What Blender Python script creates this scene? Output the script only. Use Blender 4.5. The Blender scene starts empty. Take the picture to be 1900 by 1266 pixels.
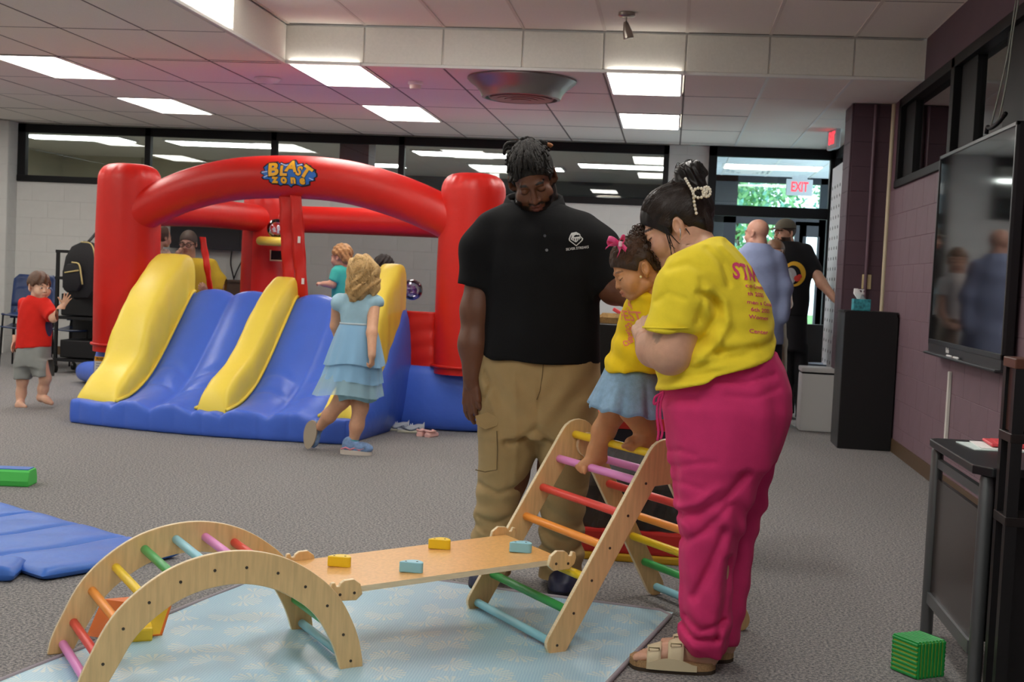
import bpy, bmesh, math, random
import numpy as np
from mathutils import Vector, Matrix
from mathutils.bvhtree import BVHTree
random.seed(7); RNG = np.random.default_rng(7)
scene = bpy.context.scene
COL = scene.collection
PI = math.pi
# ------------------------------------------------------------------ camera
FPX = 2400.0; CAMZ = 1.22
_y, _p, _r = -0.119347579, 0.0519327506, 0.0464302232
_f = np.array([math.sin(_y)*math.cos(_p), math.cos(_y)*math.cos(_p), -math.sin(_p)])
_rt = np.array([math.cos(_y), -math.sin(_y), 0.0]); _up = np.cross(_rt, _f)
_R = math.cos(_r)*_rt + math.sin(_r)*_up; _U = -math.sin(_r)*_rt + math.cos(_r)*_up
cam_d = bpy.data.cameras.new('camera'); cam = bpy.data.objects.new('camera', cam_d); COL.objects.link(cam)
cam_d.sensor_width = 36.0; cam_d.lens = 36.0*FPX/1900.0; cam_d.clip_start = 0.05; cam_d.clip_end = 200
cam_d.dof.use_dof = True; cam_d.dof.focus_distance = 4.35; cam_d.dof.aperture_fstop = 9.0
cam.matrix_world = Matrix(((_R[0], _U[0], -_f[0], 0), (_R[1], _U[1], -_f[1], 0), (_R[2], _U[2], -_f[2], CAMZ), (0, 0, 0, 1)))
scene.camera = cam
# ------------------------------------------------------------------ world, exposure
EXPOSURE = 0.66
PANEL_E = 9.0
scene.view_settings.view_transform = 'Standard'; scene.view_settings.look = 'None'
scene.view_settings.gamma = 1.0; scene.view_settings.use_curve_mapping = False
scene.view_settings.exposure = EXPOSURE
world = bpy.data.worlds.new('daylight'); scene.world = world; world.use_nodes = True
_bg = world.node_tree.nodes['Background']; _bg.inputs[0].default_value = (0.75, 0.9, 1.0, 1); _bg.inputs[1].default_value = 2.6
# ------------------------------------------------------------------ measuring helpers (pixel of the photograph + depth -> point in the room)
def ray(x, y):
    return _R*((x-950)/FPX) + _U*(-(y-633)/FPX) + _f
def at(x, y, Y):
    d = ray(x, y); k = Y/d[1]; return np.array([d[0]*k, Y, CAMZ+d[2]*k])
def atX(x, y, X):
    d = ray(x, y); k = X/d[0]; return np.array([X, d[1]*k, CAMZ+d[2]*k])
def fl(x, y, z=0.0):
    d = ray(x, y); k = (z-CAMZ)/d[2]; return np.array([d[0]*k, d[1]*k, z])
# ------------------------------------------------------------------ materials
def lin(c):
    if isinstance(c, str): c = tuple(int(c[i:i+2], 16)/255 for i in (0, 2, 4))
    return tuple(((v/12.92) if v <= 0.04045 else ((v+0.055)/1.055)**2.4) for v in c)
MATS = {}
def mat(name, c, rough=0.6, metal=0.0, spec=0.5, noise=None, bump=None, emit=None, alpha=1.0, trans=0.0, ior=1.45, coat=0.0, sheen=0.0, vcol=False, sss=0.0):
    """noise=(scale, amount) varies the colour; bump=(scale, strength) adds fine relief"""
    if name in MATS: return MATS[name]
    m = bpy.data.materials.new(name); m.use_nodes = True; nt = m.node_tree; b = nt.nodes['Principled BSDF']
    col = lin(c) + (1,); b.inputs['Base Color'].default_value = col
    b.inputs['Roughness'].default_value = rough; b.inputs['Metallic'].default_value = metal
    b.inputs['Specular IOR Level'].default_value = spec; b.inputs['IOR'].default_value = ior
    b.inputs['Transmission Weight'].default_value = trans; b.inputs['Alpha'].default_value = alpha
    b.inputs['Coat Weight'].default_value = coat; b.inputs['Sheen Weight'].default_value = sheen
    if sss: b.inputs['Subsurface Weight'].default_value = sss; b.inputs['Subsurface Radius'].default_value = (0.02, 0.008, 0.004); b.inputs['Subsurface Scale'].default_value = 0.5
    if emit:
        b.inputs['Emission Color'].default_value = lin(emit[0]) + (1,); b.inputs['Emission Strength'].default_value = emit[1]
    tc = None
    def coord():
        nonlocal tc
        if tc is None: tc = nt.nodes.new('ShaderNodeTexCoord')
        return tc.outputs['Object']
    src = None
    if vcol:
        a = nt.nodes.new('ShaderNodeAttribute'); a.attribute_name = 'Col'; src = a.outputs['Color']
        nt.links.new(src, b.inputs['Base Color'])
    if noise:
        n = nt.nodes.new('ShaderNodeTexNoise'); n.inputs['Scale'].default_value = noise[0]; n.inputs['Detail'].default_value = 4
        nt.links.new(coord(), n.inputs['Vector'])
        mr = nt.nodes.new('ShaderNodeMapRange'); mr.inputs['From Min'].default_value = 0.3; mr.inputs['From Max'].default_value = 0.7
        mr.inputs['To Min'].default_value = 1-noise[1]; mr.inputs['To Max'].default_value = 1+noise[1]
        nt.links.new(n.outputs['Fac'], mr.inputs['Value'])
        mx = nt.nodes.new('ShaderNodeMix'); mx.data_type = 'RGBA'; mx.blend_type = 'MULTIPLY'; mx.inputs[0].default_value = 1.0
        if src: nt.links.new(src, mx.inputs[6])
        else: mx.inputs[6].default_value = col
        nt.links.new(mr.outputs[0], mx.inputs[7]); nt.links.new(mx.outputs[2], b.inputs['Base Color'])
    if bump:
        n = nt.nodes.new('ShaderNodeTexNoise'); n.inputs['Scale'].default_value = bump[0]; n.inputs['Detail'].default_value = 5
        nt.links.new(coord(), n.inputs['Vector'])
        bp = nt.nodes.new('ShaderNodeBump'); bp.inputs['Strength'].default_value = bump[1]; bp.inputs['Distance'].default_value = 0.01
        nt.links.new(n.outputs['Fac'], bp.inputs['Height']); nt.links.new(bp.outputs[0], b.inputs['Normal'])
    MATS[name] = m; return m
# ------------------------------------------------------------------ scene objects
def tag(o, label=None, cat=None, group=None, kind=None):
    if label: o['label'] = label
    if cat: o['category'] = cat
    if group: o['group'] = group
    if kind: o['kind'] = kind
    return o
def thing(name, label, cat, loc=(0, 0, 0), group=None):
    o = bpy.data.objects.new(name, None); COL.objects.link(o); o.location = Vector([float(v) for v in loc]); o.empty_display_size = 0.1
    return tag(o, label, cat, group)
def adopt(o, parent):
    o.parent = parent
    L = Vector((0, 0, 0)); p = parent
    M = Matrix.Identity(4)
    chain = []
    while p: chain.append(p); p = p.parent
    for q in reversed(chain): M = M @ (q.matrix_parent_inverse @ q.matrix_basis)
    o.matrix_parent_inverse = M.inverted()
    return o
def link(name, me, parent=None):
    o = bpy.data.objects.new(name, me); COL.objects.link(o)
    if parent is not None: adopt(o, parent)
    return o
def mesh(name, V, F, m=None, smooth=False, cols=None, fm=None):
    me = bpy.data.meshes.new(name)
    V = np.asarray(V, dtype=np.float32).reshape(-1, 3)
    if isinstance(F, np.ndarray) and F.ndim == 2:
        n, k = F.shape
        me.vertices.add(len(V)); me.vertices.foreach_set('co', V.ravel())
        me.loops.add(n*k); me.loops.foreach_set('vertex_index', F.ravel().astype(np.int32))
        me.polygons.add(n); me.polygons.foreach_set('loop_start', np.arange(n, dtype=np.int32)*k)
        me.polygons.foreach_set('loop_total', np.full(n, k, dtype=np.int32))
        me.update(calc_edges=True); me.validate()
    else:
        me.from_pydata([tuple(map(float, v)) for v in V], [], [tuple(int(i) for i in f) for f in F]); me.update()
    for mm in (m if isinstance(m, (list, tuple)) else [m]):
        if mm: me.materials.append(mm)
    if fm is not None: me.polygons.foreach_set('material_index', np.asarray(fm, dtype=np.int32))
    if smooth: me.polygons.foreach_set('use_smooth', np.ones(len(me.polygons), dtype=bool))
    if cols is not None:
        a = me.color_attributes.new('Col', 'FLOAT_COLOR', 'POINT')
        c4 = np.ones((len(V), 4), dtype=np.float32); c4[:, :3] = cols; a.data.foreach_set('color', c4.ravel())
    return me
class MB:
    def __init__(s): s.V = []; s.F = []; s.M = []; s.mi = 0
    def add(s, V, F):
        n = len(s.V); s.V += [tuple(map(float, v)) for v in V]; s.F += [tuple(i+n for i in f) for f in F]; s.M += [s.mi]*len(F); return s
    def box(s, c, d, R=None, ch=0.0):
        hx, hy, hz = d[0]/2, d[1]/2, d[2]/2
        if ch <= 0:
            V = [(x, y, z) for z in (-hz, hz) for y in (-hy, hy) for x in (-hx, hx)]
            F = [(0, 2, 3, 1), (4, 5, 7, 6), (0, 1, 5, 4), (2, 6, 7, 3), (0, 4, 6, 2), (1, 3, 7, 5)]
        else:
            bm = bmesh.new(); bmesh.ops.create_cube(bm, size=1.0)
            for v in bm.verts: v.co = Vector((v.co.x*d[0], v.co.y*d[1], v.co.z*d[2]))
            bmesh.ops.bevel(bm, geom=list(bm.edges), offset=ch, segments=2 if ch > 0.006 else 1, profile=0.6, affect='EDGES')
            bm.verts.index_update(); V = [tuple(v.co) for v in bm.verts]; F = [tuple(v.index for v in f.verts) for f in bm.faces]; bm.free()
        if R is not None: V = [tuple(R @ Vector(v)) for v in V]
        return s.add([(v[0]+c[0], v[1]+c[1], v[2]+c[2]) for v in V], F)
    def bb(s, a, b, ch=0.0):
        return s.box([(a[i]+b[i])/2 for i in range(3)], [abs(b[i]-a[i]) for i in range(3)], None, ch)
    def tube(s, pts, r, seg=12, caps=True, closed=False, flat=None):
        P = [np.array(p, float) for p in pts]; n = len(P)
        if not hasattr(r, '__len__'): r = [r]*n
        V = []; F = []; up = None
        for i in range(n):
            if closed: t = P[(i+1) % n]-P[i-1]
            else: t = P[min(i+1, n-1)]-P[max(i-1, 0)]
            t = t/(np.linalg.norm(t)+1e-12)
            if up is None:
                up = np.array([0, 0, 1.0]) if abs(t[2]) < 0.9 else np.array([1.0, 0, 0])
            u = np.cross(t, up); u /= (np.linalg.norm(u)+1e-12); w = np.cross(u, t); up = w
            for k in range(seg):
                a = 2*PI*k/seg; f2 = 1.0 if flat is None else flat
                V.append(P[i]+r[i]*(math.cos(a)*u+math.sin(a)*w*f2))
        m = n if closed else n-1
        for i in range(m):
            j = (i+1) % n
            for k in range(seg):
                k2 = (k+1) % seg; F.append((i*seg+k, i*seg+k2, j*seg+k2, j*seg+k))
        if caps and not closed:
            F.append(tuple(range(seg-1, -1, -1))); F.append(tuple((n-1)*seg+k for k in range(seg)))
        return s.add(V, F)
    def rod(s, a, b, r, seg=12, round_=True):
        a = np.array(a, float); b = np.array(b, float); t = (b-a)/np.linalg.norm(b-a)
        if not round_: return s.tube([a, b], r, seg)
        return s.tube([a, a+t*r*.15, a+t*r*.5, b-t*r*.5, b-t*r*.15, b], [r*.55, r*.85, r, r, r*.85, r*.55], seg)
    def lathe(s, c, prof, seg=32, axis=None, R=None):
        V = []; F = []; n = len(prof)
        for (r, z) in prof:
            for k in range(seg):
                a = 2*PI*k/seg; v = Vector((r*math.cos(a), r*math.sin(a), z))
                if R is not None: v = R @ v
                V.append((v.x+c[0], v.y+c[1], v.z+c[2]))
        for i in range(n-1):
            for k in range(seg):
                k2 = (k+1) % seg; F.append((i*seg+k, i*seg+k2, (i+1)*seg+k2, (i+1)*seg+k))
        F.append(tuple(range(seg-1, -1, -1))); F.append(tuple((n-1)*seg+k for k in range(seg)))
        return s.add(V, F)
    def prism(s, out, f0, f1):
        """out: list of 2d points; f0/f1 map a 2d point to the near/far 3d point"""
        n = len(out); V = [f0(p) for p in out]+[f1(p) for p in out]
        F = [tuple(range(n-1, -1, -1)), tuple(range(n, 2*n))]+[(i, (i+1) % n, n+(i+1) % n, n+i) for i in range(n)]
        return s.add(V, F)
    def loft(s, rings, caps=True, closed_u=True):
        n = len(rings); k = len(rings[0]); V = [p for r in rings for p in r]; F = []
        for i in range(n-1):
            for j in range(k if closed_u else k-1):
                j2 = (j+1) % k; F.append((i*k+j, i*k+j2, (i+1)*k+j2, (i+1)*k+j))
        if caps: F.append(tuple(range(k-1, -1, -1))); F.append(tuple((n-1)*k+j for j in range(k)))
        return s.add(V, F)
    def build(s, name, m, parent=None, smooth=False, bevel=0.0, fix=True):
        me = mesh(name, s.V, s.F, m, smooth, fm=s.M if isinstance(m, (list, tuple)) else None)
        if fix:
            bm = bmesh.new(); bm.from_mesh(me); bmesh.ops.recalc_face_normals(bm, faces=bm.faces); bm.to_mesh(me); bm.free()
        if smooth == 'auto':
            me.polygons.foreach_set('use_smooth', np.ones(len(me.polygons), dtype=bool)); me.set_sharp_from_angle(angle=math.radians(38))
        o = link(name, me, parent)
        if bevel > 0:
            md = o.modifiers.new('bevel', 'BEVEL'); md.width = bevel; md.segments = 2; md.limit_method = 'ANGLE'; md.angle_limit = math.radians(40)
        return o
def struct(o): o['kind'] = 'structure'; return o
def text_mesh(body, size=1.0, bold=0.0, depth=0.0, align='CENTER'):
    cu = bpy.data.curves.new('lettering', 'FONT'); cu.body = body; cu.size = size; cu.align_x = align; cu.align_y = 'CENTER'
    cu.offset = bold; cu.extrude = depth; cu.resolution_u = 3
    o = bpy.data.objects.new('lettering', cu); COL.objects.link(o)
    dg = bpy.context.evaluated_depsgraph_get(); me = bpy.data.meshes.new_from_object(o.evaluated_get(dg))
    bpy.data.objects.remove(o); bpy.data.curves.remove(cu)
    V = np.array([tuple(v.co) for v in me.vertices]).reshape(-1, 3); F = [tuple(p.vertices) for p in me.polygons]
    bpy.data.meshes.remove(me); return V, F
def refine(V, F, maxlen):
    bm = bmesh.new(); vs = [bm.verts.new(tuple(v)) for v in V]
    for f in F:
        try: bm.faces.new([vs[i] for i in f])
        except ValueError: pass
    bmesh.ops.triangulate(bm, faces=bm.faces)
    for _ in range(4):
        es = [e for e in bm.edges if e.calc_length() > maxlen]
        if not es: break
        bmesh.ops.subdivide_edges(bm, edges=es, cuts=1); bmesh.ops.triangulate(bm, faces=bm.faces)
    bm.verts.index_update(); V = np.array([tuple(v.co) for v in bm.verts]); F = [tuple(v.index for v in f.verts) for f in bm.faces]; bm.free()
    return V, F
def decal(name, V2, F, m, parent, target, origin, ux, uy, direction, off=0.002, maxlen=0.02):
    """flat print (2d mesh) laid onto the surface of an object: each point is dropped along `direction` on it"""
    V2 = np.asarray(V2, float); V2 = np.c_[V2[:, :2], np.zeros(len(V2))]
    V2, F = refine(V2, F, maxlen)
    me = target.data; bv = BVHTree.FromPolygons([tuple(v.co) for v in me.vertices], [tuple(p.vertices) for p in me.polygons])
    d = Vector([float(c) for c in direction]).normalized(); P = []
    for v in V2:
        q = Vector([float(c) for c in (np.array(origin)+v[0]*np.array(ux)+v[1]*np.array(uy))])
        h = bv.ray_cast(q - d*0.4, d, 1.2)
        P.append(tuple(h[0] - d*off) if h[0] is not None and (h[0]-q).length < 0.6 else None)
    def okf(f_):
        p = [P[i] for i in f_]
        if any(v is None for v in p): return False
        return all((Vector(p[i])-Vector(p[i-1])).length < maxlen*3.5 for i in range(len(p)))
    F = [f_ for f_ in F if okf(f_)]; P = [v if v is not None else (0, 0, 0) for v in P]
    used = sorted({i for f_ in F for i in f_}); mp = {i: k for k, i in enumerate(used)}
    return link(name, mesh(name, [P[i] for i in used], [tuple(mp[i] for i in f_) for f_ in F], m), parent)
# curve helper
def spline(pts, n):
    """Catmull-Rom through pts (any dimension), n samples"""
    P = np.array(pts, float); m = len(P)
    if m == 2: t = np.linspace(0, 1, n)[:, None]; return P[0]*(1-t)+P[1]*t
    E = np.vstack([2*P[0]-P[1], P, 2*P[-1]-P[-2]]); out = []
    for u in np.linspace(0, m-1-1e-9, n):
        i = int(u); t = u-i; a, b, c, d = E[i], E[i+1], E[i+2], E[i+3]
        out.append(0.5*((2*b)+(-a+c)*t+(2*a-5*b+4*c-d)*t*t+(-a+3*b-3*c+d)*t**3))
    return np.array(out)
# ================================================================== THE SETTING
XR, YB, ZC, ZU, XS, YS = 1.76, 14.75, 2.75, 3.055, -3.03, 9.755
XL, Y0, Y1 = -9.6, -3.0, 21.0
def ramp_mat(name, scale, stops, rough=0.9, bump=0.0, detail=3, kind='noise', second=None):
    m = bpy.data.materials.new(name); m.use_nodes = True; nt = m.node_tree; b = nt.nodes['Principled BSDF']; b.inputs['Roughness'].default_value = rough
    b.inputs['Specular IOR Level'].default_value = 0.25
    tc = nt.nodes.new('ShaderNodeTexCoord')
    n = nt.nodes.new('ShaderNodeTexNoise'); n.inputs['Scale'].default_value = scale; n.inputs['Detail'].default_value = detail; n.inputs['Roughness'].default_value = 0.7
    nt.links.new(tc.outputs['Object'], n.inputs['Vector'])
    r = nt.nodes.new('ShaderNodeValToRGB'); e = r.color_ramp.elements
    while len(e) < len(stops): e.new(0.5)
    for el, (p, c) in zip(e, stops): el.position = p; el.color = lin(c)+(1,)
    nt.links.new(n.outputs['Fac'], r.inputs[0]); out = r.outputs[0]
    if second:
        n2 = nt.nodes.new('ShaderNodeTexNoise'); n2.inputs['Scale'].default_value = second[0]; n2.inputs['Detail'].default_value = 3
        nt.links.new(tc.outputs['Object'], n2.inputs['Vector'])
        r2 = nt.nodes.new('ShaderNodeValToRGB'); r2.color_ramp.elements[0].position = second[1]; r2.color_ramp.elements[1].position = second[2]
        nt.links.new(n2.outputs['Fac'], r2.inputs[0])
        mx = nt.nodes.new('ShaderNodeMix'); mx.data_type = 'RGBA'; nt.links.new(r2.outputs[0], mx.inputs[0]); nt.links.new(out, mx.inputs[6]); mx.inputs[7].default_value = lin(second[3])+(1,)
        out = mx.outputs[2]
    nt.links.new(out, b.inputs['Base Color'])
    if bump:
        bp = nt.nodes.new('ShaderNodeBump'); bp.inputs['Strength'].default_value = bump; bp.inputs['Distance'].default_value = 0.004
        nt.links.new(n.outputs['Fac'], bp.inputs['Height']); nt.links.new(bp.outputs[0], b.inputs['Normal'])
    MATS[name] = m; return m
def pane_mat(name, tint=(0.9, 0.95, 0.95), refl=0.06):
    m = bpy.data.materials.new(name); m.use_nodes = True; nt = m.node_tree
    for n in list(nt.nodes): nt.nodes.remove(n)
    o = nt.nodes.new('ShaderNodeOutputMaterial'); t = nt.nodes.new('ShaderNodeBsdfTransparent'); t.inputs[0].default_value = tint+(1,)
    g = nt.nodes.new('ShaderNodeBsdfGlossy'); g.inputs['Roughness'].default_value = 0.01
    lw = nt.nodes.new('ShaderNodeFresnel'); lw.inputs[0].default_value = 1.5
    ma = nt.nodes.new('ShaderNodeMath'); ma.operation = 'MULTIPLY'; ma.inputs[1].default_value = refl/0.04
    mx = nt.nodes.new('ShaderNodeMixShader'); nt.links.new(lw.outputs[0], ma.inputs[0]); nt.links.new(ma.outputs[0], mx.inputs[0])
    nt.links.new(t.outputs[0], mx.inputs[1]); nt.links.new(g.outputs[0], mx.inputs[2]); nt.links.new(mx.outputs[0], o.inputs[0])
    MATS[name] = m; return m
CARPET = ramp_mat('grey flecked carpet', 95, [(0.30, '403f40'), (0.44, '6d6c6c'), (0.52, '8a8886'), (0.60, 'a9a39c'), (0.72, '70717a')], rough=0.95, bump=0.5, detail=4, second=(260, 0.56, 0.64, '5a5f70'))
TILE = mat('ceiling tile', 'ece6dc', 0.9, spec=0.2, noise=(180, 0.04), bump=(300, 0.15))
GRIDM = mat('white ceiling grid', 'e4e2de', 0.45)
WHITEB = mat('white painted block', 'bfbfbb', 0.6, noise=(9, 0.03), bump=(160, 0.12))
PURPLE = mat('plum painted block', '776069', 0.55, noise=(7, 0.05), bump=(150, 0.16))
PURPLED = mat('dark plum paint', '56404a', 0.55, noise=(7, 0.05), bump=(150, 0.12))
JOINTW = mat('white mortar', 'b8b8b4', 0.8); JOINTP = mat('plum mortar', '705660', 0.8)
BLACKF = mat('black window frame', '0e0e10', 0.5, spec=0.25)
GLASS = pane_mat('window glass'); GLASSD = pane_mat('dark window glass', (0.75, 0.78, 0.8), 0.07)
EMIT = mat('lit diffuser', 'ffffff', 0.5, emit=('fffaf2', PANEL_E))
EMITC = mat('lit diffuser of the next room', 'ffffff', 0.5, emit=('fffdf6', 7.0))
BASEB = mat('brown vinyl base', '56432f', 0.5)
# floor
f = MB(); f.bb((XL, Y0, -0.2), (XR+0.2, 24, 0)); floor = struct(f.build('floor', CARPET))
# ------------------------------------------------------------------ ceilings: slab above, grid bars and loose tiles below
GX0, GDX, GY0, GDY = 0.637, 0.6085, 9.69, 1.2
def grid_lines(a, b, o, d):
    k0 = math.ceil((a-o)/d-1e-6); L = []
    k = k0
    while o+k*d < b-1e-6: L.append(o+k*d); k += 1
    return L
cm = MB()
cm.bb((XL, YS, ZC+0.03), (XR+0.2, YB+0.2, ZC+0.1)); cm.bb((XL, Y0, ZC+0.03), (XS-0.02, YS, ZC+0.1)); cm.bb((XS-0.02, Y0, ZU+0.03), (XR+0.2, YS+0.02, ZU+0.1))
ceiling = struct(cm.build('ceiling', TILE))
LIGHTS = [(-5.463, 9.69), (-3.02, 9.69), (-0.58, 9.69), (-5.463, 12.09), (-3.02, 12.09), (-0.58, 12.09), (-7.9, 9.69), (-7.9, 12.09), (-5.463, 7.29), (-7.9, 7.29), (-5.463, 4.89), (-7.9, 4.89), (-5.463, 2.49), (-7.9, 2.49), (-5.463, 0.09)]
ADDED_LIGHTS = [(-1.797, 4.875), (0.03, 4.875), (-1.797, 1.215), (0.03, 1.215), (-1.797, -1.225), (-1.797, 7.31)]  # unseen panels of the raised ceiling, added as ambient light for the foreground
def rnd(v): return round(v, 2)
tcache = {}; JOINTSHADE = mat('painted joint shade', '7d7570', 0.9)  # flat grey for strips that paint in the shadow lines between tiles
def tiles(x0, x1, y0, y1, z, gy0, skip):
    xs = [x0]+[x for x in grid_lines(x0+0.05, x1-0.05, GX0, GDX)]+[x1]; ys = [y0]+[y for y in grid_lines(y0+0.05, y1-0.05, gy0, GDY if z == ZC else 1.22)]+[y1]
    for i in range(len(xs)-1):
        for j in range(len(ys)-1):
            a, b, c, d = xs[i], xs[i+1], ys[j], ys[j+1]
            if any(abs(a-lx) < 0.08 and abs(c-ly) < 0.2 for lx, ly in skip): continue
            if d < 2.0: continue
            w, l = round(b-a-0.014, 3), round(d-c-0.014, 3)
            if (w, l) not in tcache:
                t = MB(); t.box((0, 0, 0), (w, l, 0.016), ch=0.003); tcache[(w, l)] = mesh('ceiling_tile', t.V, t.F, TILE)
            o = link('ceiling_tile', tcache[(w, l)], ceiling); o.location = ((a+b)/2, (c+d)/2, z+0.012+random.uniform(-0.0015, 0.001))
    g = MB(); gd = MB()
    for x in xs:
        if (x > 0.6 and z == ZC) or z == ZU: g.bb((x-0.012, y0, z), (x+0.012, y1, z+0.02))
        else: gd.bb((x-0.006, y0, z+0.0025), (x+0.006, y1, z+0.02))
    for y in ys:
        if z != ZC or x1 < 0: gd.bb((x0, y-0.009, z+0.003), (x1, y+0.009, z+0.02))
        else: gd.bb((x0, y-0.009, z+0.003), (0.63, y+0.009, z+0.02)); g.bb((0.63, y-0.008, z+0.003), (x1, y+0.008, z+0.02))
    gd.build('painted_joint_shade', JOINTSHADE, ceiling)
    return g
g1 = tiles(XL, XR, YS, YB, ZC, GY0, LIGHTS); g1.build('ceiling_grid', GRIDM, ceiling)
tiles(XL, XS-0.02, Y0, YS, ZC, GY0, LIGHTS)
tiles(XS+0.02, XR, Y0, YS-0.01, ZU, YS, ADDED_LIGHTS).build('ceiling_grid', mat('pale ceiling bar', 'd9cfc4', 0.6), ceiling)
# soffit step between the two ceilings: panels
so = MB(); so.bb((XS-0.02, YS+0.005, ZC), (XR, YS+0.02, ZU+0.03)); so.bb((XS-0.02, Y0, ZC), (XS-0.005, YS+0.02, ZU+0.03)); soffit = struct(so.build('trim_1', GRIDM))
SOFF = mat('off white soffit panel', 'e6e2d9', 0.75, noise=(60, 0.03), bump=(200, 0.1))
xs = [XS]+grid_lines(XS+0.1, XR-0.05, GX0, GDX)+[XR]
for a, b in zip(xs[:-1], xs[1:]):
    p = MB(); p.bb((a+0.006, YS-0.012, ZC+0.022), (b-0.006, YS+0.004, ZU-0.012), ch=0.003); p.build('soffit_panel', SOFF, soffit)
p = MB(); p.bb((XS, YS-0.018, ZC), (XR, YS+0.005, ZC+0.02)); p.bb((XS-0.01, Y0, ZC), (XS+0.018, YS, ZC+0.02)); p.build('edge_trim', GRIDM, soffit)
ys = [8.53]; y = 8.53
for k, (a, b) in enumerate(((8.53, YS-0.02), (7.31, 8.53), (6.09, 7.31), (4.87, 6.09), (3.65, 4.87), (2.43, 3.65))):
    if k == 1: continue
    p = MB(); p.bb((XS-0.004, a+0.005, ZC+0.022), (XS+0.012, b-0.005, ZU-0.012), ch=0.003); p.build('soffit_panel', SOFF, soffit)
# the light box set upright in the step
t = thing('light_box', 'upright glowing light panel set in the side of the ceiling step', 'light', (XS, 7.92, ZC+0.02))
p = MB(); p.bb((XS+0.002, 7.35, ZC+0.035), (XS+0.02, 8.5, ZU-0.02)); p.build('diffuser', EMITC, t)
p = MB(); p.bb((XS-0.004, 7.315, ZC+0.02), (XS+0.01, 8.53, ZU-0.012)); p.build('frame', GRIDM, t)
# ceiling light panels
LLAB = {(-5.463, 9.69): 'bright troffer light at far left of the ceiling nearest camera', (-3.02, 9.69): 'bright troffer light tucked under the left corner of the ceiling step',
 (-0.58, 9.69): 'bright troffer light under the ceiling step right of the round vent', (-5.463, 12.09): 'bright troffer light above the long window band at left',
 (-3.02, 12.09): 'bright troffer light above the red arch, left of round vent', (-0.58, 12.09): 'small looking troffer light near the entry, behind the right one'}
def ceil_light(x, y, z, lab, dy=GDY):
    t = thing('ceiling_light', lab, 'light', (x+GDX/2, y+dy/2, z), 'ceiling troffer lights')
    f = MB(); w = 0.03
    f.bb((x+0.012, y+0.012, z-0.002), (x+w, y+dy-0.012, z+0.02)); f.bb((x+GDX-w, y+0.012, z-0.002), (x+GDX-0.012, y+dy-0.012, z+0.02))
    f.bb((x+w, y+0.012, z-0.002), (x+GDX-w, y+w, z+0.02)); f.bb((x+w, y+dy-w, z-0.002), (x+GDX-w, y+dy-0.012, z+0.02)); f.build('frame', GRIDM, t)
    d = MB(); d.bb((x+w, y+w, z+0.004), (x+GDX-w, y+dy-w, z+0.012)); d.build('diffuser', EMIT, t)
for (x, y) in LIGHTS: ceil_light(x, y, ZC, LLAB.get((x, y), 'ceiling troffer light of the low ceiling, outside the picture'))
for (x, y) in ADDED_LIGHTS: ceil_light(x, y, ZU, 'unseen ceiling troffer light added to the raised ceiling to brighten the foreground', 1.22)
# ------------------------------------------------------------------ block walls
BH, BL = 0.2033, 0.4064
bcache = {}
def blocks(parent, axis, fixed, a0, a1, z0, z1, m, skip=lambda a, b, z, zz: False, inward=-1, name='block', phase=0.0):
    k = int(round(z0/BH)); z = z0
    while z < z1-0.02:
        zt = min(z1, (k+1)*BH); a = a0-((k % 2)*BL/2+phase) % BL
        while a < a1-0.01:
            l, r = max(a, a0), min(a+BL, a1)
            if r-l > 0.03 and not skip(l, r, z, zt):
                w, h = round(r-l-0.003, 3), round(zt-z-0.003, 3); key = (axis, w, h, m.name)
                if key not in bcache:
                    b = MB(); b.box((0, 0, 0), (w, 0.03, h) if axis == 'x' else (0.03, w, h), ch=0.0016); bcache[key] = mesh(name, b.V, b.F, m)
                o = link(name, bcache[key], parent)
                c = ((l+r)/2, (z+zt)/2)
                o.location = (c[0], fixed, c[1]) if axis == 'x' else (fixed, c[0], c[1])
            a += BL
        z = zt; k += 1
w = MB(); w.bb((-7.83, YB-0.0125, 0), (0.36, YB+0.2, 2.055)); w.bb((-0.085, YB-0.0125, 2.055), (0.36, YB+0.2, ZC)); wall_back = struct(w.build('wall_back', JOINTW))
blocks(wall_back, 'x', YB, -7.83, 0.36, 0, 2.06, WHITEB)
blocks(wall_back, 'x', YB, -0.09, 0.36, 2.06, ZC, WHITEB)
w = MB(); w.bb((XL, 14.5125, 0), (-7.8225, YB+0.2, ZC)); wall_left_return = struct(w.build('wall_left_return', JOINTW))
blocks(wall_left_return, 'x', 14.525, XL, -7.83, 0, ZC, WHITEB, skip=lambda a, b, z, zz: b < -8.6)
blocks(wall_left_return, 'y', -7.835, 14.53, YB, 0, ZC, WHITEB)
w = MB(); w.bb((XL-0.15, Y0, 0), (XL, 14.6, ZC)); struct(w.build('wall_left', WHITEB))
w = MB(); w.bb((XL, Y0-0.15, 0), (XR+0.2, Y0, ZU)); struct(w.build('wall_near', WHITEB))
# right wall
w = MB(); w.bb((XR-0.0125, Y0, 0), (XR+0.2, 11.05, 2.04)); w.bb((XR-0.0125, 10.66, 2.04), (XR+0.2, 11.05, ZC)); wall_right = struct(w.build('wall_right', JOINTP))
blocks(wall_right, 'y', XR, 4.0, 11.0, 0, 2.04, PURPLE, skip=lambda a, b, z, zz: b < 4.3 or (a > 7.0 and b < 8.3 and z > 0.95))
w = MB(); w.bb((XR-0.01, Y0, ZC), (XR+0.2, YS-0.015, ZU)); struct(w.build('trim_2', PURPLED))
w = MB(); w.bb((XR-0.026, 4.0, 0), (XR-0.014, 10.98, 0.1)); struct(w.build('baseboard_right', BASEB))
w = MB(); w.bb((-7.82, YB-0.026, 0), (0.36, YB-0.014, 0.1)); struct(w.build('baseboard_back', BASEB))
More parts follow.
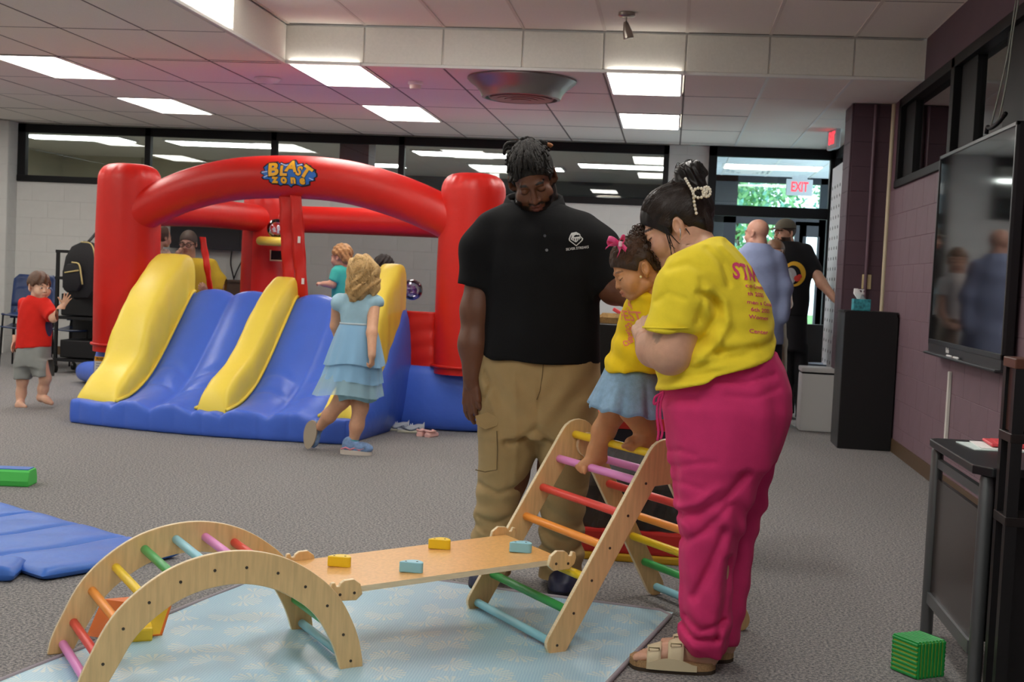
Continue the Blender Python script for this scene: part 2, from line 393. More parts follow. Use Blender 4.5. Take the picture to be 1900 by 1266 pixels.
# pilaster beside the entry
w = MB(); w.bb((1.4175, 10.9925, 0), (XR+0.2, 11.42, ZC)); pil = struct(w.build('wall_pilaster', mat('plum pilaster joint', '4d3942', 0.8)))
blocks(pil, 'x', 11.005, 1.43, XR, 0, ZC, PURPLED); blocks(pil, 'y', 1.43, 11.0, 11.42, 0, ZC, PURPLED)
# ------------------------------------------------------------------ window bands
def window_band_x(n, xs, z0, z1, Y, glass, fw=0.05, lab=None):
    fr = MB(); fr.bb((xs[0], Y-0.03, z1-0.1), (xs[-1], Y+0.05, z1)); fr.bb((xs[0], Y-0.04, z0), (xs[-1], Y+0.06, z0+0.075))
    fr.bb((xs[0], Y-0.03, z0), (xs[0]+0.1, Y+0.05, z1)); fr.bb((xs[-1]-0.06, Y-0.03, z0), (xs[-1], Y+0.05, z1))
    for x in xs[1:-1]: fr.bb((x-0.035, Y-0.03, z0), (x+0.035, Y+0.05, z1))
    o = struct(fr.build('window_%d' % n, BLACKF, bevel=0.004))
    for a, b in zip(xs[:-1], xs[1:]):
        p = MB(); p.bb((a+0.03, Y+0.005, z0+0.06), (b-0.03, Y+0.011, z1-0.09)); p.build('pane', glass, o)
    return o
window_band_x(1, [-7.82, -6.2, -4.665, -3.147, -1.62, -0.085], 2.055, ZC-0.01, YB, GLASS)
# right wall clerestory
fr = MB(); z0, z1 = 2.04, ZC
YW = [10.66, 8.72, 6.9, 4.6, 2.0]
fr.bb((XR-0.02, 2, z1-0.07), (XR+0.1, 10.66, z1)); fr.bb((XR-0.035, 2, z0), (XR+0.1, 10.66, z0+0.06))
for y in YW: fr.bb((XR-0.02, y-0.05, z0), (XR+0.1, y+0.05, z1))
fr.bb((XR+0.02, 8.62, z0), (XR+0.1, 8.2, z1)); fr.bb((XR+0.02, 10.2, z0), (XR+0.1, 10.6, z1)); fr.bb((XR+0.02, 7.5, z0), (XR+0.1, 7.0, z1))
wr = struct(fr.build('window_2', BLACKF, bevel=0.004))
for a, b in zip(YW[1:], YW[:-1]):
    p = MB(); p.bb((XR+0.05, a+0.04, z0+0.05), (XR+0.056, b-0.04, z1-0.06)); p.build('pane', GLASSD, wr)
# dim room behind the clerestory
d = MB(); d.bb((XR+1.6, 0, 0), (XR+1.7, 12, 3.0)); d.bb((XR+0.2, 0, 2.95), (XR+1.7, 12, 3.05)); d.bb((XR+0.2, 0, 1.9), (XR+1.7, 12, 1.95)); struct(d.build('wall_next_room', mat('dim grey paint', '8b7f78', 0.8)))
d = MB(); d.bb((XR+0.9, 9.2, 1.95), (XR+0.93, 9.24, 2.95)); struct(d.build('trim_3', GRIDM))
# ------------------------------------------------------------------ entry: glazed screen at the back right, vestibule beyond, daylight outside
ED = mat('dark entry frame', '20242a', 0.4)
e = MB(); Y = YB
e.bb((0.36, Y-0.05, 2.64), (XR, Y+0.06, ZC)); e.bb((0.36, Y-0.05, 0), (0.45, Y+0.06, ZC)); e.bb((1.69, Y-0.05, 0), (XR, Y+0.06, ZC)); e.bb((0.45, Y-0.045, 1.98), (1.69, Y+0.05, 2.1))
door1 = struct(e.build('door_1', BLACKF, bevel=0.004))
p = MB(); p.bb((0.44, Y+0.0, 2.09), (1.7, Y+0.006, 2.65)); p.build('pane', GLASS, door1)
p = MB(); p.bb((0.44, Y+0.0, 0.05), (0.56, Y+0.006, 1.99)); p.build('pane', GLASS, door1)
# glazed side of the entry
e = MB()
for y in (11.46, 12.5, 13.5, 14.7): e.bb((XR-0.02, y-0.045, 0), (XR+0.06, y+0.045, ZC))
for z in (0.04, 0.9, 1.98, ZC-0.05): e.bb((XR-0.02, 11.42, z-0.045), (XR+0.06, 14.75, z+0.045))
d2 = struct(e.build('door_2', BLACKF, bevel=0.004))
p = MB(); p.bb((XR+0.02, 11.46, 0.05), (XR+0.026, 14.7, 2.7)); p.build('pane', GLASS, d2)
# vestibule
YV = 18.6
v = MB(); v.bb((0.2, YB+0.2, ZC), (3.6, YV, ZC+0.06)); v.bb((0.15, YB+0.2, 0), (0.22, 15.6, ZC)); v.bb((0.15, 16.9, 0), (0.22, YV, ZC)); vest = struct(v.build('ceiling_vestibule', mat('vestibule white', 'd5dade', 0.7)))
v = MB()
for x in (0.637, 1.2455, 1.854, 2.4625): v.bb((x-0.012, YB+0.2, ZC-0.004), (x+0.012, YV, ZC))
for k in range(4): v.bb((0.2, 15.6+k*0.9-0.01, ZC-0.004), (3.6, 15.6+k*0.9+0.01, ZC))
v.build('ceiling_grid', GRIDM, vest)
a, b = fl(1345, 307, ZC), fl(1515, 318, ZC)
t = thing('ceiling_light', 'long lit troffer in the vestibule ceiling above the exit sign', 'light', ((a[0]+b[0])/2, (a[1]+b[1])/2, ZC), 'ceiling troffer lights')
v = MB(); v.bb((a[0], a[1]-0.3, ZC-0.012), (b[0], a[1]+0.3, ZC-0.004)); v.build('diffuser', EMITC, t)
v = MB(); v.bb((a[0]-0.03, a[1]-0.33, ZC-0.008), (b[0]+0.03, a[1]+0.33, ZC-0.001)); v.build('frame', GRIDM, t)
t = thing('ceiling_diffuser', 'square white air diffuser in the vestibule ceiling', 'vent', (0.9, 17.6, ZC))
for k in range(4):
    v = MB(); s_ = 0.3-0.07*k; c = (0.95, 17.7, ZC-0.012-0.008*k)
    for sx, sy in ((1, 0), (-1, 0), (0, 1), (0, -1)): v.box((c[0]+sx*s_, c[1]+sy*s_, c[2]), (0.03 if sx else 2*s_, 0.03 if sy else 2*s_, 0.012))
    v.build('louver', GRIDM, t)
# outer glazed wall of the vestibule
e = MB()
def V_(px): return at(px, 400, YV)[0]
zt = at(1450, 341, YV)[2]; zs = at(1450, 395, YV)[2]; zb = at(1450, 410, YV)[2]
e.bb((0.1, YV-0.05, zt), (3.6, YV+0.05, ZC)); e.bb((0.1, YV-0.05, zb-0.06), (3.6, YV+0.05, zb+0.04))
for px, w_ in ((1345, 0.16), (1448, 0.03), (1484, 0.06), (1538, 0.14)): e.bb((V_(px)-w_, YV-0.05, 0), (V_(px)+w_, YV+0.05, ZC if w_ > 0.1 else zb))
e.bb((0.1, YV-0.05, 0), (3.6, YV+0.05, 0.25)); e.bb((V_(1484), YV-0.05, 0.25), (V_(1498), YV+0.05, zb)); e.bb((V_(1522), YV-0.05, 0.25), (V_(1540), YV+0.05, zb)); e.bb((V_(1484), YV-0.05, at(1500, 440, YV)[2]), (V_(1540), YV+0.05, zb)); e.bb((V_(1484), YV-0.05, 0.25), (V_(1540), YV+0.05, 0.62))
d3 = struct(e.build('door_3', ED, bevel=0.004))
p = MB(); p.bb((0.12, YV-0.003, 0.05), (3.6, YV+0.003, ZC-0.03)); p.build('pane', GLASS, d3)
p = MB(); p.bb((V_(1484)+0.02, YV-0.07, 0.9), (V_(1484)+0.06, YV-0.05, 1.3)); p.build('door_handle', mat('steel', 'b9b9b6', 0.3, metal=1), d3)
# rooms beyond the back window band
NW = mat('cream paint', 'b5ae93', 0.8); DW = mat('slate paint', '3a434b', 0.8)
n = MB(); n.bb((XL, YB+0.2, ZC), (0.15, Y1, ZC+0.06)); cn = struct(n.build('ceiling_next_room', TILE))
n = MB(); n.bb((XL, 19.3, 0), (-6.1, 19.4, ZC)); n.bb((XL, YB, 0), (XL+0.1, 19.3, ZC)); wn = struct(n.build('wall_next_room_back', NW))
n = MB()
for x in (-8.2, -7.2): n.bb((x-0.015, 19.28, 0), (x+0.015, 19.3, ZC))
n.build('joint_cover', mat('dim strip', '8f886f', 0.8), wn)
n = MB(); n.bb((-6.1, Y1-0.05, 0), (0.15, Y1, ZC)); n.bb((-6.15, 19.3, 0), (-6.05, Y1, ZC)); n.bb((0.1, YB+0.2, 0), (0.16, Y1, ZC)); struct(n.build('wall_hall_back', DW))
n = MB(); n.bb((-3.95, YB+0.25, 0), (-3.6, YB+0.6, ZC)); struct(n.build('wall_hall_pier', mat('oxblood paint', '4a2a2e', 0.6)))
# far window band of the hall
n = MB(); n.bb((-4.6, 20.8, 2.35), (0.1, 20.95, 2.47)); n.bb((-4.6, 20.8, 1.7), (0.1, 20.95, 1.8))
for x in (-4.6, -3.0, -1.55, 0.05): n.bb((x-0.06, 20.8, 1.7), (x+0.06, 20.95, 2.47))
w4 = struct(n.build('window_4', BLACKF))
n = MB(); n.bb((-4.6, 20.9, 1.75), (0.1, 20.93, 2.4)); n.build('pane', mat('dusky blue pane', '2f5364', 0.25, emit=('31586b', 0.35)), w4)
for k, (x0, x1, y_) in enumerate(((-8.5, -7.1, 16.2), (-6.55, -5.3, 16.4), (-3.35, -2.05, 16.6), (-1.3, -0.1, 17.6), (-2.9, -1.6, 18.4), (-5.2, -4.0, 18.8))):
    t = thing('ceiling_light', ('lit troffer of the room behind the leftmost window pane', 'lit troffer behind the second pane of the window band', 'lit troffer behind the window band left of the man', 'lit troffer behind the window band right of the man', 'far lit troffer behind the window band by the man', 'far lit troffer in the hall behind the red arch')[k], 'light', ((x0+x1)/2, y_, ZC), 'ceiling troffer lights')
    n = MB(); n.bb((x0, y_-0.28, ZC-0.03), (x1, y_+0.28, ZC-0.022)); n.build('diffuser', EMITC, t)
    n = MB(); n.bb((x0-0.03, y_-0.31, ZC-0.026), (x1+0.03, y_+0.31, ZC-0.001)); n.build('frame', GRIDM, t)
# outside: pavement, lawn and trees
g = MB(); g.bb((-14, YV+0.1, -0.2), (26, 60, -0.03)); tag(g.build('lawn', mat('lawn', '5f8f4a', 0.9, noise=(3, 0.3))), kind='structure')
LEAF = [mat('leaf %d' % i, c, 0.7) for i, c in enumerate(('8fc486', 'b0dca0', '84bfae'))]
def tree(name, lab, x, y, h, r, k):
    t = thing(name, lab, 'tree', (x, y, 0), 'trees outside the entry')
    m = MB(); m.tube([(x, y, -0.05), (x+0.1, y, h*0.4), (x-0.05, y+0.1, h*0.8)], [0.18, 0.13, 0.06], 8); m.build('trunk', mat('bark', '5b4a3a', 0.9), t)
    V = []; F = []; rg = np.random.default_rng(k)
    for i in range(7000):
        d = rg.normal(size=3); d /= np.linalg.norm(d); q = np.array([x, y, h*0.62])+d*np.array([r, r, h*0.42])*(rg.random()**0.4)
        u = rg.normal(size=3); u /= np.linalg.norm(u); w_ = np.cross(u, d); w_ /= np.linalg.norm(w_)+1e-9; s_ = 0.085
        b0 = len(V); V += [q-u*s_, q+w_*s_*.5, q+u*s_, q-w_*s_*.5]; F.append((b0, b0+1, b0+2, b0+3))
    o = link('foliage', mesh('foliage', V, np.array(F), LEAF, fm=rg.integers(0, 3, len(F))), t); o['kind'] = 'stuff'
tree('leafy_tree', 'leafy green tree seen through the entry left of the exit sign', 1.2, 28, 6.0, 1.7, 1)
tree('leafy_tree', 'leafy green tree seen through the entry behind the exit sign', 4.9, 33, 8.0, 1.7, 2)
tree('leafy_tree', 'leafy green tree seen through the entry at its right edge', 8.4, 36, 8.0, 1.7, 3)
tree('leafy_tree', 'leafy green tree outside the glazed side of the entry', 9.0, 25, 6.5, 1.9, 4)
# ================================================================== CLIMBING SET (frame: s along, t across, z up)
def sp(s, t, z): return (0.814*s-0.581*t, 0.581*s+0.814*t, z)
def wood(name, c, edge=False):
    m = bpy.data.materials.new(name); m.use_nodes = True; nt = m.node_tree; b = nt.nodes['Principled BSDF']; b.inputs['Roughness'].default_value = 0.38
    tc = nt.nodes.new('ShaderNodeTexCoord'); mp = nt.nodes.new('ShaderNodeMapping'); mp.inputs['Scale'].default_value = (30, 30, 3.0) if not edge else (8, 8, 90)
    n = nt.nodes.new('ShaderNodeTexNoise'); n.inputs['Scale'].default_value = 3; n.inputs['Detail'].default_value = 6
    r = nt.nodes.new('ShaderNodeValToRGB'); a, z = r.color_ramp.elements; base = lin(c)
    a.position = 0.3; a.color = tuple(v*0.86 for v in base)+(1,); z.position = 0.7; z.color = tuple(min(1, v*1.06) for v in base)+(1,)
    nt.links.new(tc.outputs['Object'], mp.inputs[0]); nt.links.new(mp.outputs[0], n.inputs['Vector']); nt.links.new(n.outputs['Fac'], r.inputs[0]); nt.links.new(r.outputs[0], b.inputs['Base Color'])
    return m
WOOD = wood('birch plywood face', 'e3bd84'); WEDGE = wood('birch plywood edge', 'f0dcb4', True)
RC = {k: mat('painted rung '+k, c, 0.35) for k, c in dict(pink='e58fd0', red='e2483f', orange='f59a3c', yellow='f3cf2a', green='3ea557', blue='93cfe0').items()}
SCREW = mat('screw hole', '4a4036', 0.5, metal=0.4)
def board(out, t0, t1, name, parent):
    n = len(out); V = [sp(p[0], t0, p[1]) for p in out]+[sp(p[0], t1, p[1]) for p in out]
    F = [tuple(range(n)), tuple(range(2*n-1, n-1, -1))]+[(i, (i+1) % n, n+(i+1) % n, n+i) for i in range(n)]
    me = mesh(name, V, F, [WOOD, WEDGE], fm=[0, 0]+[1]*n)
    bm = bmesh.new(); bm.from_mesh(me); bmesh.ops.recalc_face_normals(bm, faces=bm.faces); bm.to_mesh(me); bm.free()
    o = link(name, me, parent); md = o.modifiers.new('bevel', 'BEVEL'); md.width = 0.003; md.segments = 2; md.limit_method = 'ANGLE'; md.angle_limit = math.radians(50); return o
def screws(parent, pts, t, sgn):
    for (s, z) in pts:
        m = MB(); a = np.array(sp(s, t, z)); b = np.array(sp(s, t+sgn*0.0015, z)); m.tube([a, b], 0.0045, 10); o = m.build('screw', SCREW, parent)
# ---- arch
ARC = [(0.703, 0.03), (0.733, 0.094), (0.785, 0.188), (0.854, 0.256), (0.94, 0.308), (1.037, 0.334), (1.13, 0.336), (1.225, 0.313), (1.311, 0.266), (1.382, 0.203), (1.437, 0.110), (1.464, 0.027)]
arch = thing('arch_climber', 'wooden rainbow arch climber with coloured rungs on the shell mat', 'climber', sp(1.085, 3.83, 0))
cl = spline([(0.69, -0.03)]+ARC+[(1.472, -0.03)], 60); out_o, out_i = [], []
for i in range(60):
    tg = cl[min(i+1, 59)]-cl[max(i-1, 0)]; tg /= np.linalg.norm(tg); nr = np.array([-tg[1], tg[0]]); f_ = i/59
    hw = 0.032+0.017*math.sin(PI*f_)**0.7
    o_, i_ = cl[i]+nr*hw, cl[i]-nr*hw
    out_o.append((o_[0], max(o_[1], 0.0))); out_i.append((i_[0], max(i_[1], 0.0)))
def dedupe(L):
    R = []
    for p in L:
        if not R or math.hypot(p[0]-R[-1][0], p[1]-R[-1][1]) > 0.004: R.append(p)
    return R
aout = dedupe([p for p in out_o])+dedupe([p for p in out_i][::-1])
board(aout, 3.60, 3.616, 'side_panel', arch); board(aout, 4.044, 4.06, 'side_panel', arch)
CYC = ['pink', 'red', 'orange', 'yellow', 'green', 'blue']
for k, (s, z) in enumerate(ARC):
    m = MB(); m.rod(sp(s, 3.612, z), sp(s, 4.048, z), 0.0135, 16); m.build('rung', RC[CYC[k % 6]], arch, smooth='auto')
screws(arch, ARC, 3.60, -1)
# ---- triangle
tri = thing('climbing_triangle', 'wooden climbing triangle with rainbow rungs the small child stands on', 'climber', sp(2.53, 3.81, 0))
FR = [(2.521, 0.634), (2.457, 0.545), (2.392, 0.44), (2.327, 0.336), (2.263, 0.233), (2.2, 0.13), (2.143, 0.03)]
BK = [(2.608, 0.55), (2.668, 0.447), (2.728, 0.343), (2.788, 0.24), (2.848, 0.137), (2.91, 0.035)]
def leg_outline(p0, p1, hw, r1, sg=1):
    a = np.array(p0); b = np.array(p1); d = (b-a)/np.linalg.norm(b-a); n = np.array([-d[1], d[0]]); o = []
    c = b-n*(r1-hw)*sg
    for k in range(15):
        ang = PI/2-(PI+0.75)*k/14; o.append(tuple(c+r1*(math.sin(ang)*n*sg+math.cos(ang)*d)))
    o.append(tuple(b-n*hw*sg-d*r1*1.15)); o.append(tuple(b-n*hw*sg-d*r1*1.6))
    for k in range(9):
        ang = -PI/2-PI*k/8; q = a+hw*(math.sin(ang)*n*sg+math.cos(ang)*d); o.append((q[0], max(q[1], 0.0)))
    return dedupe(o)
fo = leg_outline((2.146, 0.034), (2.505, 0.632), 0.042, 0.078, 1); bo = leg_outline((2.91, 0.036), (2.575, 0.60), 0.038, 0.045, -1)
for t0 in (3.52, 4.085):
    board(fo, t0, t0+0.018, 'front_leg', tri); t2 = t0+0.02 if t0 < 3.8 else t0-0.02
    board(bo, t2, t2+0.018, 'back_leg', tri)
FC = ['yellow', 'pink', 'red', 'orange', 'yellow', 'green', 'blue']
for k, (s, z) in enumerate(FR):
    m = MB(); m.rod(sp(s, 3.534, z), sp(s, 4.09, z), 0.0145, 16); m.build('rung', RC[FC[k]], tri, smooth='auto')
for k, (s, z) in enumerate(BK):
    m = MB(); m.rod(sp(s, 3.552, z), sp(s, 4.07, z), 0.0145, 16); m.build('rung', RC[FC[k+1]], tri, smooth='auto')
screws(tri, FR[1:], 3.52, -1)
# ---- bridge board with grips
br = thing('bridge_board', 'wooden bridge board with yellow and blue grips between arch and triangle', 'climber', sp(1.8, 3.83, 0.2))
def zb_(s): return 0.222+(s-1.40)*0.055
V = [sp(s, t, zb_(s)+dz) for dz in (0, 0.018) for t in (3.635, 4.03) for s in (1.40, 2.215)]
F = [(0, 1, 3, 2), (4, 6, 7, 5), (0, 4, 5, 1), (2, 3, 7, 6), (0, 2, 6, 4), (1, 5, 7, 3)]
me = mesh('deck', V, F, [wood('honey plywood', 'e0ac68'), WEDGE], fm=[0, 0, 1, 1, 1, 1]); link('deck', me, br)
def bracket(s0, t0, t1, flip):
    pts = [(-0.05, -0.012), (-0.042, 0.02), (-0.02, 0.036), (0.01, 0.034), (0.022, 0.026), (0.026, 0.017), (0.036, 0.017), (0.04, 0.03), (0.052, 0.028), (0.056, 0.01), (0.05, -0.012), (0.03, -0.028), (-0.03, -0.03)]
    o = [(s0+flip*p[0], zb_(s0)+0.012+p[1]) for p in pts]
    board(o, t0, t1, 'bracket', br)
    screws(br, [(s0-0.022*flip, zb_(s0)+0.006), (s0+0.024*flip, zb_(s0)+0.004)], t0, -1)
for (s0, fl_) in ((1.452, -1), (2.205, 1)):
    bracket(s0, 3.617, 3.634, fl_); bracket(s0, 4.031, 4.047, fl_)
def grip(px, py, c):
    P = fl(px, py, 0.26); s = 0.814*P[0]+0.581*P[1]; t = -0.581*P[0]+0.814*P[1]; z0 = zb_(s)+0.018
    pts = []
    for k in range(28):
        a = 2*PI*k/28; x = 0.038*math.cos(a); y = 0.021*math.sin(a)*(1+0.4*math.cos(a))+0.014*(1-math.cos(a)**2)-0.006; pts.append((x, y))
    m = MB(); ca, sa = math.cos(-0.5), math.sin(-0.5)
    q = [(s+ca*p[0]-sa*p[1], t+sa*p[0]+ca*p[1]) for p in pts]
    m.prism(q, lambda p: sp(p[0], p[1], z0), lambda p: sp(p[0], p[1], z0+0.034)); o = m.build('grip', RC[c], br, smooth='auto', bevel=0.004)
    for k in (-1, 1):
        d = MB(); c0 = (s+k*0.016, t-k*0.008); d.tube([sp(c0[0], c0[1], z0+0.033), sp(c0[0], c0[1], z0+0.0348)], 0.0035, 8); adopt(d.build('screw', SCREW), o)
grip(630, 1044, 'yellow'); grip(815, 1023, 'yellow'); grip(763, 1060, 'blue'); grip(965, 1036, 'blue')
# ================================================================== MATS
def shell_mat():
    m = bpy.data.materials.new('shell print mat'); m.use_nodes = True; nt = m.node_tree; b = nt.nodes['Principled BSDF']; b.inputs['Roughness'].default_value = 0.32
    N = lambda t: nt.nodes.new('ShaderNode'+t); L = nt.links.new
    def M_(op, a, b_=None):
        n = N('Math'); n.operation = op
        for i, v in enumerate((a, b_)):
            if v is None: continue
            if isinstance(v, (int, float)): n.inputs[i].default_value = v
            else: L(v, n.inputs[i])
        return n.outputs[0]
    tc = N('TexCoord'); vo = N('TexVoronoi'); vo.voronoi_dimensions = '2D'; vo.inputs['Scale'].default_value = 6.0; vo.inputs['Randomness'].default_value = 0.55
    L(tc.outputs['Object'], vo.inputs['Vector'])
    sc = N('VectorMath'); sc.operation = 'SCALE'; L(tc.outputs['Object'], sc.inputs[0]); sc.inputs['Scale'].default_value = 1.0
    su = N('VectorMath'); su.operation = 'SUBTRACT'; L(tc.outputs['Object'], su.inputs[0]); L(vo.outputs['Position'], su.inputs[1])
    sx = N('SeparateXYZ'); L(su.outputs[0], sx.inputs[0])
    sc2 = N('SeparateColor'); L(vo.outputs['Color'], sc2.inputs[0]); ang0 = M_('MULTIPLY', sc2.outputs[0], 6.28)
    an = M_('ADD', M_('ARCTAN2', sx.outputs[1], sx.outputs[0]), ang0)
    rr = M_('SQRT', M_('ADD', M_('MULTIPLY', sx.outputs[0], sx.outputs[0]), M_('MULTIPLY', sx.outputs[1], sx.outputs[1])))
    rib = M_('GREATER_THAN', M_('SINE', M_('MULTIPLY', an, 16.0)), -0.1)
    fan = M_('LESS_THAN', M_('COSINE', an), 0.6)
    inr = M_('LESS_THAN', rr, M_('ADD', 0.066, M_('MULTIPLY', 0.004, M_('SINE', M_('MULTIPLY', an, 16.0)))))
    ring = M_('GREATER_THAN', rr, 0.004)
    k = M_('MULTIPLY', M_('MULTIPLY', rib, fan), M_('MULTIPLY', inr, ring))
    nz = N('TexNoise'); nz.inputs['Scale'].default_value = 4; L(tc.outputs['Object'], nz.inputs['Vector'])
    wv = N('TexWave'); wv.inputs['Scale'].default_value = 34; wv.inputs['Distortion'].default_value = 3; wv.inputs['Detail'].default_value = 3; L(tc.outputs['Object'], wv.inputs['Vector'])
    rp = N('ValToRGB'); rp.color_ramp.elements[0].color = lin('8fc0da')+(1,); rp.color_ramp.elements[1].color = lin('bcdce6')+(1,)
    L(M_('MULTIPLY', M_('ADD', nz.outputs['Fac'], wv.outputs['Fac']), 0.5), rp.inputs[0])
    mx = N('Mix'); mx.data_type = 'RGBA'; L(M_('MULTIPLY', k, 0.55), mx.inputs[0]); L(rp.outputs[0], mx.inputs[6]); mx.inputs[7].default_value = lin('e2e6dc')+(1,)
    L(mx.outputs[2], b.inputs['Base Color'])
    bp = N('Bump'); bp.inputs['Strength'].default_value = 0.06; bp.inputs['Distance'].default_value = 0.003; L(wv.outputs['Fac'], bp.inputs['Height']); L(bp.outputs[0], b.inputs['Normal'])
    return m
ma_ = math.atan2(-0.206, 0.926); ux = np.array([math.cos(ma_), math.sin(ma_)]); uy = np.array([-ux[1], ux[0]])
FRc = np.array([0.076, 4.736]); W_, L_ = 1.56, 2.1
mt = thing('play_mat', 'pale blue folding play mat printed with cream seashells under the climbers', 'mat', (FRc[0]-0.7, FRc[1]-0.8, 0))
def mp_(a, b, z): q = FRc-ux*a-uy*b; return (q[0], q[1], z)
m = MB(); nu, nv = 40, 50; V = []; F = []
for j in range(nv+1):
    for i in range(nu+1):
        a, b = W_*i/nu, L_*j/nv
        z = 0.007+0.0012*math.sin(a*9+b*3)+0.001*math.sin(b*14-a*5)
        for c_ in (0.39, 0.78, 1.17): z -= 0.003*math.exp(-((a-c_)/0.012)**2)
        V.append(mp_(a, b, z))
for j in range(nv):
    for i in range(nu): q = j*(nu+1)+i; F.append((q, q+1, q+nu+2, q+nu+1))
link('printed_top', mesh('printed_top', V, np.array(F), shell_mat(), smooth=True), mt)
c_ = 0.05; bord = [(c_, 0), (W_-c_, 0), (W_, c_), (W_, L_-c_), (W_-c_, L_), (c_, L_), (0, L_-c_), (0, c_)]
m = MB(); m.tube([mp_(a, b, 0.006) for a, b in bord], 0.008, 8, closed=True); m.build('grey_binding', mat('grey binding', '9a959c', 0.8), mt, smooth=True)
VB = mat('blue vinyl mat', '3f72cc', 0.42, noise=(5, 0.06), bump=(18, 0.25))
VBD = mat('blue vinyl seam', '2a4f9a', 0.4)
bm_ = thing('folding_mat', 'blue vinyl folding gym mat lying open at left by the arch', 'mat', fl(60, 1010))
P0, P1 = fl(79, 1062, 0.04), fl(4, 1034, 0.04); Q0 = fl(235, 998, 0.04)   # near corner, far-left of the near panel, far-right
dl = (Q0-P1); dl[2] = 0; dl /= np.linalg.norm(dl); dw = np.array([-dl[1], dl[0], 0.0])
pw = float(np.dot(P1-P0, dw)); 
base = P0-dw*0 - dl*0.0
print('folding mat panel', pw, P0, P1, Q0)
len_ = 0.62
def pillow(name, o, a, b, h, m, parent):
    """puffed flat panel spanned by a and b from corner o"""
    V = []; F = []; n = 14
    for side in (1, -1):
        for j in range(n+1):
            for i in range(n+1):
                u, v = 0.5-0.5*math.cos(PI*i/n), 0.5-0.5*math.cos(PI*j/n); e = min(1, 15*min(u, 1-u))*min(1, 12*min(v, 1-v)); e = e**0.3
                V.append(o+a*u+b*v+np.array([0, 0, h/2+side*h/2*e+(0.0035*math.sin(9*u+7*v)*e if side > 0 else 0)]))
    k = (n+1)**2
    for s_ in (0, 1):
        for j in range(n):
            for i in range(n):
                q = s_*k+j*(n+1)+i; f_ = (q, q+1, q+n+2, q+n+1); F.append(f_ if s_ == 0 else f_[::-1])
    return link(name, mesh(name, V, F, m, smooth=True), parent)
PW = 0.335
o0 = P0.copy(); o0[2] = 0.0
for k in range(6):
    pillow('panel', o0+dw*(PW*k+0.004*k)-dl*0.02*k*0, dl*len_, dw*PW, 0.045, VB, bm_)
m = MB()
for k in range(1, 6): q = o0+dw*(PW*k+0.004*k-0.002); m.tube([q+np.array([0, 0, 0.012]), q+dl*len_+np.array([0, 0, 0.012])], 0.006, 6)
m.build('hinge_seam', VBD, bm_)
t = thing('vinyl_cushion', 'blue vinyl mat corner at the left edge beside the arch', 'mat', fl(-20, 1090))
pillow('cover', fl(28, 1082, 0)*np.array([1, 1, 0])-np.array([0.42, 0.05, 0]), np.array([0.42, 0.04, 0]), np.array([-0.05, 0.20, 0]), 0.055, VB, t)
# foam beam
t = thing('balance_beam', 'green foam balance beam with blue top at the left edge', 'balance beam', fl(20, 900)); GR = mat('green foam', '4cc455', 0.5); 
a = fl(52, 905); d = fl(0, 903)-a; d /= np.linalg.norm(d); n_ = np.array([-d[1], d[0], 0])*-1
prof = [(-0.07, 0), (0.07, 0), (0.075, 0.03), (0.06, 0.075), (0.045, 0.085), (-0.045, 0.085), (-0.06, 0.075), (-0.075, 0.03)]
a2 = a+n_*0.075
m = MB(); m.loft([[tuple(a2+d*s_+n_*p[0]+np.array([0, 0, p[1]])) for p in prof] for s_ in (0, 0.008, 0.5, 1.1)]); m.build('foam_body', GR, t, bevel=0.006)
m = MB(); m.loft([[tuple(a2+d*s_+n_*p[0]+np.array([0, 0, p[1]])) for p in ((-0.045, 0.084), (0.045, 0.084), (0.045, 0.089), (-0.045, 0.089))] for s_ in (0.01, 1.1)]); m.build('top_strip', mat('blue foam strip', '3f6fc0', 0.5), t)
# orange and yellow soft block under the arch
t = thing('soft_block', 'orange and yellow soft foam block lying under the arch', 'foam block', fl(200, 1200))
OR = mat('orange vinyl', 'e8782c', 0.45, bump=(30, 0.2)); YE = mat('yellow vinyl', 'e8c22e', 0.45, bump=(30, 0.2))
Yo = 3.86
q = [at(160, 1195, Yo), at(212, 1206, Yo-0.02), at(236, 1118, Yo+0.05), at(190, 1112, Yo+0.06)]
q = [np.array(v) for v in q]; q[0][2] = max(q[0][2], 0.012); q[1][2] = 0.012
dv = np.array([0.12, 0.09, 0.0])
V = q+[v+dv for v in q]
link('orange_face', mesh('orange_face', V, [(0, 1, 2, 3), (3, 2, 6, 7), (0, 3, 7, 4), (4, 7, 6, 5), (0, 4, 5, 1)], OR), t)
link('yellow_face', mesh('yellow_face', [V[1]+0.001, V[5], V[6], V[2]], [(0, 1, 2, 3)], YE), t)
for o in t.children:
    md = o.modifiers.new('thick', 'SOLIDIFY'); md.thickness = 0.006
pp = fl(248, 1190); m = MB(); m.box((pp[0], pp[1], 0.03), (0.11, 0.07, 0.045), Matrix.Rotation(0.5, 3, 'Z') @ Matrix.Rotation(0.1, 3, 'X'), ch=0.008); m.build('yellow_flap', YE, t)
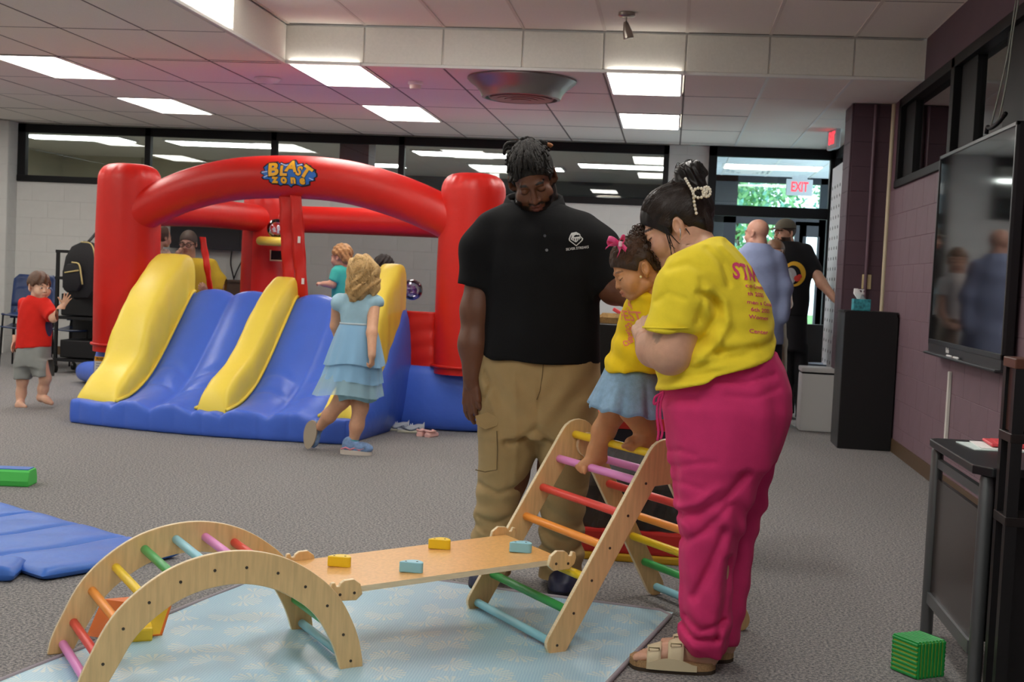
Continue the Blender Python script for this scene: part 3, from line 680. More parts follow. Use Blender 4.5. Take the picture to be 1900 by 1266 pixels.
# ================================================================== DISPLAY ON THE RIGHT WALL
t = thing('interactive_display', 'large black wall display reflecting the room', 'display', (1.73, 7.65, 0.83))
X0 = 1.665
ya, yb, za, zt_ = 6.72, 8.58, 0.90, 2.095
m = MB(); m.bb((X0+0.012, ya, za), (XR-0.035, yb, zt_), ch=0.006); m.build('case', mat('black plastic', '131315', 0.35), t)
SCR = mat('glossy black screen', '0b0c0e', 0.06, spec=0.9)
m = MB(); m.bb((X0+0.006, ya+0.022, za+0.03), (X0+0.013, yb-0.022, zt_-0.022)); m.build('screen', SCR, t)
m = MB()
m.bb((X0, ya, zt_-0.022), (X0+0.02, yb, zt_)); m.bb((X0, ya, za), (X0+0.02, yb, za+0.03)); m.bb((X0, ya, za), (X0+0.02, ya+0.022, zt_)); m.bb((X0, yb-0.022, za), (X0+0.02, yb, zt_))
m.build('bezel', mat('dark bezel', '232325', 0.3), t, bevel=0.003)
m = MB(); m.bb((X0-0.03, ya, 0.835), (X0+0.05, yb-0.01, 0.85), ch=0.004); m.bb((X0+0.0, ya, 0.85), (X0+0.05, yb-0.02, 0.90)); m.build('pen_tray', mat('dark grey plastic', '2c2c2f', 0.35), t)
for k, y in enumerate((7.90, 7.72)):
    m = MB(); m.rod((X0-0.018, y, 0.856), (X0-0.018, y-0.12, 0.856), 0.007, 10); m.build('stylus', mat('white plastic', 'e6e6e6', 0.4), t)
m = MB()
for k, hgt in enumerate((0.03, 0.018, 0.03, 0.018)): m.bb((X0-0.002, 8.02-0.022*k, 0.868), (X0+0.001, 8.008-0.022*k, 0.868+hgt))
m.build('logo', mat('white print', 'dcdcdc', 0.5), t)
# cables and bracket hanging over the display
t = thing('cable_hook', 'black hook and wire hanging over the wall display', 'cable', (1.7, 7.3, 2.1))
p0 = atX(1838, 238, 1.70); p1 = atX(1852, 228, 1.70)
m = MB(); m.tube(spline([atX(1885, 0, 1.70), atX(1868, 110, 1.70), p0], 12), 0.004, 6); m.tube(spline([atX(1890, 0, 1.70), atX(1880, 60, 1.70), atX(1868, 150, 1.70), p1], 12), 0.004, 6); m.build('wire', mat('grey wire', '8b8f86', 0.5), t, smooth=True)
m = MB(); m.tube(spline([p0+np.array([0, .09, -.02]), p0+np.array([0, .07, .015]), p0, p1, p1+np.array([0, -.15, .03])], 14), 0.012, 8); m.build('hook', BLACKF, t, smooth=True)
# conduit, raceway, switch
def strip(name, lab, cat, px, py0, py1, X, w, d, m_):
    a, b = atX(px, py0, X), atX(px, py1, X); q = MB(); q.bb((X-d, a[1]-w/2, max(0.0, min(a[2], b[2]))), (X, a[1]+w/2, max(a[2], b[2])), ch=0.003); return tag(q.build(name, m_), lab, cat)
strip('cable_raceway', 'white cable raceway on the plum wall below the display', 'raceway', 1766, 690, 845, XR-0.016, 0.035, 0.02, mat('raceway white', 'd6d3cc', 0.5))
q = MB(); q.tube([(1.735, 10.92, 0.02), (1.735, 10.92, 2.745)], 0.018, 12); tag(q.build('conduit_pipe', mat('cream paint gloss', 'cfc3a4', 0.45), smooth='auto'), 'cream painted conduit pipe running up beside the pilaster', 'pipe')
q = MB(); q.tube([(1.60, 10.975, 0.02), (1.60, 10.975, 2.745)], 0.014, 10); tag(q.build('conduit_pipe', mat('plum gloss', '6d5560', 0.4), smooth='auto'), 'plum painted conduit pipe on the face of the pilaster', 'pipe')
P = at(1608, 523, 10.98); t = thing('light_switch', 'beige light switch plate on the dark pilaster', 'switch', P)
q = MB(); q.box((P[0], 10.985, P[2]), (0.075, 0.008, 0.12), ch=0.003); q.build('plate', mat('ivory plastic', 'd8c898', 0.4), t)
q = MB(); q.box((P[0], 10.977, P[2]), (0.012, 0.014, 0.024), ch=0.002); q.build('toggle', mat('ivory toggle', 'c9b888', 0.4), t)
for k, (px, py, h) in enumerate(((1585, 455, 0.32), (1582, 520, 0.12))):
    P = atX(px, py, XR-0.022); q = MB(); q.bb((XR-0.026, P[1]-0.17, P[2]-h*0.65), (XR-0.019, P[1]+0.17, P[2]+h*0.65)); tag(q.build('notice_sheet', mat('paper white %d' % k, ('dcdad6', 'd9a88a')[k], 0.8)), ('white paper notice taped to the glazed side of the entry', 'small orange toned notice below the white one by the pilaster')[k], 'notice')
# ================================================================== CABINET, BIN AND SMALL THINGS BY THE ENTRY
BK_ = mat('black laminate', '141416', 0.42); 
t = thing('black_cabinet', 'tall black lectern cabinet with rounded top beside the pilaster', 'cabinet', (1.53, 10.3, 0))
za = at(1610, 578, 10.1)[2]
prof = [(1.335, 0), (1.735, 0), (1.735, za-0.05), (1.722, za-0.015), (1.695, za), (1.36, za), (1.335, za-0.01)]
m = MB(); m.prism(prof, lambda p: (p[0], 10.1, p[1]), lambda p: (p[0], 10.125, p[1])); m.build('front_panel', BK_, t, bevel=0.004)
m = MB(); m.bb((1.335, 10.125, 0), (1.36, 10.52, za-0.02)); m.build('side_panel', mat('grey black laminate', '2b2c2f', 0.35), t, bevel=0.003)
m = MB(); m.bb((1.70, 10.125, 0), (1.725, 10.52, za-0.02)); m.build('side_panel', BK_, t, bevel=0.003)
m = MB(); m.bb((1.33, 10.12, za-0.02), (1.735, 10.53, za-0.0005)); m.build('top', BK_, t, bevel=0.003)
m = MB(); m.bb((1.36, 10.14, 0.5), (1.70, 10.5, 0.52)); m.build('shelf', BK_, t)
t = thing('tissue_box', 'teal tissue box with a white tissue on the black cabinet', 'tissue box', at(1598, 577, 10.3))
P = at(1597, 577, 10.25); P[2] = za
m = MB(); m.box((P[0], P[1], za+0.045), (0.13, 0.11, 0.09), ch=0.003); m.build('box', mat('teal carton', '3d9aa6', 0.5, noise=(40, 0.5)), t)
m = MB()
for k in range(5):
    a = k*1.25; m.loft([[(P[0]-0.02+0.012*math.cos(a+u), P[1]+0.012*math.sin(a+u), za+0.088), (P[0]-0.03+0.04*math.cos(a+u*1.4)*0.8, P[1]+0.02*math.sin(a+u), za+0.13), (P[0]-0.045+0.015*math.cos(a+u*2), P[1]+0.01*math.sin(a+u), za+0.17)] for u in (0, 0.5, 1.0, 1.4)], caps=False, closed_u=False)
m.build('tissue', mat('tissue paper', 'eef0f0', 0.9), t, smooth=True)
t = thing('sanitizer_bottle', 'small clear pump bottle behind the tissue box', 'bottle', (P[0]+0.03, P[1]+0.12, za))
m = MB(); m.lathe((P[0]+0.025, P[1]+0.13, za), [(0.028, 0), (0.03, 0.01), (0.03, 0.09), (0.012, 0.11), (0.012, 0.125)], 16); m.build('bottle', mat('clear plastic', 'dfeef0', 0.1, trans=0.6), t, smooth='auto')
m = MB(); m.lathe((P[0]+0.025, P[1]+0.13, za+0.125), [(0.014, 0), (0.014, 0.015), (0.006, 0.018), (0.006, 0.035)], 12); m.bb((P[0]-0.01, P[1]+0.123, za+0.158), (P[0]+0.035, P[1]+0.137, za+0.166)); m.build('pump', mat('white plastic', 'e6e6e6', 0.4), t)
t = thing('trash_can', 'white step trash can standing left of the black cabinet', 'trash can', (1.29, 11.3, 0))
zt2 = at(1512, 682, 11.15)[2]; WM = mat('white enamel', 'd9d9d7', 0.35)
m = MB(); m.box((1.29, 11.30, zt2*0.45), (0.285, 0.28, zt2*0.9), ch=0.02); m.build('body', WM, t, smooth='auto')
m = MB(); m.box((1.29, 11.30, zt2*0.955), (0.292, 0.287, zt2*0.075), ch=0.012); m.build('lid', WM, t, smooth='auto')
m = MB(); m.box((1.29, 11.30, zt2*0.91), (0.28, 0.275, zt2*0.03)); m.build('seal', BLACKF, t)
# round side table and chair behind the bin
t = thing('office_chair', 'black padded chair behind the white trash can', 'chair', (1.3, 12.6, 0))
P = at(1520, 640, 12.6)
m = MB(); m.box((P[0]-0.02, 12.75, P[2]-0.02), (0.46, 0.06, 0.42), Matrix.Rotation(-0.12, 3, 'X'), ch=0.025); m.build('backrest', BK_, t, smooth='auto')
m = MB(); m.box((P[0], 12.5, 0.45), (0.46, 0.46, 0.07), ch=0.03); m.build('seat', BK_, t, smooth='auto')
for sx in (-1, 1):
    for sy in (-1, 1):
        m = MB(); m.rod((P[0]+sx*0.2, 12.5+sy*0.19, 0.0), (P[0]+sx*0.2, 12.5+sy*0.19, 0.43), 0.014, 8); m.build('leg', BLACKF, t)
m = MB(); m.bb((P[0]-0.02, 12.74, 0.46), (P[0]+0.02, 12.77, P[2]-0.1)); m.build('spine', BLACKF, t)
t = thing('grey_tray', 'pale grey round tray lying on the black chair seat', 'tray', (P[0]+0.02, 12.45, 0.486)); m = MB(); m.lathe((P[0]+0.02, 12.45, 0.488), [(0.13, 0), (0.15, 0.02), (0.145, 0.022), (0.125, 0.006)], 24); m.build('dish', mat('pale blue grey plastic', '9fb0c4', 0.4), t, smooth='auto')
t = thing('perforated_panel', 'tall white perforated panel standing by the entry', 'panel', (1.5, 12.7, 0))
HX = 1.485; ztp = atX(1569, 297, HX)[2]; y0_, y1_ = atX(1569, 297, HX)[1], atX(1545, 318, HX)[1]
m = MB(); m.bb((HX, y0_, 0.05), (HX+0.02, y1_, ztp)); m.build('sheet', mat('white perforated sheet', 'cdd2d6', 0.5), t, bevel=0.004)
hm = MB(); hm.tube([(0, 0, 0), (-0.002, 0, 0)], 0.016, 8); hme = mesh('hole', hm.V, hm.F, mat('hole shadow grey', '3c4046', 0.8))
ny, nz = 5, 20
for i in range(ny):
    for j in range(nz):
        o = link('hole', hme, t); o.matrix_basis = Matrix.Translation((HX-0.0005, y0_+(i+0.5)*(y1_-y0_)/ny, 0.35+j*(ztp-0.45)/nz))
m = MB()
for y in (y0_+0.02, y1_-0.02): m.bb((HX-0.1, y-0.02, 0), (HX+0.12, y+0.02, 0.05))
m.build('foot', BLACKF, t)
# exit signs
def exit_sign(P, rz, lab):
    t = thing('exit_sign', lab, 'sign', P); R = Matrix.Rotation(rz, 3, 'Z')
    m = MB(); m.box(P, (0.32, 0.04, 0.2), R, ch=0.004); m.build('housing', mat('grey white metal', 'c9ccd0', 0.5), t)
    m = MB(); c = Vector(P)+Vector((0, 0, 0.12)); m.box(c, (0.18, 0.06, 0.05), R); m.build('canopy', mat('grey white metal', 'c9ccd0', 0.5), t)
    V, F = text_mesh('EXIT', 0.165, 0.004)
    V = [tuple(Vector(P)+R @ Vector((v[0]*0.62, -0.022, v[1]))) for v in V]; link('lettering', mesh('lettering', V, F, mat('red lit letters', 'ff4a55', 0.5, emit=('ff3340', 1.4))), t)
P = at(1483, 348, 16.4); exit_sign(tuple(P), 0.06, 'white exit sign with red letters hanging in the vestibule')
P = at(1551, 258, 12.9); exit_sign((P[0]-0.02, P[1], P[2]), -1.42, 'red lit exit sign seen edge on at the ceiling by the pilaster')
# ================================================================== CEILING FITTINGS
P = fl(963, 150, ZC); cx, cy = -1.24, 10.2
t = thing('ceiling_diffuser', 'large round metal air diffuser hanging from the low ceiling', 'vent', (cx, cy, ZC)); MET = mat('satin metal', '8f8a87', 0.38, metal=0.85)
m = MB(); m.lathe((cx, cy, ZC), [(0.43, 0.0), (0.432, -0.012), (0.41, -0.035), (0.36, -0.07), (0.325, -0.115), (0.31, -0.15), (0.285, -0.155), (0.28, -0.13)], 64); m.build('cone', MET, t, smooth='auto')
for k, r in enumerate((0.255, 0.2, 0.145, 0.09)):
    m = MB(); m.lathe((cx, cy, ZC-0.15-0.004*k), [(r, 0.0), (r-0.03, 0.03), (r-0.036, 0.026), (r-0.008, -0.006)], 48); m.build('ring', mat('dull red grey metal', '8a6f6d', 0.4, metal=0.7), t, smooth='auto')
P = fl(771, 152, ZC); t = thing('smoke_detector', 'small white smoke detector on the ceiling left of the round vent', 'smoke detector', P)
m = MB(); m.lathe(P, [(0.06, 0), (0.06, -0.02), (0.05, -0.026)], 24); m.build('base', mat('white plastic', 'e6e6e6', 0.4), t, smooth='auto')
m = MB(); m.lathe(P-np.array([0, 0, 0.026]), [(0.048, 0), (0.044, -0.03), (0.03, -0.036)], 24); m.build('sensor_head', mat('cream plastic', 'd9cdbf', 0.5), t, smooth='auto')
P = fl(497, 146, ZC); t = thing('ceiling_dome', 'shallow white dome fitting on the ceiling near the step corner', 'fitting', P)
m = MB(); m.lathe(P, [(0.105, 0), (0.1, -0.012), (0.08, -0.028), (0.05, -0.038), (0.01, -0.042)], 32); m.build('dome', mat('milky plastic', 'e2dcd8', 0.4), t, smooth='auto')
m = MB(); m.lathe(P, [(0.112, 0), (0.112, -0.006), (0.1, -0.008)], 32); m.build('rim', GRIDM, t)
P = fl(1163, 24, ZU); t = thing('spot_light', 'small brushed metal spotlight hanging from the raised ceiling', 'spotlight', P); ST = mat('brushed nickel', 'a39a90', 0.3, metal=1)
m = MB(); m.lathe(P, [(0.058, 0), (0.058, -0.022), (0.045, -0.03)], 28); m.build('canopy', ST, t, smooth='auto')
m = MB(); m.rod(P-np.array([0, 0, 0.03]), P-np.array([0.004, 0, 0.075]), 0.006, 8); m.build('stem', ST, t)
m = MB(); R = Matrix.Rotation(0.22, 3, 'Y').to_3x3(); Rm = Matrix.Rotation(-0.25, 3, 'Y')
m.lathe(P-np.array([0.004, 0, 0.07]), [(0.012, 0.01), (0.02, -0.01), (0.032, -0.06), (0.036, -0.105), (0.03, -0.11)], 20, R=Rm); m.build('lamp_head', ST, t, smooth='auto')
# ================================================================== DESK AND SHELF AT RIGHT
zd = 0.705
DT = mat('black desk laminate', '222326', 0.32); GT = mat('grey steel leg', '6d7072', 0.4, metal=0.6)
A = fl(1722, 812, zd); B = fl(1808, 866, zd)
t = thing('desk', 'black topped desk with grey metal legs at the right edge', 'desk', (1.3, 4.3, 0))
x0d, y1d = A[0], A[1]; y0d = 4.02
print('desk', A, B)
top = [(x0d+0.03, y1d), (1.72, y1d), (1.72, y0d-0.02), (B[0]+0.05, y0d-0.02), (x0d, y0d+0.04+0.0), (x0d, y1d-0.03)]
m = MB(); m.prism(top, lambda p: (p[0], p[1], zd-0.028), lambda p: (p[0], p[1], zd)); m.build('desktop', DT, t, bevel=0.004)
lg = [(x0d+0.03, y1d-0.03), (x0d+0.045, y0d+0.04), (1.66, y1d-0.03), (1.66, y0d+0.04)]
for k, (x, y) in enumerate(lg):
    m = MB(); m.rod((x, y, 0), (x, y, zd-0.03), 0.022, 16); m.build('leg', GT, t, smooth='auto')
m = MB(); m.bb((x0d+0.03, y0d+0.05, 0.16), (x0d+0.045, y1d-0.04, zd-0.14)); m.build('modesty_panel', mat('dark brown panel', '2d2624', 0.22), t)
m = MB(); m.bb((x0d+0.028, y0d+0.05, zd-0.1), (x0d+0.046, y1d-0.04, zd-0.07)); m.build('rail', GT, t)
m = MB(); m.bb((x0d+0.02, y0d+0.05, 0.12), (x0d+0.05, y1d-0.04, 0.16)); m.build('rail', GT, t)
m = MB(); m.bb((x0d+0.05, y0d+0.05, 0.16), (1.65, y0d+0.07, zd-0.03)); m.build('front_panel', BK_, t)
P = fl(1862, 832, zd); t = thing('paper_sheet', 'white papers lying on the black desk', 'paper', (P[0], P[1], zd))
m = MB(); m.box((P[0]+0.02, P[1], zd+0.002), (0.30, 0.21, 0.003), Matrix.Rotation(0.08, 3, 'Z')); m.build('sheet', mat('pale teal paper', 'cfe0dd', 0.8), t)
m = MB(); m.box((P[0]+0.05, P[1]+0.01, zd+0.005), (0.28, 0.2, 0.003), Matrix.Rotation(-0.03, 3, 'Z')); m.build('sheet', mat('paper', 'ececea', 0.8), t)
m = MB(); m.box((P[0]+0.10, P[1]+0.12, zd+0.012), (0.12, 0.05, 0.016), Matrix.Rotation(-0.3, 3, 'Z'), ch=0.003); m.build('crumpled_sheet', mat('paper', 'ececea', 0.8), t)
t = thing('red_folder', 'red folder lying on the papers on the desk', 'folder', (P[0]+0.1, P[1], zd+0.007))
m = MB(); m.box((P[0]+0.075, P[1]+0.02, zd+0.014), (0.25, 0.17, 0.010), Matrix.Rotation(-0.05, 3, 'Z'), ch=0.003); m.build('cover', mat('coral red card', 'd94a52', 0.5), t)
m = MB(); m.box((P[0]+0.085, P[1]+0.02, zd+0.02), (0.22, 0.15, 0.003), Matrix.Rotation(-0.05, 3, 'Z')); m.build('flap', mat('coral red card', 'd94a52', 0.5), t)
t = thing('shelf_unit', 'dark wood and black metal shelf unit at the right edge', 'shelf', (1.35, 3.75, 0))
ys_ = 3.84; xa = at(1850, 900, 3.98)[0]; ztp = at(1870, 665, ys_)[2]; WD = wood('walnut board', '5a3526')
for z_, th in ((ztp, 0.03), (at(1870, 805, ys_)[2], 0.028), (at(1870, 960, ys_)[2], 0.028)):
    m = MB(); m.bb((xa-0.006, ys_, z_-th), (1.7, 4.0-0.02, z_)); m.build('shelf_board', WD if z_ == ztp else mat('black brown board', '1d1817', 0.35), t, bevel=0.003)
for (x, y) in ((xa+0.012, ys_+0.018), (xa+0.012, 3.964), (1.68, ys_+0.018), (1.68, 3.964)):
    m = MB(); m.bb((x-0.016, y-0.016, 0), (x+0.016, y+0.016, ztp-0.03)); m.build('post', BK_, t)
m = MB(); m.bb((xa+0.004, ys_+0.035, at(1870, 803, ys_)[2]), (1.66, 3.945, ztp-0.031)); m.build('drawer_box', mat('dark walnut', '3a2520', 0.35), t)
m = MB(); m.bb((xa+0.02, 3.955, 0.02), (1.67, 3.972, at(1870, 960, ys_)[2]-0.03)); m.build('back_panel', BK_, t)
# green striped cube
t = thing('toy_cube', 'green striped toy cube on the carpet beside the desk', 'toy', fl(1690, 1240))
P0 = fl(1700, 1262); a = fl(1655, 1243)-P0; b = fl(1733, 1248)-P0; s_ = 0.115
a = a/np.linalg.norm(a); b = np.array([-a[1], a[0], 0]); b = b if b[1] > 0 else -b
c = P0+(a+b)*s_/2+np.array([0, 0, s_/2]); R = Matrix(((a[0], b[0], 0), (a[1], b[1], 0), (0, 0, 1)))
m = MB(); m.box(c, (s_, s_, s_), R, ch=0.006); m.build('core', mat('lime stripe', 'c9d84a', 0.5), t)
GC = mat('toy green', '1f9a45', 0.35)
nst = 8
for k in range(nst):
    q = (k+0.5)/nst-0.5
    for face, loc, dim in (('front_stripe', (0, -s_/2, q*s_), (s_*1.0, 0.008, s_/nst*0.68)), ('side_stripe', (q*s_, 0, 0), None)):
        m = MB()
        if face == 'front_stripe': m.box(Vector(c)+R @ Vector(loc), dim, R, ch=0.002); m.box(Vector(c)+R @ Vector((0, s_/2, q*s_)), dim, R, ch=0.002)
        else:
            m.box(Vector(c)+R @ Vector((0, q*s_, s_/2)), (s_*1.0, s_/nst*0.68, 0.008), R, ch=0.002); m.box(Vector(c)+R @ Vector((-s_/2, q*s_, 0)), (0.008, s_/nst*0.68, s_), R, ch=0.002); m.box(Vector(c)+R @ Vector((s_/2, q*s_, 0)), (0.008, s_/nst*0.68, s_), R, ch=0.002)
        m.build('stripe', GC, t)
# ================================================================== FAR LEFT: STACKED CHAIRS, CART, BACKPACK
NV = mat('navy plastic', '26375e', 0.35); LM = mat('black tube', '141416', 0.4)
def make_chair(P, rz, lab, z0=0.0):
    t = thing('stacking_chair', lab, 'chair', (P[0], P[1], z0), 'navy stacking chairs along the back wall'); R = Matrix.Rotation(rz, 3, 'Z')
    def W(v): q = R @ Vector(v); return (q.x+P[0], q.y+P[1], q.z+z0)
    def shell(rows, th):
        rings = []
        for row in rows:
            rings.append([W((x, y, z)) for (x, y, z) in row])
        m = MB(); m.loft(rings, caps=False, closed_u=False); return m
    rows = []
    for v in np.linspace(0, 1, 8):
        rows.append([(u*0.23*(1-0.12*(1-v)**3), -0.22+0.42*v, 0.45-0.02*math.cos(u*1.2)+0.012*(1-v)*-1-0.02*math.sin(v*PI)) for u in np.linspace(-1, 1, 9)])
    o = shell(rows, 0.01).build('seat', NV, t, smooth=True, fix=False); md = o.modifiers.new('thick', 'SOLIDIFY'); md.thickness = 0.014
    rows = []
    for v in np.linspace(0, 1, 8):
        wv = 0.235*(1 if v < 0.75 else 1-0.25*((v-0.75)/0.25)**3)
        rows.append([(u*wv, 0.21+0.06*v-0.05*u*u, 0.50+0.34*v) for u in np.linspace(-1, 1, 9)])
    o = shell(rows, 0.01).build('backrest', NV, t, smooth=True, fix=False); md = o.modifiers.new('thick', 'SOLIDIFY'); md.thickness = 0.014
    for sx in (-1, 1):
        for sy, y in ((-1, -0.17), (1, 0.17)):
            m = MB(); m.tube([W((sx*0.21, y*1.15, 0)), W((sx*0.2, y, 0.43))], 0.011, 8); m.build('leg', LM, t)
        m = MB(); m.tube([W((sx*0.2, 0.17, 0.43)), W((sx*0.2, 0.24, 0.62))], 0.011, 8); m.build('back_tube', LM, t)
chs = [((-6.2, 13.05), -0.1, 0.0, 'navy plastic chair at far left, lowest one behind the boy'), ((-6.2, 13.07), -0.1, 0.13, 'navy plastic chair behind the boy, middle of its stack'), ((-6.2, 13.09), -0.1, 0.26, 'navy plastic chair behind the boy, topmost of its stack'),
       ((-6.75, 13.0), 0.15, 0.0, 'navy plastic chair cut by the left edge of the picture, lower'), ((-6.75, 13.02), 0.15, 0.13, 'navy plastic chair cut by the left edge, topmost of its stack'),
       ((-5.72, 13.45), -0.9, 0.0, 'navy plastic chair turned sideways right of the boy, lower'), ((-5.72, 13.45), -0.9, 0.13, 'navy plastic chair turned sideways right of the boy, topmost')]
for (P, rz, z0, lab) in chs: make_chair(P, rz, lab, z0)
t = thing('rolling_cart', 'black rolling cart the backpack hangs on', 'cart', (-5.45, 12.6, 0)); c = at(150, 600, 12.6)
for z_ in (0.12, 0.55, 0.95):
    m = MB(); m.bb((c[0]-0.22, 12.45, z_), (c[0]+0.35, 12.9, z_+0.03)); m.build('shelf', BK_, t)
for sx in (-0.2, 0.33):
    for y in (12.47, 12.88):
        m = MB(); m.bb((c[0]+sx-0.015, y-0.015, 0.08), (c[0]+sx+0.015, y+0.015, 1.25)); m.build('post', BK_, t)
        m = MB(); m.lathe((c[0]+sx, y, 0.04), [(0.012, -0.016), (0.038, -0.014), (0.04, 0.0), (0.038, 0.014), (0.012, 0.016)], 14, R=Matrix.Rotation(PI/2, 3, 'Y')); m.build('caster', mat('black rubber', '0f0f10', 0.4), t, smooth='auto')
m = MB(); m.bb((c[0]-0.21, 12.86, 0.1), (c[0]+0.34, 12.88, 0.98)); m.build('back_panel', BK_, t)
m = MB(); m.bb((c[0]-0.22, 12.45, 1.22), (c[0]+0.35, 12.48, 1.25)); m.build('push_bar', BK_, t)
m = MB(); m.box((c[0]+0.05, 12.66, 0.25), (0.42, 0.36, 0.18), ch=0.01); m.build('drawer', BK_, t); m = MB(); m.box((c[0]+0.05, 12.66, 0.70), (0.42, 0.36, 0.22), ch=0.01); m.build('drawer', BK_, t)
# wall screen, cables and brown cabinet seen through the bouncer netting
P = at(395, 432, 14.7); t = thing('wall_screen', 'black flat screen on the back wall seen through the netting', 'screen', P)
a, b = at(320, 400, 14.68), at(452, 466, 14.68); m = MB(); m.bb((a[0], 14.62, b[2]), (b[0], 14.70, a[2]+0.1), ch=0.008); m.build('case', mat('black plastic', '131315', 0.35), t)
m = MB(); m.bb((a[0]+0.03, 14.612, b[2]+0.04), (b[0]-0.03, 14.622, a[2]+0.07)); m.build('screen', mat('matt black screen', '0d0e10', 0.3), t)
for k, pts in enumerate((((430, 466), (428, 490), (434, 518)), ((450, 482), (440, 502), (433, 520)))):
    q = MB(); q.tube(spline([at(px, py, 14.7) for px, py in pts], 10), 0.008, 6); tag(q.build('power_cable', BLACKF, smooth=True), ('black cable hanging straight below the wall screen', 'black cable slanting below the wall screen')[k], 'cable')
a, b = at(412, 519, 14.2), at(452, 560, 14.2); t = thing('brown_cabinet', 'low brown cabinet against the back wall seen through the bouncer', 'cabinet', ((a[0]+b[0])/2, 14.3, 0))
m = MB(); m.bb((a[0], 14.2, 0.05), (b[0]+0.5, 14.68, a[2]-0.02)); m.build('body', mat('brown laminate', '54402f', 0.5), t); m = MB(); m.bb((a[0]-0.02, 14.18, a[2]-0.02), (b[0]+0.52, 14.69, a[2])); m.build('top', mat('brown laminate', '54402f', 0.5), t)
# table with a paper bag behind the small child
t = thing('side_table', 'black cloth covered table behind the man and child', 'table', (-0.55, 10.6, 0)); P = at(1128, 600, 10.6)
m = MB(); m.bb((P[0]-0.5, 10.4, P[2]-0.03), (P[0]+0.25, 11.0, P[2]), ch=0.005); m.build('tabletop', BK_, t)
m = MB(); rings = []
for z_, k in ((P[2]-0.005, 1.0), (P[2]*0.5, 1.02), (0.02, 1.05)):
    rings.append([(P[0]-0.125+(0.385*k+0.012*math.sin(9*a))*max(-1, min(1, 1.5*math.cos(a))), 10.7+(0.31*k+0.012*math.sin(7*a))*max(-1, min(1, 1.5*math.sin(a))), z_) for a in np.linspace(0, 2*PI, 40, endpoint=False)])
m.loft(rings, caps=False); m.build('table_cloth', mat('black cloth', '15130f', 0.9), t, smooth=True)
t = thing('paper_bag', 'crumpled brown paper bag on the black table', 'bag', (P[0], 10.55, P[2])); c = at(1132, 588, 10.55)
m = MB(); m.loft([[(c[0]+r*math.cos(a)*(1+0.2*math.sin(5*a+k)), 10.55+0.6*r*math.sin(a), P[2]+z_) for a in np.linspace(0, 2*PI, 14, endpoint=False)] for k, (z_, r) in enumerate(((0.003, 0.09), (0.05, 0.1), (0.085, 0.06)))]); m.build('bag', mat('kraft paper', '9a7a48', 0.8, noise=(30, 0.3)), t)
m = MB(); m.box((c[0]+0.06, 10.57, P[2]+0.1), (0.09, 0.03, 0.03), Matrix.Rotation(0.5, 3, 'Y'), ch=0.006); m.build('red_tag', mat('coral red card', 'd94a52', 0.5), t)
# soft play tunnel behind the triangle
RV = mat('red vinyl', 'c92f2a', 0.4, bump=(20, 0.15)); YV2 = mat('yellow trim vinyl', 'd9ac2e', 0.5)
t = thing('play_box', 'red and yellow soft play box with dark clear sides behind the triangle', 'play box', (0.0, 5.75, 0))
y_ = 5.55; a = at(1072, 1010, y_); b = at(1300, 1065, y_); x0, x1 = a[0]-0.1, b[0]+0.15; ztb = at(1200, 800, y_)[2]; ztt = at(1200, 768, y_)[2]
fr_ = fl(1150, 1045); 
m = MB(); m.bb((x0, y_, 0.0), (x1, y_+0.7, 0.035), ch=0.01); m.build('yellow_base', YV2, t)
for dy_ in (0.005, 0.64):
    m = MB(); m.bb((x0, y_+dy_, 0.035), (x1, y_+dy_+0.055, at(1150, 985, y_)[2]), ch=0.012); m.build('lower_rail', RV, t)
m = MB(); m.bb((x0, y_, ztb), (x1, y_+0.7, ztt), ch=0.015); m.build('top_rail', RV, t)
m = MB(); V = []; F = []; nu, nv = 60, 24; za_, zb2 = at(1150, 985, y_)[2], ztb
for j in range(nv+1):
    for i in range(nu+1):
        u, v = i/nu, j/nv; x = x0+(x1-x0)*u; z = za_+(zb2-za_)*v
        V.append((x, y_+0.03+0.015*math.sin(22*u+5*v)*math.sin(PI*v)+0.008*math.sin(47*u-9*v), z))
for j in range(nv):
    for i in range(nu): q = j*(nu+1)+i; F.append((q, q+1, q+nu+2, q+nu+1))
o = link('side_film', mesh('side_film', V, np.array(F), mat('dark clear vinyl', '3a3a3c', 0.12, alpha=0.82), smooth=True), t)
m = MB(); m.bb((x0, y_+0.01, zb2-0.06), (x1, y_+0.05, zb2)); m.build('dark_band', mat('dark navy band', '1b2030', 0.5), t)
m = MB(); m.bb((x0+0.03, y_+0.2, 0.04), (x1-0.03, y_+0.62, 0.3), ch=0.05); m.build('khaki_cushion', mat('khaki cushion', '7b6c54', 0.8, bump=(12, 0.6)), t)
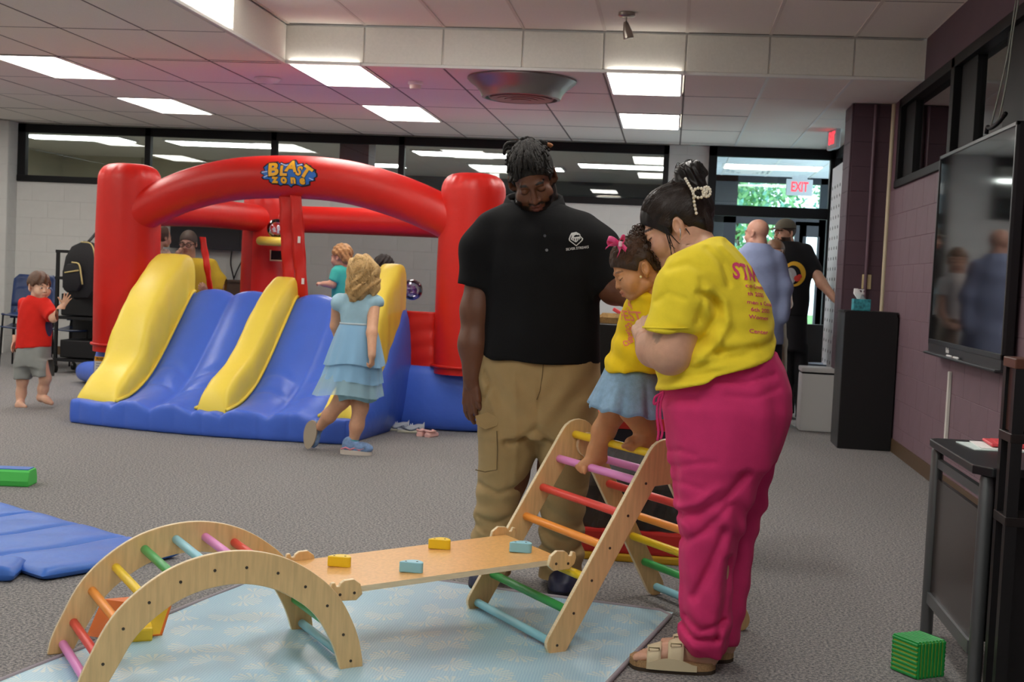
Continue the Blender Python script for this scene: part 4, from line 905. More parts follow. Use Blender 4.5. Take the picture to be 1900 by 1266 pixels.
# ================================================================== SHOES LEFT BESIDE THE BOUNCER
def shoe(P, rz, L, m_up, m_sole, lab, cat, grp, clog=False):
    t = thing('clog' if clog else 'sneaker', lab, cat, P, grp); R = Matrix.Rotation(rz, 3, 'Z')
    def W(v): q = R @ Vector((v[0]*L, v[1]*L, v[2]*L)); return (q.x+P[0], q.y+P[1], q.z+P[2])
    def hw(u): return 0.17*(0.75+0.5*math.sin(PI*min(1, u*1.1)))*(1 if u < 0.8 else math.sqrt(max(0.02, 1-((u-0.8)/0.21)**2)))
    us = np.linspace(0.0, 1.0, 14); rings = []
    for u in us: rings.append([W((u-0.5, sx*hw(u)*k, z)) for sx, k, z in ((-1, .9, 0), (1, .9, 0), (1, 1.08, 0.05), (1, 1, 0.11), (-1, 1, 0.11), (-1, 1.08, 0.05))])
    m = MB(); m.loft(rings); m.build('sole', m_sole, t, smooth='auto')
    rings = []
    for u in us:
        h = (0.42-0.25*min(1, max(0, (u-0.25)/0.5))) if not clog else 0.36*math.sin(PI*min(1, 0.25+u*0.72))
        h = max(h, 0.13) if u < 0.97 else 0.16
        w_ = hw(u)*0.95; op = 0.10 if (u < (0.42 if not clog else 0.5) and u > 0.05) else 0.0
        rings.append([W((u-0.5, w_*math.cos(a)*(1 if math.sin(a) < .7 else .8), 0.1+(h-0.1)*math.sin(a)-(op if math.sin(a) > 0.85 else 0))) for a in np.linspace(0, PI, 13)])
    m = MB(); m.loft(rings, closed_u=False, caps=True); m.build('upper', m_up, t, smooth=True)
    if clog:
        m = MB(); m.tube([W((-0.42*math.cos(a)-0.05, 0.19*math.sin(a), 0.27)) for a in np.linspace(-1.5, 1.5, 12)], 0.018*L*4, 6, flat=0.5); m.build('heel_strap', m_up, t, smooth=True)
    else:
        for k in range(4):
            m = MB(); u = 0.45+0.07*k; m.tube([W((u-0.5, y, 0.1+0.22*math.sqrt(max(0, 1-(y/0.16)**2))*(1-k*0.1)+0.03)) for y in np.linspace(-0.1, 0.1, 6)], 0.012*L, 6); m.build('lace', mat('lace', 'd5d8dc', 0.8), t)
        for sx in (-1, 1):
            m = MB(); m.tube([W((u-0.5, sx*(hw(u)*0.99), 0.16+0.05*math.sin(u*9))) for u in np.linspace(0.2, 0.85, 8)], 0.03*L, 6); m.build('side_stripe', mat('slate stripe', '6b7688', 0.6), t, smooth=True)
SU = mat('pale grey sneaker', 'b4bcc4', 0.7); SS = mat('cream sole', 'd8d6c2', 0.6); PK = mat('pale pink foam', 'e8b8b0', 0.6)
shoe(fl(734, 799), 3.4, 0.20, SU, SS, 'pale grey sneaker farther left beside the blue slide', 'shoe', 'sneaker pair by the bouncer')
shoe(fl(762, 803), 3.4, 0.20, SU, SS, 'pale grey sneaker next to the pink clogs', 'shoe', 'sneaker pair by the bouncer')
shoe(fl(783, 808), 1.5, 0.16, PK, PK, 'pale pink clog nearer the sneakers', 'shoe', 'pink clog pair by the bouncer', True)
shoe(fl(802, 810), 1.25, 0.16, PK, PK, 'pale pink clog at the right end of the shoe row', 'shoe', 'pink clog pair by the bouncer', True)
# backpack
t = thing('backpack', 'black backpack with pale zips hanging on the cart at left', 'backpack', at(148, 560, 12.36)); BP = mat('black nylon', '17171a', 0.6, bump=(60, 0.2)); ZP = mat('pale gold zip', 'c9b77a', 0.5)
def puff(pts2, Yc, dy, m, name, parent, inset=0.72):
    q = np.array([at(px, py, Yc) for px, py in pts2]); c = q.mean(0); rings = []
    for k, (f, y) in enumerate(((inset, -dy), (0.93, -dy*0.75), (1.0, 0), (0.95, dy*0.8), (inset, dy))):
        rings.append([tuple(c+(v-c)*f+np.array([0, y, 0])) for v in q])
    mb = MB(); mb.loft(rings); return mb.build(name, m, parent, smooth='auto')
puff([(122, 540), (120, 505), (126, 475), (138, 455), (156, 447), (172, 450), (180, 470), (180, 540), (170, 556), (140, 556)], 12.33, 0.09, BP, 'body', t)
puff([(118, 535), (118, 502), (126, 490), (146, 487), (152, 500), (153, 530), (146, 541), (126, 541)], 12.22, 0.05, BP, 'front_pocket', t)
m = MB(); m.tube([at(120, 506, 12.16), at(146, 502, 12.16)], 0.008, 6); m.tube(spline([at(133, 487, 12.17), at(146, 490, 12.16), at(150, 508, 12.16), at(153, 528, 12.17)], 10), 0.008, 6); m.tube(spline([at(150, 449, 12.25), at(168, 452, 12.25), at(175, 470, 12.25), at(176, 495, 12.26)], 10), 0.007, 6); m.build('zip', ZP, t, smooth=True)
m = MB(); m.tube(spline([at(164, 449, 12.33), at(172, 440, 12.4), at(180, 432, 12.44), at(184, 445, 12.44)], 10), 0.014, 8); m.build('loop_handle', BP, t, smooth=True)
m = MB(); m.tube(spline([at(178, 456, 12.42), at(186, 500, 12.46), at(180, 545, 12.43)], 10), 0.02, 8); m.build('shoulder_strap', BP, t, smooth=True)
# ================================================================== BOUNCE HOUSE (frame: u across the front, v into the depth)
_th = math.radians(-7); HO = np.array([-2.96, 9.87, 0.0]); HX_ = np.array([math.cos(_th), math.sin(_th), 0]); HY_ = np.array([-math.sin(_th), math.cos(_th), 0])
def hb(u, v, z): q = HO+HX_*u+HY_*v; return np.array([q[0], q[1], z])
def hv(x, y, v):
    d = ray(x, y); c = np.array([0, 0, CAMZ]); k = float(np.dot(HO+HY_*v-c, HY_)/np.dot(d, HY_)); P = c+k*d; return float(np.dot(P-HO, HX_)), float(P[2])
IR = mat('red inflatable nylon', 'cf1d12', 0.42, noise=(3, 0.05), bump=(14, 0.25)); IB = mat('blue inflatable nylon', '4a70da', 0.33, noise=(3, 0.05), bump=(12, 0.3)); IY = mat('yellow inflatable nylon', 'fbe056', 0.4, noise=(3, 0.03), bump=(14, 0.25))
def net_mat():
    m = bpy.data.materials.new('dark netting'); m.use_nodes = True; nt = m.node_tree
    for n in list(nt.nodes): nt.nodes.remove(n)
    o = nt.nodes.new('ShaderNodeOutputMaterial'); t = nt.nodes.new('ShaderNodeBsdfTransparent'); d = nt.nodes.new('ShaderNodeBsdfDiffuse'); d.inputs[0].default_value = lin('2a2628')+(1,)
    mx = nt.nodes.new('ShaderNodeMixShader'); mx.inputs[0].default_value = 0.5
    nt.links.new(t.outputs[0], mx.inputs[1]); nt.links.new(d.outputs[0], mx.inputs[2]); nt.links.new(mx.outputs[0], o.inputs[0]); return m
NET = net_mat()
bh = thing('bounce_house', 'red, blue and yellow inflatable bounce house with a double slide', 'bounce house', hb(0, 0.6, 0))
def part(name, V, F, m, smooth=True, parent=bh):
    me = mesh(name, V, F, m, smooth)
    bm = bmesh.new(); bm.from_mesh(me); bmesh.ops.recalc_face_normals(bm, faces=bm.faces); bm.to_mesh(me); bm.free()
    return link(name, me, parent)
# base
def superring(u0, u1, v0, v1, z, n=96, e=5.0, bulge=0.0):
    L = []; cu, cv, a, b = (u0+u1)/2, (v0+v1)/2, (u1-u0)/2+bulge, (v1-v0)/2+bulge
    for k in range(n):
        t = 2*PI*k/n; c, s = math.cos(t), math.sin(t)
        L.append(tuple(hb(cu+a*math.copysign(abs(c)**(2/e), c), cv+b*math.copysign(abs(s)**(2/e), s), z)))
    return L
rings = []
for k in range(17):
    f_ = k/16; z = 0.49*(0.5-0.5*math.cos(PI*f_)); bl = -0.10+0.12*math.sin(PI*f_)**0.45
    rings.append(superring(-1.80, 1.76, -0.08, 2.68, z, bulge=bl, e=9.0))
m = MB(); m.loft(rings); m.build('base', IB, bh, smooth='auto')
m = MB(); m.loft([superring(-1.5, 1.5, 0.06, 2.45, z, bulge=b_) for z, b_ in ((0.47, 0), (0.505, -0.01), (0.515, -0.05))]); m.build('bounce_floor', IB, bh, smooth='auto')
# columns
def column(u, v, r, z0, z1, name):
    rings = []
    for k in range(26):
        f_ = k/25
        if f_ < 0.72: z = z0+(z1-0.14-z0)*f_/0.72; rr = r*(1+0.035*math.sin(PI*min(1, f_/0.72)))
        else:
            a = (f_-0.72)/0.28*PI/2; z = z1-0.14+0.14*math.sin(a); rr = r*max(0.02, math.cos(a))**0.45
        rip = 0.03*math.exp(-((f_-0.83)/0.07)**2)
        rings.append([tuple(hb(u+rr*math.cos(t)*(1-rip*max(0, math.sin(17*t+2*math.sin(3*t)))), v+rr*math.sin(t)*(1-rip*max(0, math.sin(17*t+2*math.sin(3*t)))), z)) for t in np.linspace(0, 2*PI, 88, endpoint=False)])
    m = MB(); m.loft(rings); return m.build(name, IR, bh, smooth='auto')
column(-1.45, 0.05, 0.25, 0.44, 1.965, 'column'); column(1.45, 0.05, 0.245, 0.44, 1.965, 'column'); column(-1.34, 2.4, 0.21, 0.44, 1.93, 'column'); column(1.4, 2.4, 0.21, 0.44, 1.93, 'column')
for u in (-1.45, 1.45):
    m = MB(); m.tube([hb(u+0.262*math.cos(t), 0.05+0.262*math.sin(t), 0.5) for t in np.linspace(0, 2*PI, 40, endpoint=False)], 0.012, 6, closed=True); m.build('column_seam', IR, bh, smooth=True)
# front arch
ap = spline([(-1.42, 1.50), (-1.22, 1.625), (-0.9, 1.765), (-0.5, 1.862), (-0.04, 1.893), (0.42, 1.872), (0.85, 1.775), (1.2, 1.648), (1.42, 1.53)], 60)
ar = [0.155+0.012*math.sin(PI*k/59) for k in range(60)]
m = MB(); m.tube([hb(p[0], 0.0, p[1]) for p in ap], ar, 48); archo = m.build('front_arch', IR, bh, smooth='auto')
# roof tubes
for pts, name in (([(-1.4, 0.15, 1.60), (-1.37, 1.2, 1.64), (-1.34, 2.3, 1.645)], 'side_tube'), ([(1.42, 0.15, 1.60), (1.41, 1.2, 1.64), (1.4, 2.3, 1.645)], 'side_tube'), ([(-1.25, 2.42, 1.655), (0, 2.44, 1.66), (1.3, 2.42, 1.655)], 'back_tube')):
    m = MB(); m.tube([hb(*p) for p in spline(pts, 24)], [0.13]*24, 36); m.build(name, IR, bh, smooth='auto')
# netting and low walls
def wallp(a, b, z0, z1, m, name, th=0.012, sag=0.0):
    V = []; F = []; n = 20
    for j in range(7):
        for i in range(n+1):
            f_ = i/n; zz = z0+(z1-z0)*j/6; u = a[0]+(b[0]-a[0])*f_; v = a[1]+(b[1]-a[1])*f_
            w_ = sag*math.sin(PI*f_)+0.006*math.sin(23*f_+j); V.append(hb(u, v+w_, zz))
    for j in range(6):
        for i in range(n): q = j*(n+1)+i; F.append((q, q+1, q+n+2, q+n+1))
    return part(name, V, F, m)
wallp((-1.2, 2.42), (1.25, 2.42), 0.78, 1.56, NET, 'netting'); wallp((-1.2, 2.42), (1.25, 2.42), 0.48, 0.78, IR, 'low_wall')
wallp((-1.42, 0.2), (-1.36, 2.3), 0.8, 1.55, NET, 'netting'); wallp((-1.42, 0.2), (-1.36, 2.3), 0.48, 0.8, IR, 'low_wall')
wallp((1.43, 0.2), (1.41, 2.3), 0.8, 1.55, NET, 'netting'); wallp((1.43, 0.2), (1.41, 2.3), 0.48, 0.8, IR, 'low_wall')
# slide
LP = [tuple(q) for q in spline([(-0.04, 0.955), (-0.10, 0.945), (-0.18, 0.865), (-0.33, 0.695), (-0.5, 0.505), (-0.62, 0.385), (-0.72, 0.305), (-0.85, 0.235), (-0.97, 0.195), (-1.12, 0.17)], 60)]
def hs_(u, v, z): return hb(u, v*(1+0.12*max(0.0, 1-((u+0.1)/1.05)**2)), z)
lpv = np.array([p[0] for p in LP][::-1]); lpz = np.array([p[1] for p in LP][::-1])
def lane(v): return float(np.interp(v, lpv, lpz))
U0, U1 = -1.14, 0.97
us = np.linspace(U0, U1, 120); vs = np.linspace(-0.04, -1.12, 60); V = []; F = []
lanes = ((-0.77, -0.11), (0.10, 0.76))
def topz(u, v):
    z = lane(v)
    for a, b in lanes:
        if a < u < b:
            w_ = (u-a)/(b-a); z += 0.055*abs(math.sin(2*PI*w_))**0.6-0.02
            for vc in (-0.64, -0.80): z -= 0.02*math.exp(-((v-vc-0.03*math.sin(9*w_))/0.022)**2)*abs(math.sin(2*PI*w_))
    if v < -1.0:
        z += 0.004*math.sin(u*34+2*math.sin(u*9))*min(1, (-1.0-v)/0.08)
    return z
rows = []
for v in vs: rows.append([hs_(u, v, topz(u, v)) for u in us])
nf = 16
for k in range(1, nf+1):    # rounded front down to the floor
    a = k/nf*PI; rr = []
    for u in us:
        zt_ = topz(u, -1.12); b_ = 0.05+0.022*abs(math.sin(u*15.3+0.6))**0.4
        rr.append(hs_(u, -1.12-b_*math.sin(a)**0.3, zt_*0.5*(1+math.copysign(abs(math.cos(a))**0.55, math.cos(a)))))
    rows.append(rr)
n1 = len(us); V = [p for r in rows for p in r]
for j in range(len(rows)-1):
    for i in range(n1-1): q = j*n1+i; F.append((q, q+1, q+n1+1, q+n1))
# sides, bulged
for sgn, ui in ((-1, 0), (1, n1-1)):
    idx = []
    for j in range(len(vs)):
        zt_ = V[j*n1+ui][2]; col = [j*n1+ui]
        for q in range(1, 9):
            f_ = q/8; col.append(len(V)); V.append(hs_(us[ui]+sgn*0.07*math.sin(PI*f_)**0.6*min(1, zt_/0.5), vs[j], zt_*(1-f_)))
        idx.append(col)
    fr = [(len(vs)-1+k)*n1+ui for k in range(0, nf+1)]; F.append(tuple(fr[1:]+idx[-1][::-1]))
    for j in range(len(idx)-1):
        for q in range(8): F.append((idx[j][q], idx[j][q+1], idx[j+1][q+1], idx[j+1][q]))
part('slide', V, F, IB)
def bolster(u0, u1, prof, name):
    pv = np.array([p[0] for p in prof][::-1]); pz = np.array([p[1] for p in prof][::-1]); rings = []
    for v in np.linspace(-0.06, -1.11, 50):
        zt_ = float(np.interp(v, pv, pz)); zb_2 = lane(v)-0.06; w_ = (u1-u0)/2; cu = (u0+u1)/2
        sl = 1+0.03*math.sin(v*38)*math.sin(v*11); ring = []
        for t in np.linspace(0, PI, 17):
            c, s = math.cos(t), math.sin(t); ring.append(tuple(hs_(cu+w_*sl*math.copysign(abs(c)**0.4, c), v, zb_2+(zt_-zb_2)*abs(s)**0.42)))
        rings.append(ring)
    # smooth kink towards the foot
    m = MB(); m.loft(rings); return m.build(name, IY, bh, smooth='auto')
PL = spline([(-0.06, 1.255), (-0.13, 1.245), (-0.26, 1.15), (-0.40, 1.04), (-0.49, 0.955), (-0.60, 0.83), (-0.68, 0.71), (-0.735, 0.60), (-0.785, 0.49), (-0.85, 0.42), (-0.94, 0.36), (-1.03, 0.29), (-1.085, 0.225), (-1.11, 0.17)], 70)
PM = spline([(-0.06, 1.115), (-0.12, 1.09), (-0.27, 0.99), (-0.446, 0.83), (-0.6, 0.655), (-0.70, 0.555), (-0.79, 0.485), (-0.90, 0.425), (-0.99, 0.37), (-1.07, 0.29), (-1.11, 0.17)], 70)
bolster(-1.15, -0.78, PL, 'side_bolster'); bolster(-0.12, 0.105, PM, 'middle_bolster'); bolster(0.765, 0.985, PL, 'side_bolster')
# red ribbed edge along the bolsters
for u0, P_ in ((-0.775, PL), (0.108, PM), (-0.125, PM), (0.76, PL)):
    m = MB(); m.tube([hs_(u0, v, lane(v)+0.012) for v in np.linspace(-0.06, -1.11, 40)], 0.012, 8); m.build('lane_piping', IY, bh, smooth=True)
# curtain straps
def strap(p0, p1, w0, w1, name, v0=-0.05, wav=0.005, m_=IR):
    V = []; F = []; n = 24
    for k in range(n+1):
        f_ = k/n; u = p0[0]+(p1[0]-p0[0])*f_; z = p0[1]+(p1[1]-p0[1])*f_; w_ = w0+(w1-w0)*f_
        for q in range(5): g = q/4-0.5; V.append(hb(u+g*w_, v0+wav*math.sin(7*f_*PI+3*g)+0.02*g*math.sin(5*f_), z))
    for k in range(n):
        for q in range(4): i = k*5+q; F.append((i, i+1, i+6, i+5))
    o = part(name, V, F, m_); md = o.modifiers.new('thick', 'SOLIDIFY'); md.thickness = 0.006; return o
strap((-0.035, 1.76), (0.03, 0.93), 0.115, 0.10, 'curtain'); s2 = strap((0.055, 1.76), (0.15, 0.91), 0.09, 0.105, 'curtain', -0.075)
for px, py, h_ in ((555, 445, 11), (562, 522, 10)):
    u, z = hv(px, py, -0.1); q = MB(); q.box(hb(u, -0.1, z), (0.022, 0.004, h_*0.0046), Matrix.Rotation(_th, 3, 'Z')); adopt(q.build('velcro_patch', mat('white velcro', 'e8e0dc', 0.9)), s2)
uA, zA = hv(376, 440, 0.3); uB, zB = hv(392, 545, 0.3); strap((uA, zA), (uB, zB), 0.05, 0.05, 'entry_strap', 0.3)
uA, zA = hv(782, 578, 0.0); strap((1.09, zA), (1.10, 0.47), 0.25, 0.28, 'skirt', -0.02, 0.004)
# hoop with backboard pocket
u, z = hv(504, 448, 2.02)
m = MB(); m.tube([hb(u+0.105*math.cos(t), 2.02+0.105*math.sin(t), z) for t in np.linspace(0, 2*PI, 36, endpoint=False)], 0.042, 14, closed=True); m.build('hoop', IY, bh, smooth=True)
m = MB(); m.box(hb(u+0.02, 2.17, z-0.13), (0.17, 0.02, 0.09), Matrix.Rotation(_th, 3, 'Z')); m.build('pocket', mat('dark pocket', '2a1512', 0.9), bh)
m = MB(); m.tube([hb(u+0.02+a_, 2.158, z-0.13+b_) for a_, b_ in ((-0.09, 0.05), (-0.09, -0.05), (0.09, -0.05), (0.09, 0.05))], 0.008, 6); m.build('pocket_rim', mat('cream webbing', 'd6b48a', 0.8), bh)
m = MB(); uu, zz = hv(475, 470, 2.2); m.tube([hb(uu, 2.2, z+0.05), hb(uu, 2.2, 0.55)], 0.008, 6); m.build('webbing', mat('cream webbing', 'd6b48a', 0.8), bh)
# clear balls
CLR = pane_mat('clear ball vinyl', (0.93, 0.92, 0.95), 0.08)
def ball(P, r, lab, bits=None, name='clear_ball'):
    t = thing(name, lab, 'ball', P-np.array([0, 0, r])); bm = bmesh.new(); bmesh.ops.create_icosphere(bm, subdivisions=4, radius=r, matrix=Matrix.Translation(Vector([float(v) for v in P])))
    me = bpy.data.meshes.new('skin'); bm.to_mesh(me); bm.free(); me.materials.append(CLR); me.polygons.foreach_set('use_smooth', np.ones(len(me.polygons), dtype=bool)); link('skin', me, t)
    rg = np.random.default_rng(3); m = MB()
    for k in range(bits[1] if bits else 6):
        d = rg.normal(size=3); d /= np.linalg.norm(d); c = P+d*r*rg.uniform(0.3, 0.85); m.box(c, (r*.3, r*.1, r*.25), Matrix.Rotation(rg.uniform(0, 6), 3, tuple(d)))
    m.build('confetti', bits[0] if bits else mat('silver confetti', 'e8e8ee', 0.3), t)
u, z = hv(512, 424, 2.0); ball(hb(u, 2.02, z), 0.095, 'small clear ball resting in the yellow hoop')
u, z = hv(765, 538, 0.95); BALLP = hb(u, 0.95, z); ball(BALLP, 0.088, 'clear ball with purple confetti held by the hidden child', (mat('purple confetti', '7d5a9c', 0.4), 26))
# warning label
u, z = hv(189, 677, -0.24)
t = part('warning_label', [hb(u-0.075, -0.225, z-0.08), hb(u+0.075, -0.225, z-0.08), hb(u+0.075, -0.225, z+0.035), hb(u-0.075, -0.225, z+0.035)], [(0, 1, 2, 3)], mat('label white', 'd5d5d0', 0.6), False)
part('warning_header', [hb(u-0.075, -0.226, z+0.025), hb(u+0.075, -0.226, z+0.025), hb(u+0.075, -0.226, z+0.062), hb(u-0.075, -0.226, z+0.062)], [(0, 1, 2, 3)], mat('label orange', 'e8a21c', 0.6), False, t)
Vt, Ft = text_mesh('WARNING', 0.034, 0.001); link('warning_text', mesh('warning_text', [hb(u+0.005+v[0]*0.8, -0.2275, z+0.043+v[1]) for v in Vt], Ft, BLACKF), t)
for k in range(4): part('label_line', [hb(u-0.06, -0.2265, z+0.01-0.02*k), hb(u+0.05, -0.2265, z+0.01-0.02*k), hb(u+0.05, -0.2265, z+0.004-0.02*k), hb(u-0.06, -0.2265, z+0.004-0.02*k)], [(0, 1, 2, 3)], mat('print grey', '8a8a8a', 0.8), False, t)
# blower sleeve at the left
m = MB(); a = hb(-1.72, 0.6, 0.13); b = np.array(fl(150, 708)); b[2] = 0.10; m.tube(spline([a, (a+b)/2+np.array([0, 0, .02]), b], 12), [0.12, 0.12, 0.12, 0.115, 0.11, 0.11, 0.108, 0.106, 0.105, 0.10, 0.09, 0.05], 18); m.build('blower_sleeve', IB, bh, smooth='auto')
# logo patch on the arch
LC = np.array([hv(537, 322, -0.16)[0], hv(537, 322, -0.16)[1]]); sc = 1/2400*9.75*1.005
def lpx(x, y): return ((x-537)*sc+(y-322)*sc*0.045, -(y-322)*sc+(x-537)*sc*0.045*-1*-0.0)
def poly(pts): return np.array([(*lpx(x, y), 0) for x, y in pts]), [tuple(range(len(pts)))]
def lg(x, y): return (460+x/11.875, 280+y/11.875)
splash = [(300, 380), (380, 300), (450, 270), (620, 250), (660, 290), (690, 255), (780, 290), (880, 270), (930, 210), (1010, 195), (1070, 250), (1100, 290), (1210, 265), (1230, 315), (1290, 300), (1400, 320), (1420, 385), (1530, 400), (1530, 455), (1565, 490), (1570, 550), (1510, 585), (1520, 640), (1400, 660), (1390, 730), (1290, 755), (1180, 770), (1110, 745), (1040, 740), (980, 760), (940, 795), (880, 745), (760, 745), (690, 770), (640, 735), (510, 735), (440, 690), (440, 645), (310, 640), (270, 600), (330, 555), (245, 510), (270, 460), (340, 455)]
cx_, cy_ = 900, 500
out_ = [lg(cx_+(x-cx_)*1.05, cy_+(y-cy_)*1.09) for x, y in splash]; inn = [lg(cx_+(x-cx_)*0.99, cy_+(y-cy_)*0.98) for x, y in splash]
LBK = mat('logo black', '15121a', 0.45); LBL = mat('logo blue', '2d6fc4', 0.45); LYE = mat('logo yellow', 'f5b52c', 0.4); LLB = mat('logo light', 'c8d8f0', 0.4)
o3 = hb(LC[0], -0.3, LC[1]); zz_ = np.array([0, 0, 1.0])
V, F = poly(out_); lgo = decal('logo_outline', V, F, LBK, bh, archo, o3, HX_, zz_, HY_, 0.003, 0.03)
V, F = poly(inn); decal('logo_splash', V, F, LBL, lgo, archo, o3, HX_, zz_, HY_, 0.006, 0.03)
for pts in ([(255, 480), (400, 460), (400, 478), (265, 505)], [(310, 590), (400, 550), (410, 566), (320, 612)], [(1420, 410), (1515, 405), (1515, 425), (1425, 430)], [(1400, 580), (1500, 620), (1490, 640), (1400, 600)], [(690, 262), (820, 310), (890, 300), (890, 322), (815, 330), (690, 285)], [(1085, 310), (1200, 272), (1212, 296), (1090, 330)]):
    V, F = poly([lg(*p) for p in pts]); decal('logo_highlight', V, F, LLB, lgo, archo, o3, HX_, zz_, HY_, 0.008, 0.03)
def letter(ch, x, y, h, rot, wx=1.0, bold=0.03):
    V, F = text_mesh(ch, 1.0, bold); V = V[:, :2]; c = (V.max(0)+V.min(0))/2; V = (V-c)/(V[:, 1].max()-V[:, 1].min()); ca, sa = math.cos(rot), math.sin(rot)
    px, py = lg(x, y); ox, oz = lpx(px, py); s = h/11.875*sc
    for k, (mm, sc_, off) in enumerate(((LBK, 1.16, 0.009), (LYE, 1.0, 0.012))):
        W = np.array([(ox+s*sc_*(v[0]*wx*ca-v[1]*sa), oz+s*sc_*(v[0]*wx*sa+v[1]*ca)) for v in V])
        decal('logo_letter', np.c_[W, np.zeros(len(W))], F, mm, lgo, archo, o3, HX_, zz_, HY_, off, 0.04)
letter('B', 545, 415, 300, 0.12, 1.15, 0.045); letter('L', 790, 440, 240, 0.05, 1.1, 0.05); letter('A', 970, 335, 260, -0.05, 1.15, 0.05); letter('S', 1165, 435, 220, -0.3, 1.0, 0.04); letter('T', 1330, 455, 270, -0.52, 1.1, 0.05)
letter('z', 580, 655, 140, 0.0, 1.1, 0.06); letter('o', 795, 655, 150, 0.0, 1.0, 0.06); letter('n', 1020, 655, 140, 0.0, 1.0, 0.06); letter('e', 1240, 665, 150, 0.0, 1.0, 0.06)
# ================================================================== IMPLICIT MODELLING TOOLKIT (bodies, clothes, hair)
def A_(v): return np.array(v, dtype=float)
def smin(a, b, k):
    if k <= 0: return np.minimum(a, b)
    h = np.clip(0.5+0.5*(b-a)/k, 0, 1); return b*(1-h)+a*h-k*h*(1-h)
def smax(a, b, k): return -smin(-a, -b, k)
def cap(a, b, ra, rb):
    a, b = A_(a), A_(b); ba = b-a; L = float(ba@ba)+1e-12
    def f(P):
        h = np.clip((P-a)@ba/L, 0, 1); return np.linalg.norm(P-a-h[:, None]*ba, axis=1)-(ra+(rb-ra)*h)
    return f
def chain(pts, rs, k=0.015):
    fs = [cap(pts[i], pts[i+1], rs[i], rs[i+1]) for i in range(len(pts)-1)]
    def f(P):
        d = fs[0](P)
        for g in fs[1:]: d = smin(d, g(P), k)
        return d
    return f
def ell(c, r, R=None):
    c, r = A_(c), A_(r)
    def f(P):
        q = P-c
        if R is not None: q = q@R
        k0 = np.linalg.norm(q/r, axis=1); k1 = np.linalg.norm(q/(r*r), axis=1)+1e-9
        return k0*(k0-1)/k1
    return f
def U(k, *fs):
    def f(P):
        d = fs[0](P)
        for g in fs[1:]: d = smin(d, g(P), k)
        return d
    return f
def SUB(k, f0, g0): return lambda P: smax(f0(P), -g0(P), k)
def INT(k, f0, g0): return lambda P: smax(f0(P), g0(P), k)
def HALF(p, n):
    p, n = A_(p), A_(n); n = n/np.linalg.norm(n); return lambda P: (P-p)@n     # keeps the side against n
def GROW(f0, e): return lambda P: f0(P)-e
def WRINK(f0, amp, fr, seed=0):
    """cloth folds: smooth ripples pushed into a surface"""
    rg = np.random.default_rng(seed); K = rg.normal(size=(5, 3))*np.array(fr); ph = rg.uniform(0, 6, 5)
    def f(P):
        w = 0
        for i in range(5): w = w+np.sin(P@K[i]+ph[i]+1.3*np.sin(P@K[(i+1) % 5]*0.6))
        return f0(P)+amp*w/2.2
    return f
def CREASE(f0, lines, yc):
    """lines: (points, width, amount): fold lines on the side facing -y; amount > 0 pushes a groove in, < 0 lifts a ridge"""
    gs = [(chain([A_(q)*A_((1, 0, 1)) for q in pts], [0.0]*len(pts), 0.0), w, a) for pts, w, a in lines]
    def f(P):
        d = f0(P); near = (np.abs(d) < 0.08) & (P[:, 1] < yc+0.05)
        if not near.any(): return d
        Q = P[near].copy(); m = np.clip((yc+0.04-Q[:, 1])/0.08, 0, 1); Q[:, 1] = 0; e = np.zeros(len(Q))
        for g, w, a in gs: e += a*np.exp(-(g(Q)/w)**2)
        d = d.copy(); d[near] += e*m; return d
    return f
def loft(rows, e=2.0, k=0.01, yaw=0.0):
    """rows: (z, cx, cy, half width x, half depth y) -> solid with (super)elliptic sections"""
    T = sorted(rows); T = A_(T); zz = T[:, 0]; n = max(24, len(zz)*8); zs = np.linspace(zz[0], zz[-1], n)
    # smooth interpolation
    D = np.stack([np.interp(zs, zz, T[:, i]) for i in range(1, 5)], 1)
    w = np.array([1, 2, 3, 2, 1.0]); w /= w.sum(); pad = np.vstack([D[:1]]*2+[D]+[D[-1:]]*2)
    D = sum(w[i]*pad[i:i+n] for i in range(5)); c_, s_ = math.cos(yaw), math.sin(yaw)
    def f(P):
        z = np.clip(P[:, 2], zs[0], zs[-1]); cx, cy, a, b = (np.interp(z, zs, D[:, i]) for i in range(4))
        dx, dy = P[:, 0]-cx, P[:, 1]-cy
        if yaw: dx, dy = dx*c_+dy*s_, -dx*s_+dy*c_
        if e == 2: q = np.sqrt((dx/a)**2+(dy/b)**2)
        else: q = ((np.abs(dx)/a)**e+(np.abs(dy)/b)**e)**(1/e)
        d = (q-1)*np.minimum(a, b); dz = np.abs(P[:, 2]-z)
        return np.where(dz > 0, np.sqrt(np.maximum(d, 0)**2+dz**2), np.maximum(d, np.maximum(zs[0]-P[:, 2], P[:, 2]-zs[-1])))
    return f
